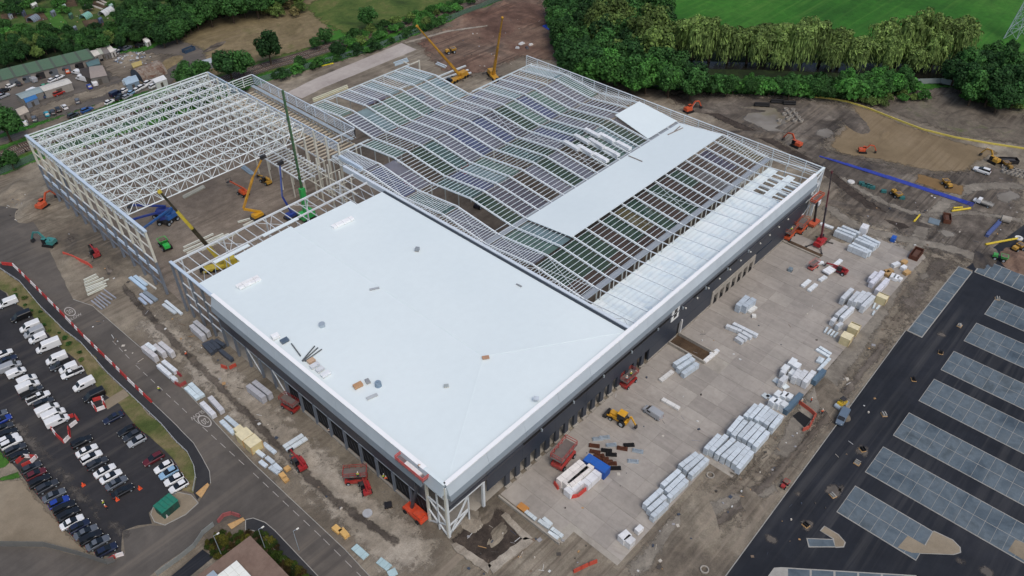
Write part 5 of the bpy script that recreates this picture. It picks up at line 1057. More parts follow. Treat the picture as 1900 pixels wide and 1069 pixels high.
def backhoe(col):
    r = thing('backhoe_loader', 'backhoe', 'digger'); part(r, 'chassis', lambda m: m.box(0, 0, 1.0, 4.0, 1.3, .7), M['machine'], col, paint=True); wheels(r, (1.5,), .85, .5, .36); wheels(r, (-1.1,), .95, .78, .48)
    c = part(r, 'cab', lambda m: m.box(-.7, 0, 2.1, 1.7, 1.6, 1.7, tx=.85), M['glass']); part(c, 'cab_roof', lambda m: m.box(-.7, 0, 3.0, 1.7, 1.6, .1), M['machine'], col, paint=True); part(r, 'bonnet', lambda m: m.box(1.2, 0, 1.6, 1.7, 1.0, .7, tx=.9), M['machine'], col, paint=True)
    part(r, 'loader_arm', lambda m: m.beam((-.1, -.7, 1.7), (2.5, -.7, .9), .16, .3).beam((-.1, .7, 1.7), (2.5, .7, .9), .16, .3), M['machine'], col, paint=True); part(r, 'front_bucket', lambda m: m.box(2.9, 0, .6, .9, 2.3, .8, tx=.6), M['machine'], DKM)
    part(r, 'rear_boom', lambda m: m.beam((-2.0, 0, 1.2), (-2.6, 0, 3.2), .26, .34).beam((-2.6, 0, 3.2), (-3.8, 0, 1.6), .24, .3), M['machine'], col, paint=True); part(r, 'rear_bucket', lambda m: m.box(-3.9, 0, 1.2, .6, .7, .7, tx=.6), M['machine'], DKM); return r
EXC, TEL, DUM, SCI, BOO, ROL, BAC = excavator(ORG), telehandler(RED), dumper(YEL), scissor(RED), boomlift(BLM), roller(ORG), backhoe(YEL)
def mach(proto, a, b, col, label, group=None, sc=1.0, z=0.0):
    """a: where it stands, b: a point it faces"""
    p = W(*a); p.z = z + .04; clone(proto, p, pang(a, b), label, group, col, sc)
mach(EXC, (82, 386), (103, 370), ORG, 'orange excavator with raised boom beside the tall frame at the left', sc=1.0)
mach(EXC, (93, 455), (60, 450), TEA, 'teal excavator on the mud beside the road bend')
mach(EXC, (1278, 208), (1306, 200), ORG, 'orange excavator behind the rails of the far roof edge', sc=.95)
mach(EXC, (1476, 272), (1445, 258), ORG, 'orange excavator on the dark mud near the far building corner', sc=.95)
mach(EXC, (1842, 302), (1815, 288), YEL, 'yellow excavator beside the dark skip cage', sc=.9)
mach(EXC, (1600, 283), (1620, 284), ORG, 'small orange digger working on the sand bed', sc=.75)
mach(TEL, (178, 474), (160, 448), RED, 'red telehandler on the mud outside the tall frame')
mach(TEL, (556, 864), (540, 842), RED, 'red telehandler lifting white panels by the left facade', sc=1.0)
mach(TEL, (678, 908), (668, 882), RED, 'red telehandler close behind the flat red lift at the left facade', sc=.95)
mach(TEL, (1556, 506), (1535, 497), RED, 'red telehandler carrying white panels on the yard', sc=.95)
mach(TEL, (494, 340), (478, 330), YEL, 'yellow telehandler inside the unroofed hall')
mach(SCI, (540, 758), (560, 770), (150, 44, 40), 'dark red scissor lift parked at the left facade', sc=1.1)
mach(SCI, (662, 892), (690, 890), (160, 50, 46), 'flat red scissor lift with a worker by the left facade', sc=1.2)
mach(SCI, (1045, 856), (1058, 840), (170, 64, 60), 'red scissor lift alone on the yard beside the white cargo', sc=1.5)
mach(SCI, (1165, 712), (1178, 700), (160, 44, 42), 'red scissor lift with two workers against the dark facade', sc=1.15)
mach(SCI, (1463, 440), (1474, 428), ORG, 'orange scissor lift nearest the trench at the dark facade', sc=1.25)
mach(SCI, (1485, 428), (1496, 416), ORG, 'orange scissor lift second from the trench at the dark facade', sc=1.2)
mach(SCI, (1508, 498), (1520, 490), (196, 104, 96), 'small faded pink lift on the yard near the flat panels', sc=.8)
for i, (a, b, c_) in enumerate((((302, 402), (262, 398), BLM), ((307, 412), (270, 420), BLM), ((316, 412), (280, 435), (44, 96, 160)))): mach(BOO, a, b, c_, '%s of three blue boom lifts with long folded booms in the hall' % ('upper', 'middle', 'lower')[i], None, 1.5)
mach(BOO, (452, 362), (426, 346), (200, 84, 44), 'orange boom lift with cream boom on the hall floor', sc=1.1)
mach(DUM, (1756, 346), (1750, 340), YEL, 'small yellow dumper on the orange sand patch'); mach(DUM, (1661, 364), (1668, 370), YEL, 'small yellow dumper beside the green drainage crates'); mach(DUM, (1886, 464), (1900, 458), YEL, 'yellow dumper at the right edge below the yellow pipe'); mach(DUM, (1853, 482), (1868, 486), (70, 160, 80), 'green dumper on the mud near the car park')
mach(DUM, (836, 99), (850, 96), YEL, 'yellow machine on the reddish earth between the crane booms', sc=1.2); mach(DUM, (1868, 312), (1860, 305), (150, 116, 50), 'dirty yellow dumper parked behind the white estate car')
mach(DUM, (1455, 902), (1460, 896), (170, 40, 44), 'little red dumper on the bank beside the black car park', sc=.6)
mach(ROL, (1560, 754), (1572, 746), (196, 164, 44), 'yellow roller beside the grey-blue van', sc=1.1)
mach(BAC, (1148, 782), (1130, 772), (214, 160, 40), 'yellow backhoe digger on the concrete yard', sc=1.2)
mach(DUM, (308, 460), (300, 450), GRN, 'bright green machine on the hall floor', sc=1.3)
INT = (((705, 196), RED, SCI), ((690, 190), (40, 70, 140), SCI), ((780, 190), TEA, BOO), ((805, 215), TEA, SCI), ((885, 185), (30, 70, 160), DUM), ((820, 160), (30, 44, 90), DUM), ((890, 384), NVY, DUM), ((862, 320), ORG, SCI), ((745, 255), (170, 60, 90), SCI), ((760, 345), (170, 60, 80), SCI), ((740, 300), WHT, SCI), ((1175, 420), (220, 222, 222), BOO), ((1200, 400), (220, 222, 222), BOO), ((1190, 455), NVY, SCI))
IN_ = ['red lift', 'blue lift', 'teal boom lift', 'teal lift', 'bright blue dumper', 'dark blue dumper', 'navy dumper', 'orange lift', 'pink-red lift', 'rose lift', 'white lift', 'white boom lift', 'white boom lift', 'navy lift']
for i, ((x, y), c_, pr_) in enumerate(INT):
    mach(pr_, (x, y), (x + tr.uniform(-20, 20), y + tr.uniform(-12, 12)), c_, '%s on the floor under the bare wavy roof, %s from far left' % (IN_[i], ORD[i]), None, 1.1)
# cranes
def telescopic(name, label, base, tip, col, col2, w=1.0, body=True, sections=4, rot=0):
    r = thing(name, label, 'crane', (base[0], base[1], .04)); b = Vector((0, 0, 2.4)); t_ = Vector((tip[0] - base[0], tip[1] - base[1], tip[2])); d = t_ - b; hz = math.atan2(d.y, d.x)
    for k in range(sections):
        p, q = b + d * (k / sections), b + d * ((k + 1) / sections); ob('boom_section', MB().beam(p, q, w * (1 - .17 * k), w * 1.15 * (1 - .17 * k)), M['machine'], r, color=col2 if k % 2 else col)
    ob('boom_head', MB().beam(t_, t_ + d.normalized() * .8, w * .9, w * .9), M['machine'], r, color=col)
    if body:
        rr = Matrix.Rotation(hz + rot, 4, 'Z'); 
        def tf(m): m.v = [tuple(rr @ Vector(v)) for v in m.v]; return m
        ob('carrier', tf(MB().bb(-5, 6, -1.3, 1.3, .7, 1.5)), M['machine'], r, color=col); ob('cab', tf(MB().box(6.0, 0, 1.9, 1.6, 2.4, 1.3, tx=.8)), M['glass'], r); ob('turret', tf(MB().box(-2.4, 0, 2.2, 4.0, 2.4, 1.5, tx=.9)), M['machine'], r, color=col)
        for x in (-4, -2.4, 2.6, 4.4):
            for s_ in (-1, 1): ob('wheel', tf(MB().cyl((x, s_ * 1.1, .62), (x, s_ * 1.5, .62), .62, 14)), M['rubber'], r)
        ob('outrigger', tf(MB().beam((1, -3.6, .9), (1, 3.6, .9), .3).beam((-4.6, -3.6, .9), (-4.6, 3.6, .9), .3)), M['machine'], r, color=DKM)
    return r
telescopic('mobile_crane', 'yellow and black crane boom rising from the gap beside the white roof', (17.9, 118.5), (8.4, 122.1, 30), (190, 172, 60), (46, 44, 30), 1.1)
telescopic('mobile_crane', 'yellow mobile crane whose boom leans left over the far roof end', (158.9, 160), (136.8, 158.9, 30), (190, 142, 44), (172, 126, 38), .9)
telescopic('mobile_crane', 'yellow mobile crane whose boom leans right over the far roof end', (170, 150), (165.5, 140.3, 30), (190, 142, 44), (172, 126, 38), .9)
gc = thing('tracked_crane', 'green crane with tall slim dark green mast standing in the hall', 'crane', (51, 121, .04))
ob('mast', MB().beam((0, 0, 2), (1.0, 1.5, 45), .55), M['machine'], gc, color=(58, 96, 62)); ob('mast_base', MB().bb(-.8, .8, -.7, .7, 1, 12), M['machine'], gc, color=(48, 168, 84)); ob('body', MB().bb(-2.4, 2.4, -1.5, 1.5, .9, 3.0), M['machine'], gc, color=(48, 168, 84))
for s_ in (-1, 1): ob('track', MB().box(0, s_ * 1.7, .5, 5, .7, 1.0, tx=.85), M['rubber'], gc)
for k in range(9): ob('mast_clamp', MB().box(.1 * k + .1, .16 * k + .2, 12 + 3.4 * k, .75, .75, .3), M['machine'], gc, color=(40, 74, 46))
sp = telescopic('spider_crane', 'red spider crane with tall dark boom on the concrete yard', (152.4, -9.7), (152.8, -6.9, 25), (96, 36, 46), (52, 46, 54), .5, body=False, sections=4)
ob('carrier', MB().bb(-2.4, 2.4, -1.1, 1.1, .7, 1.9), M['machine'], sp, color=(170, 30, 40)); ob('cab', MB().box(1.6, .5, 2.4, 1.2, 1.0, 1.2, tx=.8), M['glass'], sp); ob('turret', MB().box(-.6, 0, 2.3, 2.0, 1.6, 1.0), M['machine'], sp, color=(170, 30, 40))
for x, y in ((3.6, 2.6), (3.6, -2.6), (-3.6, 2.6), (-3.6, -2.6)): ob('outrigger_leg', MB().beam((x * .4, y * .3, 1.2), (x, y, .1), .24).box(x, y, .08, .7, .7, .1), M['machine'], sp, color=DKM)
# big boom lifts working in the hall
bl = thing('boom_lift', 'tall yellow boom lift with grey upper arm raised inside the hall', 'boom lift', (40, 133, .04)); ob('chassis', MB().box(0, 0, .9, 4.2, 2.6, .8), M['machine'], bl, color=DKM)
for x in (-1.5, 1.5):
    for s_ in (-1, 1): ob('wheel', MB().cyl((x, s_ * 1.2, .6), (x, s_ * 1.65, .6), .6, 14), M['rubber'], bl)
ob('turret', MB().box(0, 0, 1.8, 3.6, 2.2, 1.1, tx=.85), M['machine'], bl, color=(200, 150, 40)); ob('lower_boom', MB().beam((1.5, 0, 2), (-3.5, 1.5, 5), .7), M['machine'], bl, color=(200, 150, 40)); ob('upper_boom', MB().beam((-3.5, 1.5, 5.2), (2.5, 2, 14), .6).beam((2.5, 2, 14), (6.5, 1, 19.5), .42), M['machine'], bl, color=(188, 140, 48)); ob('basket', MB().box(7, 1, 20, 1.8, 1.0, 1.1), M['machine'], bl, color=DKM)
bl = thing('boom_lift', 'tall blue boom lift beside the green mast in the hall', 'boom lift', (47.5, 125, .04)); ob('chassis', MB().box(0, 0, .9, 4.0, 2.5, .8), M['machine'], bl, color=DKM); ob('turret', MB().box(0, 0, 1.8, 3.2, 2.2, 1.1, tx=.85), M['machine'], bl, color=BLM)
for x in (-1.5, 1.5):
    for s_ in (-1, 1): ob('wheel', MB().cyl((x, s_ * 1.15, .6), (x, s_ * 1.6, .6), .6, 14), M['rubber'], bl)
ob('lower_boom', MB().beam((.5, 0, 2), (-1.2, .8, 9), .6), M['machine'], bl, color=BLM); ob('upper_boom', MB().beam((-1.2, .8, 9), (1.2, 2.4, 19), .44), M['machine'], bl, color=(70, 90, 150)); ob('basket', MB().box(1.6, 2.4, 19.6, 1.8, 1.0, 1.1), M['machine'], bl, color=DKM)
# platform lift at the front corner of the building
pl = thing('platform_lift', 'orange-based boom lift with a long pink platform raised at the front roof corner', 'boom lift', W(772, 955)); pl.location.z = .04
pq = W(766, 868, 17) - pl.location
ob('base', MB().box(0, 0, 1.0, 6.2, 2.6, .9, rz=math.pi / 2, tx=.92), M['machine'], pl, color=(206, 74, 44))
for x in (-2, 2):
    for s_ in (-1, 1): ob('wheel', MB().cyl((s_ * 1.1, x, .55), (s_ * 1.55, x, .55), .55, 14), M['rubber'], pl)
ob('engine_pod', MB().box(-.3, -1.6, 1.9, 1.8, 2.2, .9), M['machine'], pl, color=(206, 74, 44)); ob('boom', MB().beam((0, 1.2, 1.5), (pq.x * .5, pq.y * .5 - .5, 9), .6).beam((pq.x * .5, pq.y * .5 - .5, 9), (pq.x, pq.y, 16.6), .42), M['machine'], pl, color=(58, 64, 74))
ob('platform', MB().box(pq.x, pq.y, 16.9, 2.2, 8.6, .2), M['machine'], pl, color=(120, 110, 112)); m = MB()
for z in (17.5, 18.1):
    for s_ in (-1, 1): m.beam((pq.x + s_ * 1.1, pq.y - 4.3, z), (pq.x + s_ * 1.1, pq.y + 4.3, z), .12, .3).beam((pq.x - 1.1, pq.y + s_ * 4.3, z), (pq.x + 1.1, pq.y + s_ * 4.3, z), .12, .3)
for k in range(9):
    for s_ in (-1, 1): m.beam((pq.x + s_ * 1.1, pq.y - 4.3 + k * 1.07, 16.9), (pq.x + s_ * 1.1, pq.y - 4.3 + k * 1.07, 18.2), .09)
ob('guard_rail', m, M['machine'], pl, color=(206, 96, 92)); ob('panel_on_platform', MB().box(pq.x - .3, pq.y - .5, 17.3, .9, 4.6, .5), M['wrap'], pl, color=(224, 222, 220))
pl = thing('platform_lift', 'orange lift platform raised beside the far corner of the dark facade', 'boom lift', (161.5, -2.6, .04)); ob('base', MB().box(0, -.6, .9, 4.4, 2.2, .8), M['machine'], pl, color=ORG); ob('boom', MB().beam((0, -.6, 1.2), (0, .4, 9.2), .6), M['machine'], pl, color=DKM); ob('platform', MB().box(0, .6, 9.4, 6.2, 1.8, .2), M['machine'], pl, color=(120, 104, 100)); m = MB()
for z in (10, 10.6): m.beam((-3.1, -.3, z), (3.1, -.3, z), .12, .3).beam((-3.1, 1.5, z), (3.1, 1.5, z), .12, .3).beam((-3.1, -.3, z), (-3.1, 1.5, z), .12, .3).beam((3.1, -.3, z), (3.1, 1.5, z), .12, .3)
ob('guard_rail', m, M['machine'], pl, color=ORG)
# ================================================================ people
def skin_mesh(name, vs, es, rs, mat, root, color=None):
    me = bpy.data.meshes.new(name); me.from_pydata(vs, es, []); me.update(); o = bpy.data.objects.new(name, me); COL.objects.link(o); o.parent = root; me.materials.append(mat)
    o.modifiers.new('skin', 'SKIN'); sv = me.skin_vertices[0].data
    for d, r_ in zip(sv, rs): d.radius = r_ if isinstance(r_, tuple) else (r_, r_)
    sv[0].use_root = True; sb = o.modifiers.new('sub', 'SUBSURF'); sb.levels = 1; sb.render_levels = 1
    if color: o.color = lin(color)
    KIDS.setdefault(root.name, []).append(o); return o
pe = thing('person', 'person', 'person')
V_ = [(0, 0, .95), (0, 0, 1.15), (0, 0, 1.38), (0, 0, 1.52), (.02, 0, 1.64), (.02, 0, 1.76), (0, .12, .9), (.06, .13, .5), (.0, .14, .08), (.14, .15, .04), (0, -.12, .9), (-.06, -.13, .5), (-.1, -.14, .08), (.05, -.15, .04), (0, .22, 1.42), (.03, .27, 1.14), (.16, .25, .95), (.2, .24, .87), (0, -.22, 1.42), (.03, -.27, 1.14), (.16, -.25, .95), (.2, -.24, .87)]
E_ = [(0, 1), (1, 2), (2, 3), (3, 4), (4, 5), (0, 6), (6, 7), (7, 8), (8, 9), (0, 10), (10, 11), (11, 12), (12, 13), (2, 14), (14, 15), (15, 16), (16, 17), (2, 18), (18, 19), (19, 20), (20, 21)]
skin_mesh('body', V_, E_, [(.13, .17), (.12, .16), (.13, .19), .055, .09, .075, .085, .062, .045, .04, .085, .062, .045, .04, .06, .045, .035, .045, .06, .045, .035, .045], M['skin'], pe)
skin_mesh('trousers', [V_[i] for i in (0, 6, 7, 8, 10, 11, 12)], [(0, 1), (1, 2), (2, 3), (0, 4), (4, 5), (5, 6)], [(.16, .19), .11, .085, .075, .11, .085, .075], M['cloth'], pe, (40, 44, 58))
jk = skin_mesh('jacket', [V_[i] for i in (1, 0, 2, 14, 15, 16, 18, 19, 20)], [(0, 1), (0, 2), (2, 3), (3, 4), (4, 5), (2, 6), (6, 7), (7, 8)], [(.15, .19), (.16, .2), (.15, .21), .085, .065, .055, .085, .065, .055], M['cloth'], pe, (230, 100, 40)); PAINT.add(jk.name)
part(pe, 'helmet', lambda m: m.cyl((.02, 0, 1.72), (.02, 0, 1.8), .13, 10, .125).cyl((.02, 0, 1.8), (.02, 0, 1.87), .12, 10, .05), M['paint'], (232, 232, 228))
HO, HY_ = (236, 92, 36), (190, 220, 60)
for i, (x, y, z, a, c_, lb) in enumerate(((297, 727, .03, 1, HY_, 'person in yellow-green jacket walking on the road by the barriers'), (347, 662, .03, 2, HO, 'person in orange jacket on the mud near the white packs'), (199, 946, .04, .5, HO, 'person in orange jacket standing in the car park near the dark saloon'), (195, 938, .04, 2.2, HY_, 'person in yellow-green jacket beside the one in orange in the car park'),
    (717, 893, .03, 4, HO, 'person in orange jacket at the open bay of the left facade'), (713, 889, .03, 4.4, HY_, 'person in yellow-green vest close to the open bay of the left facade'), (1524, 769, .03, 1, HO, 'person in orange standing on the mud near the dark pit'), (1504, 747, .03, 2, HO, 'person in orange near the corner of the stacked white cubes'), (612, 805, .03, 1, (220, 214, 200), 'person in pale jacket inside the dark bays of the left facade'), (1486, 750, .03, 1, (210, 190, 170), 'person by the end of the long white packs'))):
    p = W(x, y); p.z = z + .02; clone(pe, p, a, lb, None, c_, 1.05)
for (x, y, z, c_, lb) in ((664, 881, 3.0, HY_, 'person in yellow-green vest standing on the flat red lift'), (1163, 702, 3.0, (226, 228, 224), 'person with white helmet on the left end of the red lift at the facade'), (1171, 694, 3.0, HY_, 'person in yellow vest on the right end of the red lift at the facade'), (1469, 426, 3.3, HY_, 'person in yellow vest on the orange lift nearest the trench')):
    p = W(x, y, z + .9); p.z = z; clone(pe, p, 1, lb, None, c_, 1.05)
clone(pe, Vector((pl.location.x * 0, 0, 0)) + W(778, 866, 17.9) - Vector((0, 0, .9)), 1, 'person in dark green vest on the long pink platform', None, (80, 96, 40), 1.05)
# ================================================================ stored materials
def stack(p0, p1, w, h, label, col=(206, 214, 218), layers=2, group=None, z0=.07, name='panel_pack', cat='panel pack', mat='wrap'):
    """a pack of panels: p0, p1 are the ends of its top centre line"""
    c = (p0 + p1) / 2; d = p1 - p0; L = d.length; r = thing(name, label, cat, (c.x, c.y, z0), math.atan2(d.y, d.x), group); hh = h / layers; v = vr.uniform(.94, 1.04)
    cl = tuple(min(255, x * v) for x in col)
    for k in range(layers):
        j = vr.uniform(-.06, .06)
        ob('bundle', MB().bb(-L / 2 + j, L / 2 + j, -w / 2, w / 2, k * hh + .09, (k + 1) * hh), M[mat], r, color=cl)
    m = MB()
    for k in range(layers):
        for x in (-L * .38, 0, L * .38): m.bb(x - .06, x + .06, -w / 2, w / 2, k * hh, k * hh + .09)
    ob('timber_bearers', m, M['wood'], r)
    if L > 3 and mat == 'wrap':
        m = MB(); n_ = max(2, int(L / 2.2))
        for k in range(n_): x = -L / 2 + L * (k + .5) / n_; m.bb(x - .04, x + .04, -w / 2 - .012, w / 2 + .012, .1, h + .012)
        ob('strap', m, M['matte'], r, color=tuple(v_ * .8 for v_ in cl))
    return r
def stacks(Z, lst, w, h, phrase, group, col=(206, 214, 218), layers=2, z0=.07, **kw):
    for i, (a, b) in enumerate(lst): stack(Z(*a, h), Z(*b, h), w, h, phrase % ORD[i], col, layers, group, z0, **kw)
Z1 = Zr(1440, 400, 6.786); Z2 = Zr(1440, 540, 6.786); Z3 = Zr(1300, 690, 6.786); Z4 = Zr(1180, 500, 6.786); Z6 = Zr(230, 580, 6.786); Z7 = Zr(400, 730, 6.786); ZG = Zr(960, 799, 3.958); ZP = Zr(960, 520, 3.958); ZM = Zr(160, 430, 5.9375); ZH = Zr(340, 290, 5.9375); ZB = Zr(480, 260, 3.958); ZL = Zr(480, 520, 3.958)
WP = (202, 212, 218)
stacks(Z3, [((565, 560), (705, 410)), ((625, 575), (780, 405)), ((700, 605), (850, 435)), ((760, 625), (905, 480)), ((820, 660), (960, 510)), ((890, 705), (1020, 545))], 1.15, 2.3, 'long white panel pack, %s from the left in the back row of the big block', 'back row of long packs', WP)
stacks(Z3, [((360, 750), (515, 565)), ((410, 800), (570, 615)), ((490, 820), (660, 630)), ((555, 850), (735, 660)), ((620, 895), (790, 700)), ((680, 940), (850, 750))], 1.15, 2.3, 'long white panel pack, %s from the left in the middle row of the big block', 'middle row of long packs', WP)
stacks(ZG, [((1385, 135), (1485, 30)), ((1425, 148), (1535, 35)), ((1465, 175), (1590, 60)), ((1508, 198), (1630, 88)), ((1552, 218), (1665, 100)), ((1592, 244), (1700, 120)), ((1622, 275), (1725, 150))], 1.15, 2.3, 'long white panel pack, %s from the left in the front row of the big block', 'front row of long packs', WP)
stacks(ZG, [((935, 545), (1060, 430)), ((965, 585), (1085, 480)), ((990, 630), (1100, 530))], 1.15, 2.0, 'long white panel pack, %s from the left in the row nearest the yard corner', 'row of packs nearest the yard corner', WP)
stacks(ZG, [((1065, 400), (1190, 290)), ((1095, 445), (1220, 325)), ((1110, 490), (1245, 360))], 1.15, 2.0, 'long white panel pack, %s from the left in the second row from the yard corner', 'second row of packs from the corner', WP)
stacks(ZG, [((1195, 260), (1320, 165)), ((1230, 290), (1360, 180)), ((1270, 325), (1395, 205))], 1.15, 2.0, 'long white panel pack, %s from the left in the third row from the yard corner', 'third row of packs from the corner', WP)
stacks(Z3, [((950, 300), (1010, 245)), ((1030, 310), (1085, 255)), ((1095, 325), (1140, 275)), ((890, 378), (945, 328)), ((950, 398), (1010, 345)), ((1020, 422), (1080, 378))], 1.5, 2.4, 'white cube-like pack, %s of six behind the big block of long packs', 'six cube-like packs', (222, 228, 230))
stacks(Z3, [((1175, 75), (1250, -25)), ((1245, 90), (1330, -15)), ((1310, 130), (1430, -10)), ((1010, 120), (1080, 50)), ((1030, 10), (1060, -20))], 1.3, 2.4, 'white pack, %s from the left in the cluster above the six cubes', 'cluster above the cubes', (214, 218, 220))
stacks(Z3, [((935, 130), (980, 90)), ((1030, 195), (1095, 165)), ((790, 320), (840, 285)), ((850, 330), (885, 300))], 1.6, .4, 'low pale sheet pile, %s among the white cubes', 'low sheet piles', (206, 216, 218), 1)
stacks(Z2, [((835, 95), (960, -30)), ((935, 125), (1040, 10)), ((985, 135), (1115, 5)), ((1050, 145), (1180, 20)), ((1090, 195), (1230, 60))], 1.2, 2.5, 'white pack, %s from the left in the tall group before the upper cream crate', 'tall group by the upper crate', (204, 210, 214))
stacks(Z2, [((760, 305), (890, 190)), ((825, 340), (970, 205)), ((705, 378), (745, 338)), ((770, 440), (830, 400))], 1.1, 1.9, 'white pack, %s from the left in the group above the two cream crates', 'group above the two crates', (208, 214, 218))
stacks(Z2, [((90, 995), (145, 935)), ((180, 920), (240, 850)), ((240, 960), (290, 905)), ((185, 1050), (235, 1000))], 1.5, 2.0, 'short white pack, %s from the left beside the thin flat beams', 'short packs by the flat beams', (220, 226, 228))
stacks(Z2, [((510, 730), (670, 825)), ((545, 700), (690, 790))], .9, .6, 'thin white beam bundle, %s of two below the lower cream crate', 'thin beam bundles', (214, 224, 228), 1)
stacks(Z2, [((530, 1000), (675, 845)), ((520, 890), (560, 830)), ((560, 900), (595, 845))], .8, .7, 'narrow pale strip pack, %s along the yard edge below the crates', 'narrow strips at the yard edge', (204, 216, 222), 1)
stacks(Z2, [((610, 520), (650, 455)), ((650, 540), (700, 480)), ((690, 560), (735, 505)), ((730, 575), (780, 520)), ((1225, 215), (1250, 150)), ((1215, 300), (1240, 250)), ((1265, 225), (1305, 180))], .5, .5, 'short pale strip lying loose, %s by the cream crates', 'loose strips by the crates', (204, 216, 220), 1)
stacks(Z3, [((1070, 480), (1270, 270)), ((1430, 110), (1560, -30))], 1.3, 1.8, 'blue-grey slatted rack, %s from below along the yard edge', 'slatted racks', (84, 108, 126), 3, name='slatted_rack', cat='rack', mat='matte')
stacks(Z1, [((835, 130), (1055, 220)), ((775, 155), (1005, 242)), ((745, 185), (970, 278))], 1.15, 2.1, 'long white wrapped pack, %s in the upper trio beside the tall white box', 'upper trio by the white box', WP)
stacks(Z1, [((1095, 245), (1305, 345)), ((1040, 265), (1270, 375)), ((1000, 290), (1245, 390)), ((960, 345), (1200, 455)), ((920, 370), (1160, 470))], 1.15, 2.1, 'long white wrapped pack, %s in the lower five near the blue tank', 'lower five by the blue tank', WP)
stacks(Z1, [((560, 95), (720, 155)), ((735, 625), (820, 555)), ((550, 815), (625, 765)), ((335, 885), (425, 810)), ((415, 940), (510, 860)), ((510, 585), (600, 590))], 1.2, .7, 'flat white pack on the yard, %s around the red telehandler with panels', 'flat packs round the telehandler', (222, 228, 230), 1)
stack(Z1(625, 715, 1.2), Z1(715, 660, 1.2), 2.4, .6, 'wide white panel pack held up on the forks of the yard telehandler', (226, 230, 232), 2, None, .7)
stacks(Z1, [((1200, 850), (1345, 700)), ((1190, 790), (1270, 710)), ((1275, 940), (1410, 795))], 1.3, 2.0, 'white pack, %s from the left beside the timber pallets', 'packs by the timber pallets', (212, 214, 222))
stacks(Z1, [((1380, 700), (1470, 680)), ((1390, 740), (1440, 700)), ((1590, 590), (1640, 560)), ((1620, 720), (1680, 690))], 1.4, 1.0, 'tan timber stack, %s near the brown skip', 'timber stacks by the brown skip', (182, 148, 100), 2, name='timber_stack', cat='timber', mat='matte')
stacks(Z1, [((1470, 620), (1550, 590)), ((1590, 660), (1630, 630)), ((1460, 780), (1490, 730)), ((1500, 795), (1535, 745)), ((1545, 800), (1575, 775))], 1.3, 1.1, 'small white wrapped pallet, %s near the brown skip', 'white pallets by the brown skip', (228, 232, 234), 1)
stacks(Z4, [((1285, 455), (1410, 335)), ((1365, 465), (1490, 365))], 1.5, 2.6, 'grey-wrapped stacked pack, %s of two alone in mid yard', 'two grey stacks in mid yard', (178, 190, 200), 3)
stacks(Z4, [((1420, 530), (1510, 465)), ((1465, 575), (1515, 580))], 1.2, .8, 'pale pack lying by the grey stacks in mid yard, %s from above', 'pale packs by the grey stacks', (222, 222, 216), 1)
stacks(Z4, [((1140, 700), (1330, 775)), ((1225, 675), (1530, 825)), ((1340, 785), (1455, 850)), ((1285, 815), (1395, 875)), ((1260, 850), (1350, 910))], 1.1, 1.2, 'white pack, %s in the diagonal group in mid yard', 'diagonal group in mid yard', (204, 210, 214))
stacks(ZP, [((1155, 615), (1270, 545)), ((1180, 650), (1295, 572)), ((1215, 685), (1325, 608))], 1.2, 1.7, 'long pale pack, %s of three beside the earth pit', 'three packs by the pit', (194, 206, 214))
stacks(ZP, [((1050, 735), (1140, 665)), ((1375, 595), (1465, 520)), ((1065, 870), (1190, 940))], 1.1, .7, 'single flat pale pack, %s from the left around the earth pit', 'flat packs round the pit', (218, 218, 214), 1)
stacks(ZG, [((760, 790), (820, 745)), ((805, 820), (845, 780))], 1.8, 2.0, 'white square pack, %s of two at the near corner of the yard', 'square packs at the near corner', (216, 218, 218)); stack(ZG(875, 735, 1.4), ZG(915, 700, 1.4), 1.2, 1.4, 'small white pack behind the square ones at the near yard corner', (226, 228, 228))
stacks(ZG, [((60, 590), (135, 650)), ((155, 655), (235, 710)), ((190, 640), (250, 690)), ((250, 715), (330, 775)), ((225, 745), (300, 790))], .9, .7, 'pale flat bundle, %s along the low wall at the near yard end', 'bundles along the low wall', (206, 216, 218), 1)
stack(ZG(10, 540, .6), ZG(70, 585, .6), 1.6, .6, 'orange-brown timber pallet by the low wall of the yard', (190, 132, 68), 2, None, .07, 'timber_stack', 'timber', 'matte')
stack(Z4(940, 1065, .6), Z4(1035, 1010, .6), 1.0, .6, 'white flat pack at the outer end of the earth pit', (224, 228, 230), 1)
# cargo in the near yard: wrapped loads, blue container, steel frames
stacks(ZG, [((305, 365), (475, 225)), ((345, 390), (510, 258)), ((385, 395), (550, 250))], 1.5, 2.6, 'cream-white wrapped load, %s of three long ones by the blue container', 'long loads by the container', (222, 218, 212), 2)
stacks(ZG, [((365, 450), (465, 365)), ((495, 390), (595, 300))], 2.0, 2.0, 'bulky white sheeted load, %s of two before the blue container', 'bulky loads by the container', (226, 228, 230), 1)
cn = thing('shipping_container', 'blue shipping container standing on the concrete yard', 'container'); a, b = ZG(512, 195, 2.6), ZG(655, 285, 2.6); cn.location = ((a.x + b.x) / 2, (a.y + b.y) / 2, .07); cn.rotation_euler = (0, 0, math.atan2(b.y - a.y, b.x - a.x))
ob('roof', MB().bb(-3.0, 3.0, -1.2, 1.2, 2.5, 2.6), M['matte'], cn, color=(30, 92, 176)); ob('floor', MB().bb(-3, 3, -1.2, 1.2, 0, .15), M['matte'], cn, color=(20, 60, 120))
for s_ in (-1, 1):
    ob('side_wall', MB().bb(-3, 3, s_ * 1.2 - .03, s_ * 1.2 + .03, .1, 2.55), M['matte'], cn, color=(26, 80, 158)); m = MB()
    for k in range(20): m.bb(-2.9 + k * .3, -2.78 + k * .3, s_ * 1.22 - .04, s_ * 1.22 + .04, .2, 2.45)
    ob('corrugation', m, M['matte'], cn, color=(26, 80, 158))
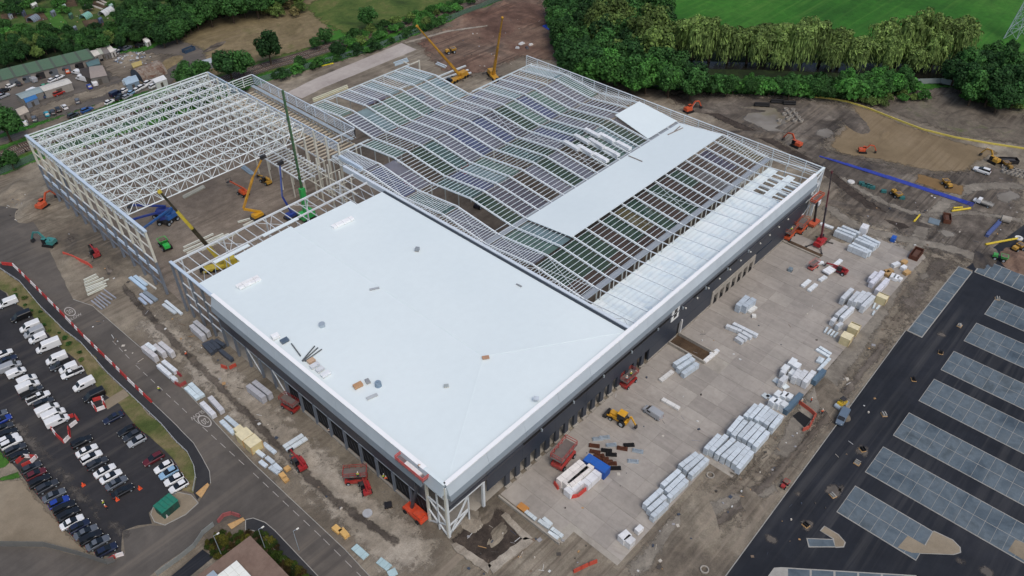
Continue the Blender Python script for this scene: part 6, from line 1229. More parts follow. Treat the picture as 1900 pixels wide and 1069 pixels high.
for s_ in (-1, 1): ob('end_door', MB().bb(s_ * 3 - .04, s_ * 3 + .04, -1.2, 1.2, .1, 2.55), M['matte'], cn, color=(24, 74, 150))
for i, (x, y, c_) in enumerate(((590, 60, 'galv'), (640, 50, 'galv'), (565, 110, 'rust'), (690, 105, 'galv'), (655, 145, 'rubber'), (690, 175, 'rubber'), (820, 105, 'rubber'), (770, 130, 'rust'), (570, 155, 'rust'), (600, 185, 'rust'), (630, 205, 'rust'), (660, 225, 'rust'), (690, 240, 'rust'), (720, 275, 'rubber'), (885, 150, 'galv'), (850, 225, 'galv'))):
    p = ZG(x, y, .4); f = thing('steel_frame_bundle', '%s steel frame piece lying beyond the blue container, %s from the left' % ({'galv': 'pale grey', 'rust': 'rusty brown', 'rubber': 'black'}[c_], ORD[i]), 'steel frame', (p.x, p.y, .07), rad(-50 + vr.uniform(-12, 12)), 'steel pieces beyond the container')
    for k in range(3): ob('bar', MB().bb(-1.3, 1.3, -.42 + k * .38, -.28 + k * .38, 0, .45), M[c_], f)
    ob('cross_bar', MB().bb(-1.0, -.85, -.45, .5, .4, .55).bb(.85, 1.0, -.45, .5, .4, .55), M[c_], f)
# cream timber crates
def crate(Z, x, y, sx, sy, h, ang, label, col=(206, 194, 152), opening=False):
    p = Z(x, y, h); r = thing('timber_crate', label, 'crate', (p.x, p.y, .06), ang)
    for s_ in (-1, 1): ob('side_panel', MB().bb(-sx / 2, sx / 2, s_ * sy / 2 - .05, s_ * sy / 2 + .05, 0, h - .06), M['matte'], r, color=col); ob('end_panel', MB().bb(s_ * sx / 2 - .05, s_ * sx / 2 + .05, -sy / 2 + .06, sy / 2 - .06, 0, h - .06), M['matte'], r, color=col)
    if opening: ob('lid', MB().bb(-sx / 2 - .06, sx / 2 * .45, -sy / 2 - .06, sy / 2 + .06, h - .06, h + .06), M['matte'], r, color=(222, 212, 176))
    else: ob('lid', MB().bb(-sx / 2 - .06, sx / 2 + .06, -sy / 2 - .06, sy / 2 + .06, h - .06, h + .06), M['matte'], r, color=(222, 212, 176))
    for s_ in (-1, 1): ob('batten', MB().bb(s_ * sx / 2 - .12, s_ * sx / 2 + .12, -sy / 2 - .09, -sy / 2 - .05, 0, h), M['wood'], r)
crate(Z2, 895, 565, 2.6, 2.6, 2.6, .05, 'closed cream timber crate, the lower of two at the yard edge'); crate(Z2, 990, 440, 2.6, 2.6, 2.6, .05, 'open cream timber crate, the upper of two at the yard edge', opening=True); crate(Z2, 1345, 60, 2.4, 2.8, 2.4, .05, 'open cream timber crate highest up along the yard edge', opening=True)
crate(Z7, 360, 510, 3.0, 3.0, 2.6, .0, 'cream crate at the road edge, upper of the three joined ones', (208, 192, 142)); crate(Z7, 465, 600, 3.0, 3.0, 2.6, .0, 'cream crate at the road edge, lower of the three joined ones', (208, 192, 142)); crate(Z7, 300, 455, 1.8, 2.4, 2.2, 0, 'yellowish crate at the road edge touching two larger ones', (196, 182, 126))
# left of the building
stacks(Z6, [((235, 420), (400, 555)), ((375, 405), (500, 505)), ((450, 372), (610, 502))], 1.2, 2.1, 'grey-white panel pack, %s from the left in the upper group at the road edge', 'upper packs at the road edge', (202, 202, 204)); stack(Z6(285, 385, 2.8), Z6(390, 465, 2.8), 1.1, .6, 'white pack lying on top of the upper group at the road edge', (218, 226, 230), 1, None, 2.2)
stacks(Z6, [((430, 655), (580, 785)), ((490, 605), (650, 735)), ((605, 805), (650, 845))], 1.1, 1.3, 'white panel pack, %s in the second group down the road edge', 'second packs at the road edge', (210, 216, 220))
stacks(Z6, [((780, 935), (930, 1075)), ((830, 890), (990, 1045))], 1.2, .9, 'flat pale-blue panel pack, %s of two beside the red barriers', 'flat packs by the barriers', (206, 222, 228), 1)
stacks(ZA, [((1480, 895), (1570, 985)), ((1540, 855), (1630, 955))], 1.2, 1.5, 'white panel pack, %s of the pair next to the painted road roundel', 'packs by the roundel', (206, 208, 212))
stacks(Z6, [((845, 155), (1000, 295)), ((890, 105), (1060, 245))], 1.2, 2.1, 'grey panel pack, %s of two standing near the tall open columns', 'packs by the open columns', (186, 188, 192)); stacks(Z6, [((1560, 910), (1760, 1065)), ((1635, 865), (1840, 1025))], 1.3, 2.2, 'grey-white panel pack, %s of two close to the left facade', 'packs close to the left facade', (184, 186, 192))
stacks(Z6, [((1000, 385), (1110, 500)), ((1045, 365), (1150, 465)), ((1095, 345), (1205, 450)), ((1150, 340), (1260, 410)), ((1215, 470), (1360, 585))], 1.0, 1.2, 'dark slate cladding pack, %s from the left under the open columns', 'dark cladding packs', (66, 74, 86))
stacks(Z7, [((70, 340), (230, 495)), ((130, 290), (290, 425))], 1.1, .8, 'flat pale-blue panel pack, %s of two touching the cream crates', 'flat packs by the crates', (204, 218, 226), 1)
stacks(Z7, [((860, 690), (1100, 535)), ((900, 735), (1150, 575))], 1.1, .5, 'long white panel pack, %s of two in front of the red telehandler forks', 'packs at the telehandler forks', (214, 224, 228), 1, z0=.5)
stacks(Z7, [((600, 625), (750, 745)), ((560, 850), (640, 915)), ((740, 890), (820, 965)), ((640, 800), (730, 875)), ((680, 920), (790, 1000)), ((520, 720), (610, 790))], 1.0, .6, 'pale sheet bundle, %s along the road edge below the cream crates', 'sheet bundles below the crates', (200, 212, 220), 1)
stacks(Z7, [((870, 960), (930, 920)), ((820, 1000), (870, 1060)), ((860, 1060), (900, 1100))], 1.2, .7, 'tan timber pallet stack, %s at the road edge near the telehandler', 'timber at the road edge', (206, 164, 104), 2, name='timber_stack', cat='timber', mat='matte')
Z8 = Zr(560, 840, 6.786)
stacks(Z8, [((490, 960), (570, 1050)), ((400, 920), (480, 990))], 1.3, .9, 'yellow timber stack, %s on the hardcore near the road junction', 'yellow timber stacks', (212, 172, 104), 3, name='timber_stack', cat='timber', mat='matte')
stacks(Zr(480, 799, 3.958), [((700, 850), (790, 930)), ((880, 950), (960, 1010)), ((950, 1060), (1010, 1030))], 1.6, .4, 'pale green glass sheet pile, %s along the kerb at the bottom', 'glass sheet piles', (170, 196, 200), 1, name='glass_pile', cat='glass')
ob('round_lid', MB().cyl((0, 0, .03), (0, 0, .25), 1.1, 20), M['matte'], None, W(682, 953) , color=(170, 174, 178), label='round grey concrete lid lying on the hardcore', cat='lid')
stack(Z8(1040, 660, .8), Z8(1135, 640, .8), 1.4, .8, 'black sheeted bundle with a white edge near the orange lift', (36, 36, 40), 1)
# steel stock
def steel_pile(Z, lines, w, h, label, col, group=None, z=.05, cat='steel beams'):
    r = thing('steel_beam_pile', label, cat, (0, 0, 0), 0, group)
    for a, b in lines:
        p, q = Z(*a, z + h), Z(*b, z + h); ob('beam', MB().beam((p.x, p.y, z + h), (q.x, q.y, z + h), w, .06).beam((p.x, p.y, z + h * .5), (q.x, q.y, z + h * .5), .06, h * .9).beam((p.x, p.y, z + .06), (q.x, q.y, z + .06), w, .06), M['steel'], r, color=col)
    return r
steel_pile(ZM, [((-30, 530), (110, 465)), ((-25, 560), (130, 490)), ((-20, 590), (190, 505)), ((-10, 620), (250, 520)), ((0, 655), (220, 565)), ((10, 690), (230, 590)), ((-5, 640), (180, 560))], .5, .5, 'pile of long cream steel beams on the mud near the road bend', (206, 208, 196))
steel_pile(ZM, [((55, 755), (175, 850)), ((90, 735), (205, 835)), ((112, 715), (235, 812)), ((135, 695), (265, 787)), ((160, 670), (285, 745)), ((195, 635), (325, 728))], .35, .35, 'fan of thin grey steel sections beside the road kerb', (150, 154, 162))
for i, (a, b, w_, c_) in enumerate((((480, 495), (650, 630), 1.0, (176, 200, 220)), ((530, 480), (660, 580), 1.0, (186, 208, 224)), ((585, 490), (765, 620), .5, (214, 214, 206)), ((640, 655), (770, 750), 1.2, (128, 140, 150)), ((595, 678), (720, 778), .9, (176, 188, 204)), ((580, 722), (655, 790), .8, (170, 186, 206)), ((845, 792), (980, 890), .9, (206, 216, 222)), ((872, 755), (1050, 900), .8, (206, 216, 222)))):
    stack(ZM(*a, .7), ZM(*b, .7), w_, .6, '%s steel purlin bundle, %s from the left outside the open columns' % (('pale blue', 'pale blue', 'cream', 'dark grey', 'lilac grey', 'lilac grey', 'white', 'white')[i], ORD[i]), c_, 1, 'purlin bundles outside the columns', .05, 'purlin_bundle', 'steel bundle', 'steel')
steel_pile(ZH, [((0, 455), (235, 335)), ((0, 440), (225, 322))], 1.0, .4, 'wide flat steel plates lying on the hall floor', (176, 176, 164))
steel_pile(ZH, [((0, 1000), (330, 850)), ((0, 1040), (440, 850)), ((40, 1065), (500, 850)), ((200, 1030), (640, 800)), ((340, 960), (600, 830)), ((600, 720), (830, 655)), ((660, 760), (840, 670))], .55, .5, 'long cream beams laid out on the hall floor by the white roof', (206, 208, 198))
steel_pile(ZH, [((640, 120), (750, 200)), ((655, 105), (780, 205)), ((670, 100), (795, 200))], .5, .4, 'blue-grey beam bundle on the hall floor near the mezzanine', (140, 160, 176))
for i, (a, b) in enumerate((((604, 248), (652, 224)), ((690, 245), (655, 262)))[:1]): pass
ZN = Zr(480, 0, 3.958)
steel_pile(ZN, [((400, 735), (655, 635)), ((395, 725), (650, 625))], .7, .8, 'long cream beam on the far ground beside the concrete strip', (206, 204, 178))
steel_pile(ZN, [((1000, 480), (1100, 445)), ((1000, 470), (1095, 435)), ((990, 460), (1090, 425))], .5, .4, 'pale blue steel bundle at the far corner of the wavy roof', (188, 204, 212))
steel_pile(ZN, [((1320, 560), (1520, 480)), ((1400, 585), (1560, 530)), ((1310, 590), (1540, 510)), ((1020, 655), (1240, 570))], .8, .5, 'white beams lying beside the yellow crane at the far end', (208, 214, 214))
steel_pile(ZN, [((1310, 455), (1380, 485)), ((1300, 465), (1370, 495))], .6, .4, 'short pale bundle behind the left yellow crane boom', (196, 206, 210))
ob('yellow_beam', MB().beam(W(597, 123), W(619, 118), .5, .6), M['matte'], color=(214, 196, 40), label='bright yellow beam lying beside the far concrete strip', cat='beam')
# panel packs resting on the bare roof, and things left on the white roof
ZW = Zr(860, 230, 5.9375)
for i, (a, b) in enumerate((((1340, 45), (1495, 125)), ((1500, 95), (1660, 180)), ((1690, 185), (1840, 265)), ((1225, 110), (1385, 200)), ((1390, 155), (1550, 250)), ((1560, 255), (1710, 335)), ((1110, 180), (1270, 270)), ((1265, 225), (1425, 320)), ((1440, 315), (1590, 400)))):
    p, q = ZW(*a, 18.8), ZW(*b, 18.8); yc = (p.y + q.y) / 2; zz = rz_(min(158, max(1, yc))) + .12; p, q = ZW(*a, zz + 1), ZW(*b, zz + 1)
    stack(p, q, 1.5, 1.0, 'white panel pack on the bare rafters, %s of nine beyond the white strip' % ORD[i], (224, 228, 230), 1, 'packs on the rafters', zz)
def on_roof(x, y): 
    p = W(x, y, 18.2); z = zr_(p.x) if p.x < 63 else 18; return W(x, y, z), z
for a, b, w_, h_, lb, c_ in (((617, 424), (655, 407), 1.5, .8, 'long white rooflight pack on the white roof', (236, 238, 238)), ((439, 535), (480, 515), .9, .6, 'left one of two long white packs near the roof edge', (236, 238, 238)), ((441, 538), (481, 519), .0, .0, '', None)):
    if not c_: continue
    p, z = on_roof(*a); q, z = on_roof(*b); stack(p, q, w_, h_, lb, c_, 1, None, z + .1)
p, z = on_roof(444, 538); q, _ = on_roof(483, 519); stack(p, q, .9, .6, 'right one of two long white packs near the roof edge', (236, 238, 238), 1, None, z + .1)
RI = [((505, 630), (518, 624), 1.4, .9, 'white box at the left roof edge', (236, 238, 238)), ((522, 638), (535, 631), 1.3, .7, 'dark slate box at the left roof edge', (84, 100, 116)), ((573, 676), (584, 669), 1.3, .8, 'tan timber crate among the roof packs', (206, 176, 146)), ((577, 685), (592, 676), 1.2, .7, 'white roll pack next to the tan crate on the roof', (222, 226, 228)), ((588, 692), (600, 684), 1.2, .7, 'white roll pack in the middle of three on the roof', (222, 226, 228)), ((597, 701), (612, 692), 1.2, .7, 'white roll pack nearest the viewer of three on the roof', (224, 228, 230)), ((657, 722), (672, 714), 1.2, .8, 'brown timber box on the roof', (186, 146, 108)), ((679, 711), (686, 708), 1.4, .5, 'small grey pallet on the roof', (150, 154, 156)), ((686, 539), (704, 535), .6, .3, 'thin silver strips near the roof ridge', (168, 174, 178)), ((680, 742), (700, 733), .8, .3, 'open silver tray on the lower roof', (190, 196, 198)), ((771, 465), (778, 466), 1.2, .9, 'grey box alone on the upper roof', (140, 148, 154)), ((958, 528), (968, 533), .4, .2, 'thin grey strip near the inner parapet', (140, 146, 150)), ((990, 741), (1000, 742), 1.0, .5, 'small pale vent near the right parapet', (196, 206, 214)), ((824, 718), (833, 717), .8, .4, 'little bracket left on the lower roof', (176, 186, 186)), ((895, 666), (908, 664), .9, .4, 'brown rope heap where the roof hips meet', (176, 138, 112))]
for a, b, w_, h_, lb, c_ in RI:
    p, z = on_roof(*a); q, _ = on_roof(*b); stack(p, q, w_, h_, lb, c_, 1, None, z + .1, 'roof_material', 'roof material')
for i, (a, b) in enumerate((((541, 639), (558, 662)), ((561, 671), (584, 643)), ((562, 672), (590, 646)), ((566, 672), (597, 649)))):
    p, z = on_roof(*a); q, _ = on_roof(*b); ob('roof_pipe', MB().cyl((p.x, p.y, z + .25), (q.x, q.y, z + .25), .16, 8), M['matte'], color=(88, 94, 98), label='grey pipe on the white roof, %s from the left' % ORD[i], cat='pipe', group='pipes on the roof')
p, z = on_roof(598, 606); ob('roof_bin', MB().cyl((p.x, p.y, z), (p.x, p.y, z + 1.0), .7, 16, .8), M['galv'], label='round silver bin alone on the white roof', cat='bin')
p, z = on_roof(702, 716); ob('roof_drum', MB().cyl((p.x, p.y, z), (p.x, p.y, z + 1.2), .8, 16, .7).cyl((p.x, p.y, z + 1.2), (p.x, p.y, z + 1.4), .3, 10), M['matte'], color=(128, 150, 168), label='blue-grey drum beside the brown timber box on the roof', cat='drum')
for i, (a, b) in enumerate((((1167, 282), (1192, 296)), ((1268, 232), (1240, 244)), ((1263, 228), (1252, 238)))):
    p, q = W(*a, 17.9), W(*b, 17.9); zz = rz_(min(52, max(36, p.y))) + .45; z2 = rz_(min(52, max(36, q.y))) + .45; ob('roof_batten', MB().beam((p.x, p.y, zz), (q.x, q.y, z2), .3, .2), M['matte'], color=(140, 132, 126), label='brown batten lying on the white panel strip, %s from the left' % ORD[i], cat='batten', group='battens on the strip')
# ================================================================ pipes, skips and stores on the east ground
bp = thing('pipe_bundle', 'long bundle of bright blue pipes laid across the mud', 'pipes'); a, b = W(1522, 289), W(1806, 381); d = (b - a).normalized(); n = Vector((-d.y, d.x, 0)); L_ = (b - a).length
for k in range(7):
    s0 = (0, 0, .05, .1, .18, .3, .45)[k] * L_; p = a + d * s0 + n * (.32 * (k - 3)); q = b + n * (.32 * (k - 3)) - d * (k % 3) * 2; ob('pipe', MB().cyl((p.x, p.y, .2), (q.x, q.y, .2), .16, 8), M['matte'], bp, color=(44, 66, 160))
yp = [W(*p) for p in ((1508, 181), (1540, 184), (1572, 190), (1610, 202), (1660, 222), (1710, 241), (1770, 256), (1840, 268), (1900, 277), (1960, 288))]
m = MB()
for p, q in zip(yp[:-1], yp[1:]): m.beam((p.x, p.y, .35), (q.x, q.y, .35), .35, .6)
ob('yellow_barrier', m, M['matte'], color=(204, 188, 92), label='long curving yellow barrier line round the sand bed', cat='barrier')
for i, (a, b, r_, lb) in enumerate((((1695, 413), (1706, 400), .3, 'short yellow pipe left of the grey cover plate'), ((1828, 455), (1887, 444), .35, 'long yellow pipe at the right edge pointing to a white ring'), ((1765, 393), (1800, 388), .35, 'flat yellow pipes beside the flatbed truck'), ((1768, 387), (1785, 386), .3, 'thin yellow pipe above the flat ones by the flatbed truck'))):
    p, q = W(*a), W(*b); ob('yellow_pipe', MB().cyl((p.x, p.y, r_), (q.x, q.y, r_), r_, 10), M['matte'], color=(206, 182, 56), label=lb, cat='pipe')
p, q = W(1856, 410), W(1873, 414); ob('concrete_pipe', MB().cyl((p.x, p.y, 1.1), (q.x, q.y, 1.1), 1.1, 16), M['concrete'], label='fat pale concrete pipe lying near the right edge', cat='pipe')
p, q = W(1830, 440), W(1854, 415); ob('trench_box', MB().beam((p.x, p.y, .5), (q.x, q.y, .5), 1.0, .9).beam((p.x + 1.6, p.y + .6, .4), (q.x + 1.6, q.y + .6, .4), .2, .7), M['matte'], color=(76, 92, 140), label='blue steel trench support beside the fat concrete pipe', cat='trench support')
p = W(1733, 412); ob('cover_plate', MB().box(0, 0, .2, 3.4, 3.4, .25, rz=.2), M['matte'], None, (p.x, p.y, 0), color=(108, 124, 134), label='square grey steel cover plate on the mud', cat='plate')
for i, (x, y, sx, sy, c_, lb) in enumerate(((1700, 471, 5.6, 2.6, (88, 50, 36), 'rust-brown skip of earth at the far end of the yard'), (1757, 405, 4.4, 2.2, (96, 58, 42), 'brown shuttering box on the mud near the yellow pipes'), (350, 92, 5.5, 2.6, (48, 72, 96), 'dark blue open skip on the scrub ground'), (1871, 298, 6.5, 2.6, (28, 28, 32), 'black slatted cage skip near the white estate car'))):
    p = W(x, y, .8); r = thing('skip', lb, 'skip', (p.x, p.y, .05), (.05, .4, 0.1, -.9)[i])
    for s_ in (-1, 1): ob('side_plate', MB().bb(-sx / 2, sx / 2, s_ * sy / 2 - .06, s_ * sy / 2 + .06, 0, 1.5), M['matte'], r, color=c_); ob('end_plate', MB().bb(s_ * sx / 2 - .06, s_ * sx / 2 + .06, -sy / 2 + .08, sy / 2 - .08, 0, 1.5), M['matte'], r, color=c_)
    ob('contents', MB().box(0, 0, .8, sx - .2, sy - .2, .7, tx=.7, ty=.6), M['matte'], r, color=(86, 56, 42) if i < 2 else (60, 60, 62))
    for k in range(5): ob('rib', MB().bb(-sx / 2 + .4 + k * (sx - .8) / 4 - .06, -sx / 2 + .4 + k * (sx - .8) / 4 + .06, -sy / 2 - .12, -sy / 2 - .05, 0, 1.5), M['matte'], r, color=c_)
rg = MB().ring((0, 0, 0), .62, .85, .9, 16).mesh('concrete_ring'); rg.materials.append(M['concrete'])
for i in range(14):
    x, y = 1862 + (i % 7) * 8, 312 + (i // 7) * 8 + (i % 7) * 2.2; p = W(x, y); ob('concrete_ring', rg, None, None, (p.x, p.y, .04), label='pale concrete manhole ring in the neat rows beside the white estate car', cat='concrete ring', group='rings in rows by the estate car')
for i, (x, y) in enumerate(((1458, 205), (1464, 211), (1471, 206), (1476, 213), (1468, 218), (1481, 220), (1474, 226), (1455, 214), (1462, 222), (1486, 226), (1446, 226))): p = W(x, y); ob('concrete_ring', rg, None, None, (p.x, p.y, .04), label='concrete manhole ring in the loose heap at the puddle', cat='concrete ring', group='rings at the puddle')
p = W(1318, 883); o = ob('concrete_ring', rg, None, None, (p.x, p.y, .04), label='single concrete ring on the bank near the long white packs', cat='concrete ring'); o.scale = (1.1, 1.1, .4)
p = W(1307, 1058); o = ob('concrete_ring', rg, None, None, (p.x, p.y, .04), label='single concrete ring at the bottom edge on the mud', cat='concrete ring'); o.scale = (1.1, 1.1, .4)
for i, (x, y) in enumerate(((1598, 342), (1603, 345), (1608, 346), (1613, 348), (1618, 350), (1639, 357), (1673, 369))): p = W(x, y); ob('drainage_crate', MB().box(0, 0, .5, 1.2, 1.8, .9, tx=.92, ty=.92), M['matte'], None, (p.x, p.y, .02), .5, (44, 104, 104), label='teal plastic drainage chamber on the mud, %s from the left' % ORD[i], cat='chamber', group='drainage chambers')
p = W(1579, 338); ob('white_ring_cover', MB().cyl((0, 0, 0), (0, 0, .3), 1.3, 18, 1.2), M['matte'], None, (p.x, p.y, .05), color=(206, 206, 202), label='round white cover left of the teal drainage chambers', cat='cover')
p = W(1890, 443); ob('white_ring_cover', MB().ring((0, 0, 0), .5, 1.2, .4, 18), M['matte'], None, (p.x, p.y, .05), color=(216, 216, 212), label='white ring at the tip of the long yellow pipe', cat='cover')
for x, y, sx, sy, h_, c_, lb in ((1605, 420, 3.0, 2.2, 3.0, (222, 224, 226), 'tall white box store beside the long wrapped packs'), (1518, 372, 2.2, 1.6, 1.8, (226, 228, 230), 'white water tank by the far building corner'), (1659, 440, 2.2, 1.4, 1.4, (36, 92, 180), 'small bright blue tank on the mud near the packs'), (1467, 498, 1.4, 1.2, 1.0, (120, 136, 146), 'grey cube tank on the yard')):
    p = W(x, y, h_); r = thing('storage_tank', lb, 'tank', (p.x, p.y, .06), .1); ob('tank_body', MB().box(0, 0, h_ / 2, sx, sy, h_, tx=.95, ty=.95), M['wrap'], r, color=c_); ob('tank_lid', MB().cyl((0, 0, h_), (0, 0, h_ + .15), .4, 12), M['matte'], r, color=c_); ob('skid', MB().bb(-sx / 2, sx / 2, -sy / 2 - .08, -sy / 2 + .1, 0, .15).bb(-sx / 2, sx / 2, sy / 2 - .1, sy / 2 + .08, 0, .15), M['rubber'], r)
for i, (x, y, s_) in enumerate(((1387, 203, 6), (1415, 197, 5), (1438, 200, 5))):
    p = W(x + 26, y - 6); ob('black_pipe_stack', MB().cyl((-s_ / 2, -.5, .5), (s_ / 2, -.5, .5), .45, 10).cyl((-s_ / 2, .5, .5), (s_ / 2, .5, .5), .45, 10).cyl((-s_ / 2, 0, 1.2), (s_ / 2, 0, 1.2), .45, 10), M['rubber'], None, (p.x, p.y, .03), -.9, label='stack of black pipes by the brown puddle, %s from the left' % ORD[i], cat='pipes', group='black pipe stacks')
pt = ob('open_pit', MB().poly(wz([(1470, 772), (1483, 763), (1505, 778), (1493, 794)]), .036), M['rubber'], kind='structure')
for i, (x, y) in enumerate(((1780, 605), (1745, 655), (1850, 555), (1695, 705), (1640, 770), (1600, 835), (1545, 920), (1495, 975), (1590, 860))):
    p = W(x, y); r = thing('pallet_load', 'dark pallet of kerb stones on the black asphalt, %s from the far end' % ORD[i], 'pallet', (p.x, p.y, .034), .2 * i, 'pallets on the asphalt'); ob('pallet', MB().bb(-.7, .7, -.6, .6, 0, .14), M['wood'], r)
    for k in range(5): ob('kerb_stone', MB().bb(-.6, .6, -.5 + k * .2, -.34 + k * .2, .14, .34 + .2 * ((k * 7 + i) % 3)), M['rubber'] if i % 2 else M['kerb'], r)
# scattered site debris, each piece small
dm = [MB().box(0, 0, .15, .9, .5, .3, tx=.8).mesh('stone_block'), MB().bb(-1.2, 1.2, -.08, .08, 0, .12).mesh('timber_offcut'), MB().cyl((0, 0, 0), (0, 0, .5), .35, 8, .3).mesh('bucket'), MB().bb(-.6, .6, -.5, .5, 0, .1).mesh('packing_sheet')]
for d_ in dm: d_.materials.append(M['matte'])
dr = random.Random(77)
for poly_, n_, lb in (([(1160, 1060), (1290, 900), (1360, 890), (1440, 810), (1600, 640), (1690, 560), (1560, 740), (1380, 960), (1290, 1060)], 60, 'small scrap of site debris on the earth bank'), ([(840, 1010), (890, 960), (980, 1000), (1080, 1000), (1130, 1060), (860, 1069)], 40, 'small scrap of debris round the footing excavation'), ([(100, 420), (250, 560), (400, 700), (640, 960), (700, 1020), (560, 860), (350, 600), (160, 450)], 60, 'small scrap of debris on the hardcore left of the building'), ([(1560, 400), (1900, 320), (1900, 490), (1700, 470)], 40, 'small scrap of debris on the eastern mud'), ([(780, 90), (1000, 20), (1040, 100), (900, 130)], 40, 'small scrap of debris on the reddish far earth'), ([(1000, 850), (1300, 600), (1600, 520), (1560, 600), (1200, 900), (1060, 970)], 40, 'small scrap of packing on the concrete yard'), ([(200, 95), (300, 100), (330, 120), (250, 150)], 50, 'small piece of scrap in the old yard'), ([(20, 340), (90, 380), (60, 420), (0, 400)], 20, 'small scrap of debris beside the tall frame'), ([(0, 0), (230, 0), (240, 40), (120, 60), (0, 50)], 45, 'small garden clutter among the allotments'), ([(1390, 1040), (1440, 960), (1560, 800), (1640, 700), (1560, 900), (1470, 1040)], 16, 'small scrap lying on the black asphalt'), ([(150, 600), (260, 680), (300, 700), (180, 580)], 12, 'small stone on the dusty road')):
    k = 0; xs_, ys_ = [p[0] for p in poly_], [p[1] for p in poly_]
    while k < n_:
        q = (dr.uniform(min(xs_), max(xs_)), dr.uniform(min(ys_), max(ys_)))
        if not inside(q, poly_): continue
        k += 1; p = W(*q); me_ = dr.choice(dm); o = ob(me_.name, me_, None, None, (p.x, p.y, .06), dr.uniform(0, 3.1), dr.choice([(206, 208, 206), (190, 184, 172), (120, 104, 88), (70, 66, 62), (176, 140, 96), (150, 150, 152), (60, 70, 84)]), label=lb, cat='debris', group=lb + ' group'); s_ = dr.uniform(.25, .85); o.scale = (s_, s_, s_)
# ================================================================ fences and barriers
def fence(name, label, pts, h, mat, col, panel=5.0, post=.12, thick=.06, cat='fence', rails_=False, z=0.0):
    r = thing(name, label, cat, W(*pts[0])); o_ = r.location.copy(); w = [W(*p) - o_ for p in pts]
    for a, b in zip(w[:-1], w[1:]):
        L = (b - a).length; n = max(1, round(L / panel)); d = (b - a) / n
        for k in range(n):
            p, q = a + d * k, a + d * (k + 1)
            if rails_:
                for zz in (h, h * .55): ob('rail', MB().beam((p.x, p.y, zz + z), (q.x, q.y, zz + z), thick, .1), mat, r, color=col)
            else: ob('panel', MB().beam((p.x, p.y, h / 2 + .05 + z), (q.x, q.y, h / 2 + .05 + z), thick, h - .1), mat, r, color=col)
            ob('post', MB().bb(p.x - post / 2, p.x + post / 2, p.y - post / 2, p.y + post / 2, z, h + .1 + z), mat, r, color=col)
    return r
t = NT('mesh fence'); oi = t.new('ShaderNodeObjectInfo'); t.l.new(oi.outputs['Color'], t.b.inputs['Base Color']); tr_ = t.new('ShaderNodeBsdfTransparent'); mx = t.new('ShaderNodeMixShader'); mx.inputs[0].default_value = .62; t.l.new(tr_.outputs[0], mx.inputs[1]); t.l.new(t.b.outputs[0], mx.inputs[2]); t.l.new(mx.outputs[0], t.n['Material Output'].inputs[0]); M['mesh'] = t.m
fence('security_fence', 'long grey-green palisade fence between railway and building site', [(-60, 350), (0, 325), (60, 299), (200, 248), (490, 151), (560, 131), (700, 91), (840, 36), (930, 0), (970, -20)], 2.6, M['mesh'], (96, 122, 108))
fence('curved_fence', 'curving grey mesh fence beside the river trees at the far site corner', [(1016, -10), (1020, 15), (1024, 40), (1034, 62), (1048, 85), (1048, 120)], 2.6, M['mesh'], (150, 158, 158), 4)
fence('hoarding', 'dark green hoarding along the row of small trees', [(1048, 122), (1110, 141), (1170, 155), (1230, 163), (1300, 168), (1420, 173), (1560, 180), (1600, 181)], 2.6, M['matte'], (58, 70, 68), 3.5)
fence('chain_link_fence', 'pale chain link fence at the right edge below the trees', [(1692, 168), (1700, 156), (1745, 155), (1800, 166), (1875, 190)], 2.4, M['mesh'], (168, 178, 180), 4)
fence('post_and_rail_fence', 'white double rail fence between verge and black footway', [(0, 500), (38, 525), (76, 571), (121, 616), (152, 639), (200, 694), (235, 727), (301, 790), (328, 822), (349, 842), (361, 867), (364, 887), (359, 915)], 1.0, M['steel'], (186, 190, 192), 3.0, .08, .05, rails_=True)
fence('mesh_panel_fence', 'temporary mesh fence along the tan gravel at the lower left', [(0, 1014), (85, 1015), (150, 1032), (200, 1048), (215, 1042)], 2.0, M['mesh'], (120, 122, 120), 3.4)
fence('mesh_panel_fence', 'temporary mesh fence curving round the office planting bed', [(292, 1069), (330, 1042), (362, 1016), (378, 992), (398, 976)], 1.6, M['mesh'], (160, 166, 164), 3.0)
# red and white plastic barriers, one by one
bars = {}
for k in ('red', 'white'):
    m = MB().box(0, 0, .5, 1.9, .4, 1.0, tx=.98, ty=.5).bb(-.95, .95, -.25, .25, 0, .12); bars[k] = m.mesh('plastic_barrier'); bars[k].materials.append(M['matte'])
def barrier_line(pts, where, group, pat='rrww', red=(178, 56, 54)):
    w = [W(*p) for p in pts]; i = 0
    for a, b in zip(w[:-1], w[1:]):
        d = b - a; L = d.length; n = max(1, round(L / 2.0)); ang = math.atan2(d.y, d.x)
        for k in range(n):
            c = a + d * ((k + .5) / n); isr = pat[i % len(pat)] == 'r'; i += 1
            o = ob('plastic_barrier', bars['red' if isr else 'white'], None, None, (c.x, c.y, .05), ang, red if isr else (222, 216, 214), label='%s plastic barrier block %s' % ('red' if isr else 'white', where), cat='barrier', group=group)
barrier_line([(5, 491), (25, 493), (53, 520), (101, 568), (157, 626), (210, 677), (245, 712), (282, 747)], 'in the long line dividing road and footway', 'barrier line along the footway', 'rrwwrw')
barrier_line([(92, 790), (105, 808), (120, 822), (130, 812), (128, 796), (146, 782), (140, 772), (120, 778)], 'in the irregular ring amid the car park', 'barrier ring in the car park', 'rwr')
barrier_line([(172, 745), (190, 740), (196, 757), (180, 763), (172, 750)], 'in the small square by the gravel path', 'barrier square by the path', 'rw')
barrier_line([(30, 862), (45, 848), (68, 850), (60, 858), (40, 868)], 'in the cluster between cars near the lawn', 'barriers near the lawn', 'rw')
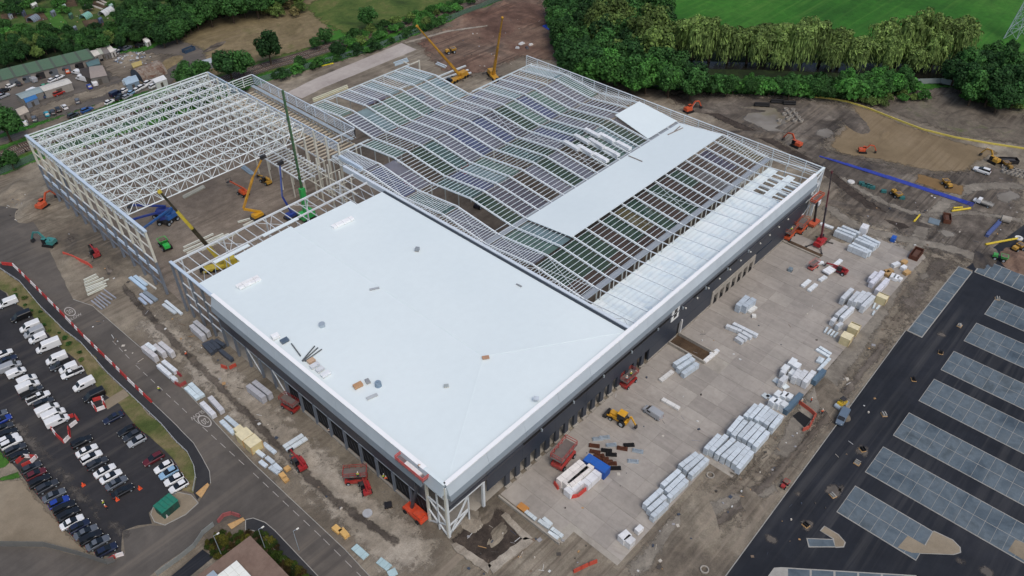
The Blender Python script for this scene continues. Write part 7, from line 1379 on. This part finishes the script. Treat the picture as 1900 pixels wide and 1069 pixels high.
barrier_line([(294, 944), (300, 956), (310, 960)], 'beside the green cabin', 'barriers by the cabin', 'rw'); barrier_line([(405, 970), (415, 958), (430, 954), (448, 960)], 'on the kerb by the timber ramp', 'barriers by the ramp', 'r', (150, 84, 84)); barrier_line([(205, 1040), (215, 1034), (228, 1030)], 'at the end of the gravel fence', 'barriers at the gravel fence', 'rw')
barrier_line([(118, 472), (135, 478), (165, 492), (172, 498)], 'round the grass hole near the road', 'barriers round the hole', 'r', (200, 84, 70)); barrier_line([(328, 692), (338, 700)], 'beside the second packs at the road', 'barriers by the packs', 'r', (150, 60, 66)); barrier_line([(322, 710), (335, 718), (345, 712)], 'below the white packs at the road edge', 'barriers below the packs', 'r', (150, 66, 64)); barrier_line([(408, 680), (425, 686), (440, 678)], 'under the open columns by the dark packs', 'barriers under the columns', 'r', (176, 70, 54))
barrier_line([(1055, 925), (1072, 922), (1092, 905), (1110, 890), (1118, 884)], 'along the edge of the white sheeted cargo', 'barriers by the cargo', 'r', (190, 64, 58)); barrier_line([(1030, 900), (1034, 906)], 'at the end of the cream-white loads', 'barriers by the loads', 'r', (190, 70, 60)); barrier_line([(1482, 748), (1505, 765), (1512, 772), (1500, 795), (1488, 800)], 'round the dark pit on the bank', 'barriers round the pit', 'r', (170, 80, 64)); barrier_line([(1065, 1062), (1090, 1050), (1110, 1042)], 'on the mud at the bottom edge', 'barriers at the bottom edge', 'r', (180, 74, 56))
for i, (x, y) in enumerate(((155, 901), (260, 907), (218, 928))):
    p = W(x, y); ob('traffic_cone', MB().box(0, 0, .03, .8, .8, .06).cyl((0, 0, .06), (0, 0, 1.1), .38, 12, .06), M['matte'], None, (p.x, p.y, .04), color=(226, 84, 44), label='orange cone on the car park asphalt, %s from the left' % ORD[i], cat='cone', group='cones in the car park')
# ================================================================ small structures
gcab = thing('site_cabin', 'dark green cabin with pitched lid on the gravel traffic island', 'cabin', W(313, 946)); gcab.location.z = .12; ga = pang((297, 945), (318, 928)); gcab.rotation_euler = (0, 0, ga)
ob('wall', MB().bb(-2.0, 2.0, -1.5, 1.5, 0, 2.3), M['matte'], gcab, color=(20, 76, 66)); ob('roof', MB().box(0, 0, 2.45, 4.3, 3.3, .3, tx=.95, ty=.9), M['matte'], gcab, color=(30, 116, 96)); ob('door', MB().bb(-.5, .5, -1.56, -1.5, .1, 2.0), M['matte'], gcab, color=(16, 60, 52))
for x in (-1, 0, 1): ob('vent_rib', MB().bb(x - .05, x + .05, -1.6, 1.6, 2.6, 2.66), M['matte'], gcab, color=(24, 100, 84))
for i, pts in enumerate(([(364, 917), (386, 898), (389, 901), (374, 925)], [(423, 975), (452, 962), (455, 966), (430, 983)])):
    r = thing('timber_ramp', ('tan timber ramp at the tip of the black footway', 'tan timber ramp at the kerb above the office planting')[i], 'ramp', (0, 0, 0)); w = wz(pts); ob('deck', MB().poly(w, .14, .24), M['wood'], r); c = Vector((sum(p[0] for p in w) / 4, sum(p[1] for p in w) / 4)); ob('edge_board', MB().beam((w[0][0], w[0][1], .3), (w[1][0], w[1][1], .3), .12, .12), M['wood'], r)
# office roof cut by the bottom edge
of = thing('office_building', 'brown gravel-roofed office with white grid rooflight cut by the bottom edge', 'building'); C_ = W(464, 994, 5.5); e1 = (W(365, 1069, 5.5) - C_).normalized(); e2 = Vector((-e1.y, e1.x, 0)); e2 = e2 if e2.dot(W(540, 1075, 5.5) - C_) > 0 else -e2
rc = lambda u, v: (C_.x + e1.x * u + e2.x * v, C_.y + e1.y * u + e2.y * v)
ob('wall', MB().poly([rc(.3, .3), rc(30, .3), rc(30, 26), rc(.3, 26)], 0, 5.2), M['concrete'], of); rf = ob('roof', MB().poly([rc(0, 0), rc(30.3, 0), rc(30.3, 26.3), rc(0, 26.3)], 5.2, 5.5), ground('roof gravel', [(116, 96, 86), (132, 112, 101)], .3, 1, 6, bump=.3, fvar=.12), of)
u0, v0 = 5.2, 3.4
rl_ = ob('rooflight', MB().poly([rc(u0, v0), rc(u0 + 9, v0), rc(u0 + 9, v0 + 14), rc(u0, v0 + 14)], 5.5, 6.3), M['steel'], of, color=(206, 208, 200))
for i in range(6):
    for j in range(9): a, b = u0 + .06 + i * 1.5, v0 + .06 + j * 1.55; ob('pane', MB().poly([rc(a, b), rc(a + 1.4, b), rc(a + 1.4, b + 1.45), rc(a, b + 1.45)], 6.3, 6.36), M['steel'], rl_, color=(232, 234, 226))
for k in range(2): a = u0 + 9.6 + k * 1.4; ob('roof_rail', MB().beam((*rc(a, v0 - 1), 6.4), (*rc(a, v0 + 12), 6.4), .1), M['galv'], of)
ob('roof_unit', MB().poly([rc(9.6, 2.2), rc(11.2, 2.2), rc(11.2, 3.8), rc(9.6, 3.8)], 5.5, 6.8), M['galv'], of)
sheet('planting_bed', [(380, 1012), (412, 980), (430, 996), (460, 984), (486, 984), (585, 1080), (545, 1085), (470, 1000), (400, 1040)], G_soil, .046, amp=.1)
sheet('office_path', [(318, 1069), (376, 1020), (396, 1034), (340, 1080), (300, 1100)], G_tar, .044, amp=.05)
island('footway_corner', [(456, 965), (470, 962), (492, 970), (510, 985), (600, 1080), (570, 1085), (486, 994), (470, 985), (456, 984)], G_foot, .030)
for i, ((bx, by), (tx_, ty_)) in enumerate((((555, 1021), (546, 985)), ((411, 1030), (401, 997)), ((492, 1018), (480, 984)))):
    b = W(bx, by); hgt = 7.0; tp_ = W(tx_, ty_, hgt); r = thing('lamp_post', ('slim lamp post beside the road at the bottom', 'slim lamp post in the planting left of the office roof', 'slim lamp post in the planting right of the office roof')[i], 'lamp post', (b.x, b.y, .05)); ob('pole', MB().cyl((0, 0, 0), (0, 0, hgt), .09, 8, .06), M['galv'], r); ob('arm', MB().beam((0, 0, hgt), (.7, -.2, hgt + .1), .07), M['galv'], r); ob('lamp_head', MB().box(.9, -.25, hgt + .1, .6, .3, .12), M['lamp'], r)
# footing strips at the front corner
for i, pts in enumerate(([(915, 1066), (905, 1050), (975, 998), (990, 1006)], [(972, 1004), (930, 958), (938, 952), (988, 1000)], [(905, 1066), (850, 1028), (838, 1012), (846, 1008), (912, 1050)])): ob('footing', MB().poly(jag(wz(pts), 1.0, .12, i + 3), .03, .35), G_pale, label='pale rough concrete footing strip at the front corner, %s' % ('lower right', 'upper right', 'lower left')[i], cat='footing')
# ---------------------------------------------------------------- old yard buildings
A_, B_ = W(-40, 176), W(181, 121); dW = (B_ - A_).normalized(); nW = Vector((-dW.y, dW.x, 0)); LW = (B_ - A_).length
ws = thing('workshop', 'long workshop with faded green sheet roof and grey front', 'workshop', A_); ws.rotation_euler = (0, 0, math.atan2(dW.y, dW.x))
ob('front_wall', MB().bb(0, LW, 0, .2, 0, 3.6), M['matte'], ws, color=(136, 130, 122)); ob('back_wall', MB().bb(0, LW, 8.8, 9, 0, 4.4), M['matte'], ws, color=(120, 116, 110)); ob('end_wall', MB().bb(LW - .2, LW, .2, 8.8, 0, 3.6), M['matte'], ws, color=(130, 126, 118))
n = 9
for k in range(n):
    x0, x1 = LW * k / n, LW * (k + 1) / n
    ob('roof_sheet', MB().add([(x0, -.5, 3.7), (x1 - 1.0, -.5, 3.7), (x1 - 1.0, 9.3, 4.7), (x0, 9.3, 4.7), (x0, -.5, 3.6), (x1 - 1.0, -.5, 3.6), (x1 - 1.0, 9.3, 4.6), (x0, 9.3, 4.6)], [(0, 1, 2, 3), (7, 6, 5, 4), (0, 4, 5, 1), (1, 5, 6, 2), (2, 6, 7, 3), (3, 7, 4, 0)]), M['matte'], ws, color=(80, 106, 84)); ob('roof_sheet', MB().add([(x1 - 1, -.5, 3.68), (x1, -.5, 3.68), (x1, 9.3, 4.68), (x1 - 1, 9.3, 4.68)], [(0, 1, 2, 3)]), M['matte'], ws, color=(76, 86, 76))
    if k > 1: ob('shutter_door', MB().bb(x0 + 2, x0 + 5.2, -.08, 0, 0, 2.9), M['matte'], ws, color=((92, 100, 108), (40, 40, 42), (96, 102, 108))[k % 3]); ob('window', MB().bb(x0 + 7, x0 + 8.4, -.08, 0, 1.2, 2.3), M['glass'], ws)
def shed(pts, h, wall, roofc, label, name='shed', cat='shed', pitch=.5):
    w = [W(*p, h) for p in pts]; c = sum(w, Vector()) / 4; r = thing(name, label, cat, (c.x, c.y, 0)); q = [(p.x - c.x, p.y - c.y) for p in w]
    ob('wall', MB().poly([(x * .96, y * .96) for x, y in q], 0, h - .02), M['matte'], r, color=wall)
    a, b = [((q[0][i] + q[3][i]) / 2, (q[1][i] + q[2][i]) / 2) for i in (0, 1)] if False else (None, None)
    m0 = ((q[0][0] + q[3][0]) / 2, (q[0][1] + q[3][1]) / 2); m1 = ((q[1][0] + q[2][0]) / 2, (q[1][1] + q[2][1]) / 2)
    ob('roof', MB().add([(*q[0], h), (*q[1], h), (*m1, h + pitch), (*m0, h + pitch)], [(0, 1, 2, 3), (3, 2, 1, 0)]).add([(*q[3], h), (*q[2], h), (*m1, h + pitch), (*m0, h + pitch)], [(3, 2, 1, 0), (0, 1, 2, 3)]), M['matte'], r, color=roofc)
    e = Vector(q[1]) - Vector(q[0]); mid = (Vector(q[0]) + Vector(q[1])) * .5; 
    ob('gable', MB().add([(*q[0], h), (*m0, h + pitch), (*q[3], h)], [(0, 1, 2), (2, 1, 0)]).add([(*q[1], h), (*m1, h + pitch), (*q[2], h)], [(0, 1, 2), (2, 1, 0)]), M['matte'], r, color=wall); ob('door', MB().beam((q[3][0] * .4 + q[2][0] * .6, q[3][1] * .4 + q[2][1] * .6, h * .4), (q[3][0] * .6 + q[2][0] * .4, q[3][1] * .6 + q[2][1] * .4, h * .4), .1, h * .75), M['matte'], r, color=(80, 76, 70)); return r
shed([(72, 161), (124, 145), (134, 154), (81, 170)], 3.2, (150, 146, 138), (196, 194, 186), 'long white-roofed shed in the middle of the old yard')
shed([(28, 175), (72, 161), (81, 170), (40, 184)], 3.0, (130, 128, 122), (140, 156, 158), 'grey-green roofed shed joined to the long white one')
shed([(42, 182), (64, 174), (70, 182), (48, 191)], 2.6, (120, 128, 138), (50, 110, 166), 'lean-to under a bright blue sheet in the old yard')
shed([(28, 203), (45, 196), (54, 207), (36, 215)], 2.8, (140, 134, 126), (182, 172, 156), 'small square cabin at the lower left of the old yard')
shed([(165, 124), (190, 121), (199, 140), (168, 146)], 3.4, (110, 108, 104), (150, 140, 132), 'patched grey workshop with stained roof in the old yard')
shed([(146, 128), (166, 124), (168, 146), (152, 140)], 3.0, (70, 66, 62), (62, 56, 52), 'dark flat-roofed shed against the patched workshop')
shed([(158, 116), (182, 108), (186, 118), (164, 124)], 2.8, (90, 110, 112), (84, 112, 114), 'teal sheeted store right of the green workshop')
shed([(165, 95), (178, 92), (186, 101), (172, 106)], 2.6, (140, 136, 130), (206, 202, 192), 'white-roofed trailer cabin at the end of the green workshop'); shed([(178, 90), (190, 88), (196, 98), (184, 102)], 2.4, (150, 146, 138), (170, 176, 162), 'pale sheeted cabin beside the white trailer cabin'); shed([(186, 90), (196, 86), (204, 98), (194, 101)], 2.6, (110, 108, 106), (120, 116, 112), 'grey container between pale cabin and white caravan'); shed([(193, 86), (202, 82), (214, 94), (205, 98)], 2.5, (190, 188, 182), (222, 218, 208), 'white caravan at the hedge end of the yard', 'caravan', 'caravan', .15); shed([(282, 147), (303, 139), (310, 147), (288, 154)], 3.0, (200, 202, 202), (222, 224, 222), 'white box body in front of the curved barn', 'box_trailer', 'trailer', .05); shed([(368, 114), (392, 107), (394, 116), (372, 124)], 2.6, (140, 144, 146), (170, 178, 182), 'long grey-white container half hidden by trees', 'container', 'container', .05); shed([(264, 73), (272, 69), (279, 76), (271, 80)], 2.0, (214, 214, 210), (226, 226, 222), 'white caravan alone at the scrub edge', 'caravan', 'caravan', .2); shed([(243, 118), (262, 112), (264, 120), (247, 126)], 2.2, (150, 134, 80), (178, 160, 100), 'ochre open skip box beside the rubble heap', 'waste_box', 'box', .05); shed([(228, 146), (252, 139), (258, 150), (234, 158)], 3.0, (120, 140, 156), (160, 182, 196), 'pale blue lorry body left of the curved barn', 'lorry_body', 'lorry body', .3)
# curved barn
bA, bB = W(255, 148), W(300, 131); db = (bB - bA).normalized(); br = thing('curved_barn', 'old curved corrugated barn with rust-streaked roof', 'barn', bA, math.atan2(db.y, db.x)); Lb = (bB - bA).length; nb = 14
for k in range(6):
    x0, x1 = Lb * k / 6, Lb * (k + 1) / 6 - .05; vs, fs = [], []
    for i in range(nb + 1): a = math.pi * i / nb; vs += [(x0, 5.0 * math.cos(a), 4.6 * math.sin(a)), (x1, 5.0 * math.cos(a), 4.6 * math.sin(a))]
    for i in range(nb): fs.append((2 * i, 2 * i + 1, 2 * i + 3, 2 * i + 2))
    ob('roof_sheet', MB().add(vs, fs), M['rustroof'] if 'rustroof' in M else M.setdefault('rustroof', ground('rusty corrugated', [(96, 62, 50), (132, 120, 110), (148, 140, 132)], .4, 1.5, 5, tracks=((40, (104, 64, 50), .8, .2, .1, 1.5),), bump=.2)), br)
ob('gable_wall', MB().add([(.05, 4.9 * math.cos(math.pi * i / nb), 4.5 * math.sin(math.pi * i / nb)) for i in range(nb + 1)], [tuple(range(nb + 1))]), M['matte'], br, color=(66, 76, 86)); ob('gable_wall', MB().add([(Lb - .05, 4.9 * math.cos(math.pi * i / nb), 4.5 * math.sin(math.pi * i / nb)) for i in range(nb + 1)], [tuple(range(nb + 1))]), M['matte'], br, color=(66, 76, 86))
heap(242, 108, 7, 4.5, 2.4, .4, G_mud, 91); heap(318, 115, 8, 4, 1.6, .5, G_scrub, 92); heap(398, 87, 8, 2.4, 1.2, .3, G_dark, 93); heap(300, 128, 6, 3, 1.5, .2, G_scrub, 94)
for k in range(70):
    a, q_ = dr.uniform(0, 6.28), math.sqrt(dr.random()); c = W(242, 108); me_ = dr.choice(dm); o = ob(me_.name, me_, None, None, (c.x + math.cos(a) * q_ * 7, c.y + math.sin(a) * q_ * 5, 1.6 * (1 - q_) + .1), dr.uniform(0, 3), dr.choice([(190, 196, 200), (150, 160, 172), (210, 210, 206), (110, 116, 124), (96, 110, 130)]), label='piece of grey-white rubble on the heap in the old yard', cat='debris', group='rubble on the heap')
# allotment sheds and tunnels
for x, y, s_, wl, rf_, lb in ((42, 21, 3, (84, 92, 110), (70, 78, 98), 'slate blue allotment shed near the brown plot'), (62, 7, 4.5, (150, 150, 144), (206, 208, 200), 'white-roofed allotment hut near the top edge'), (97, 21, 3.4, (120, 126, 132), (110, 122, 134), 'grey allotment shed in mid plots'), (130, 26, 3, (60, 96, 78), (70, 112, 90), 'green allotment shed beside the soil plot'), (60, 68, 3.4, (100, 106, 114), (96, 104, 114), 'grey shed near the hedge below the allotments'), (185, 34, 3, (76, 90, 116), (84, 100, 128), 'blue allotment shed by the soil plot'), (18, 26, 2.6, (180, 184, 186), (90, 100, 120), 'small white and blue allotment shed'), (118, 10, 3, (110, 130, 120), (150, 170, 160), 'pale green allotment hut'), (205, 9, 3, (130, 150, 140), (150, 176, 166), 'mint green allotment hut near the top'), (138, 50, 2.6, (100, 112, 124), (120, 132, 142), 'grey-blue hut below the green tunnel'), (255, 14, 3, (120, 110, 98), (90, 84, 78), 'brown allotment shed by the dark trees')):
    p = [(x - s_ * 1.6, y + s_ * .2), (x + s_ * .3, y - s_ * .9), (x + s_ * 1.6, y - s_ * .1), (x - s_ * .3, y + s_ * 1.0)]; shed(p, 2.2, wl, rf_, lb, 'allotment_shed', 'shed', .5)
for x, y, L_, c_, lb in ((160, 33, 5, (120, 176, 156), 'green polytunnel among the allotments'), (198, 25, 8, (206, 208, 208), 'white patched polytunnel among the allotments'), (63, 38, 5, (120, 130, 140), 'grey net tunnel on the brown plot')):
    p = W(x, y); r = thing('polytunnel', lb, 'polytunnel', (p.x, p.y, 0), .5); vs, fs = [], []
    for i in range(11): a = math.pi * i / 10; vs += [(-L_ / 2, 2.0 * math.cos(a), 2.3 * math.sin(a)), (L_ / 2, 2.0 * math.cos(a), 2.3 * math.sin(a))]
    for i in range(10): fs.append((2 * i, 2 * i + 1, 2 * i + 3, 2 * i + 2))
    ob('cover', MB().add(vs, fs), M['wrap'], r, color=c_)
    for k in range(5):
        m = MB(); xx = -L_ / 2 + L_ * k / 4
        for i in range(10): a, b = math.pi * i / 10, math.pi * (i + 1) / 10; m.beam((xx, 2.05 * math.cos(a), 2.35 * math.sin(a)), (xx, 2.05 * math.cos(b), 2.35 * math.sin(b)), .08)
        ob('hoop', m, M['galv'], r)
for i, (a, b) in enumerate((((168, 10), (190, 18)), ((158, 10), (170, 17)), ((180, 4), (195, 10)), ((186, 0), (200, 8)))): p, q = W(*a), W(*b); ob('raised_bed', MB().beam((p.x, p.y, .2), (q.x, q.y, .2), 1.2, .4), M['matte'], color=(176, 170, 160), label='pale raised bed in the upper allotments, %s from the left' % ORD[i], cat='raised bed', group='raised beds')
# electricity pylon at the right edge
py_ = thing('pylon', 'grey lattice electricity pylon standing in the meadow at the right edge', 'pylon'); f4 = [W(1862, 72), W(1886, 74), W(1900, 64), W(1876, 62)]; c = sum(f4, Vector()) / 4; py_.location = (c.x, c.y, 0); ft = [p - c for p in f4]; Hh = 34
lev = [0, 5, 9.5, 13.5, 17, 20, 23, 26, 30, Hh]; sc_ = lambda z: 1 - .88 * min(1, z / 26)
for i in range(4):
    m = MB()
    for a, b in zip(lev[:-1], lev[1:]): m.beam(tuple(ft[i] * sc_(a) + Vector((0, 0, a))), tuple(ft[i] * sc_(b) + Vector((0, 0, b))), .26)
    ob('leg', m, M['galv'], py_); m = MB(); j = (i + 1) % 4
    for a, b in zip(lev[:-1], lev[1:]): m.beam(tuple(ft[i] * sc_(a) + Vector((0, 0, a))), tuple(ft[j] * sc_(b) + Vector((0, 0, b))), .13).beam(tuple(ft[j] * sc_(a) + Vector((0, 0, a))), tuple(ft[i] * sc_(b) + Vector((0, 0, b))), .13).beam(tuple(ft[i] * sc_(b) + Vector((0, 0, b))), tuple(ft[j] * sc_(b) + Vector((0, 0, b))), .13)
    ob('lattice', m, M['galv'], py_)
for z in (22, 26, 30): ob('cross_arm', MB().beam((-5, 2, z), (5, -2, z), .25).beam((-5, 2, z), (0, 0, z + 2), .15).beam((5, -2, z), (0, 0, z + 2), .15), M['galv'], py_)
ob('blue_sheet', MB().box(0, 0, .4, 6, 2.4, .5, tx=.9, ty=.7), M['matte'], None, W(1016, 52), 1.3, (30, 70, 180), label='bright blue sheeted stack beside the curving fence', cat='sheet')
for i, (x, y, s_) in enumerate(((968, 82, 3), (978, 90, 2.4), (960, 90, 2), (985, 84, 2))): p = W(x, y); ob('sheeted_pile', MB().box(0, 0, .4, s_, s_ * .6, .7, tx=.7, ty=.7), M['wrap'], None, (p.x, p.y, .05), i, ((206, 208, 206), (60, 60, 64), (190, 194, 196), (220, 220, 216))[i], label='%s sheeted pile near the far roof corner, %s from the left' % (('white', 'dark', 'grey', 'white')[i], ORD[i]), cat='pile')
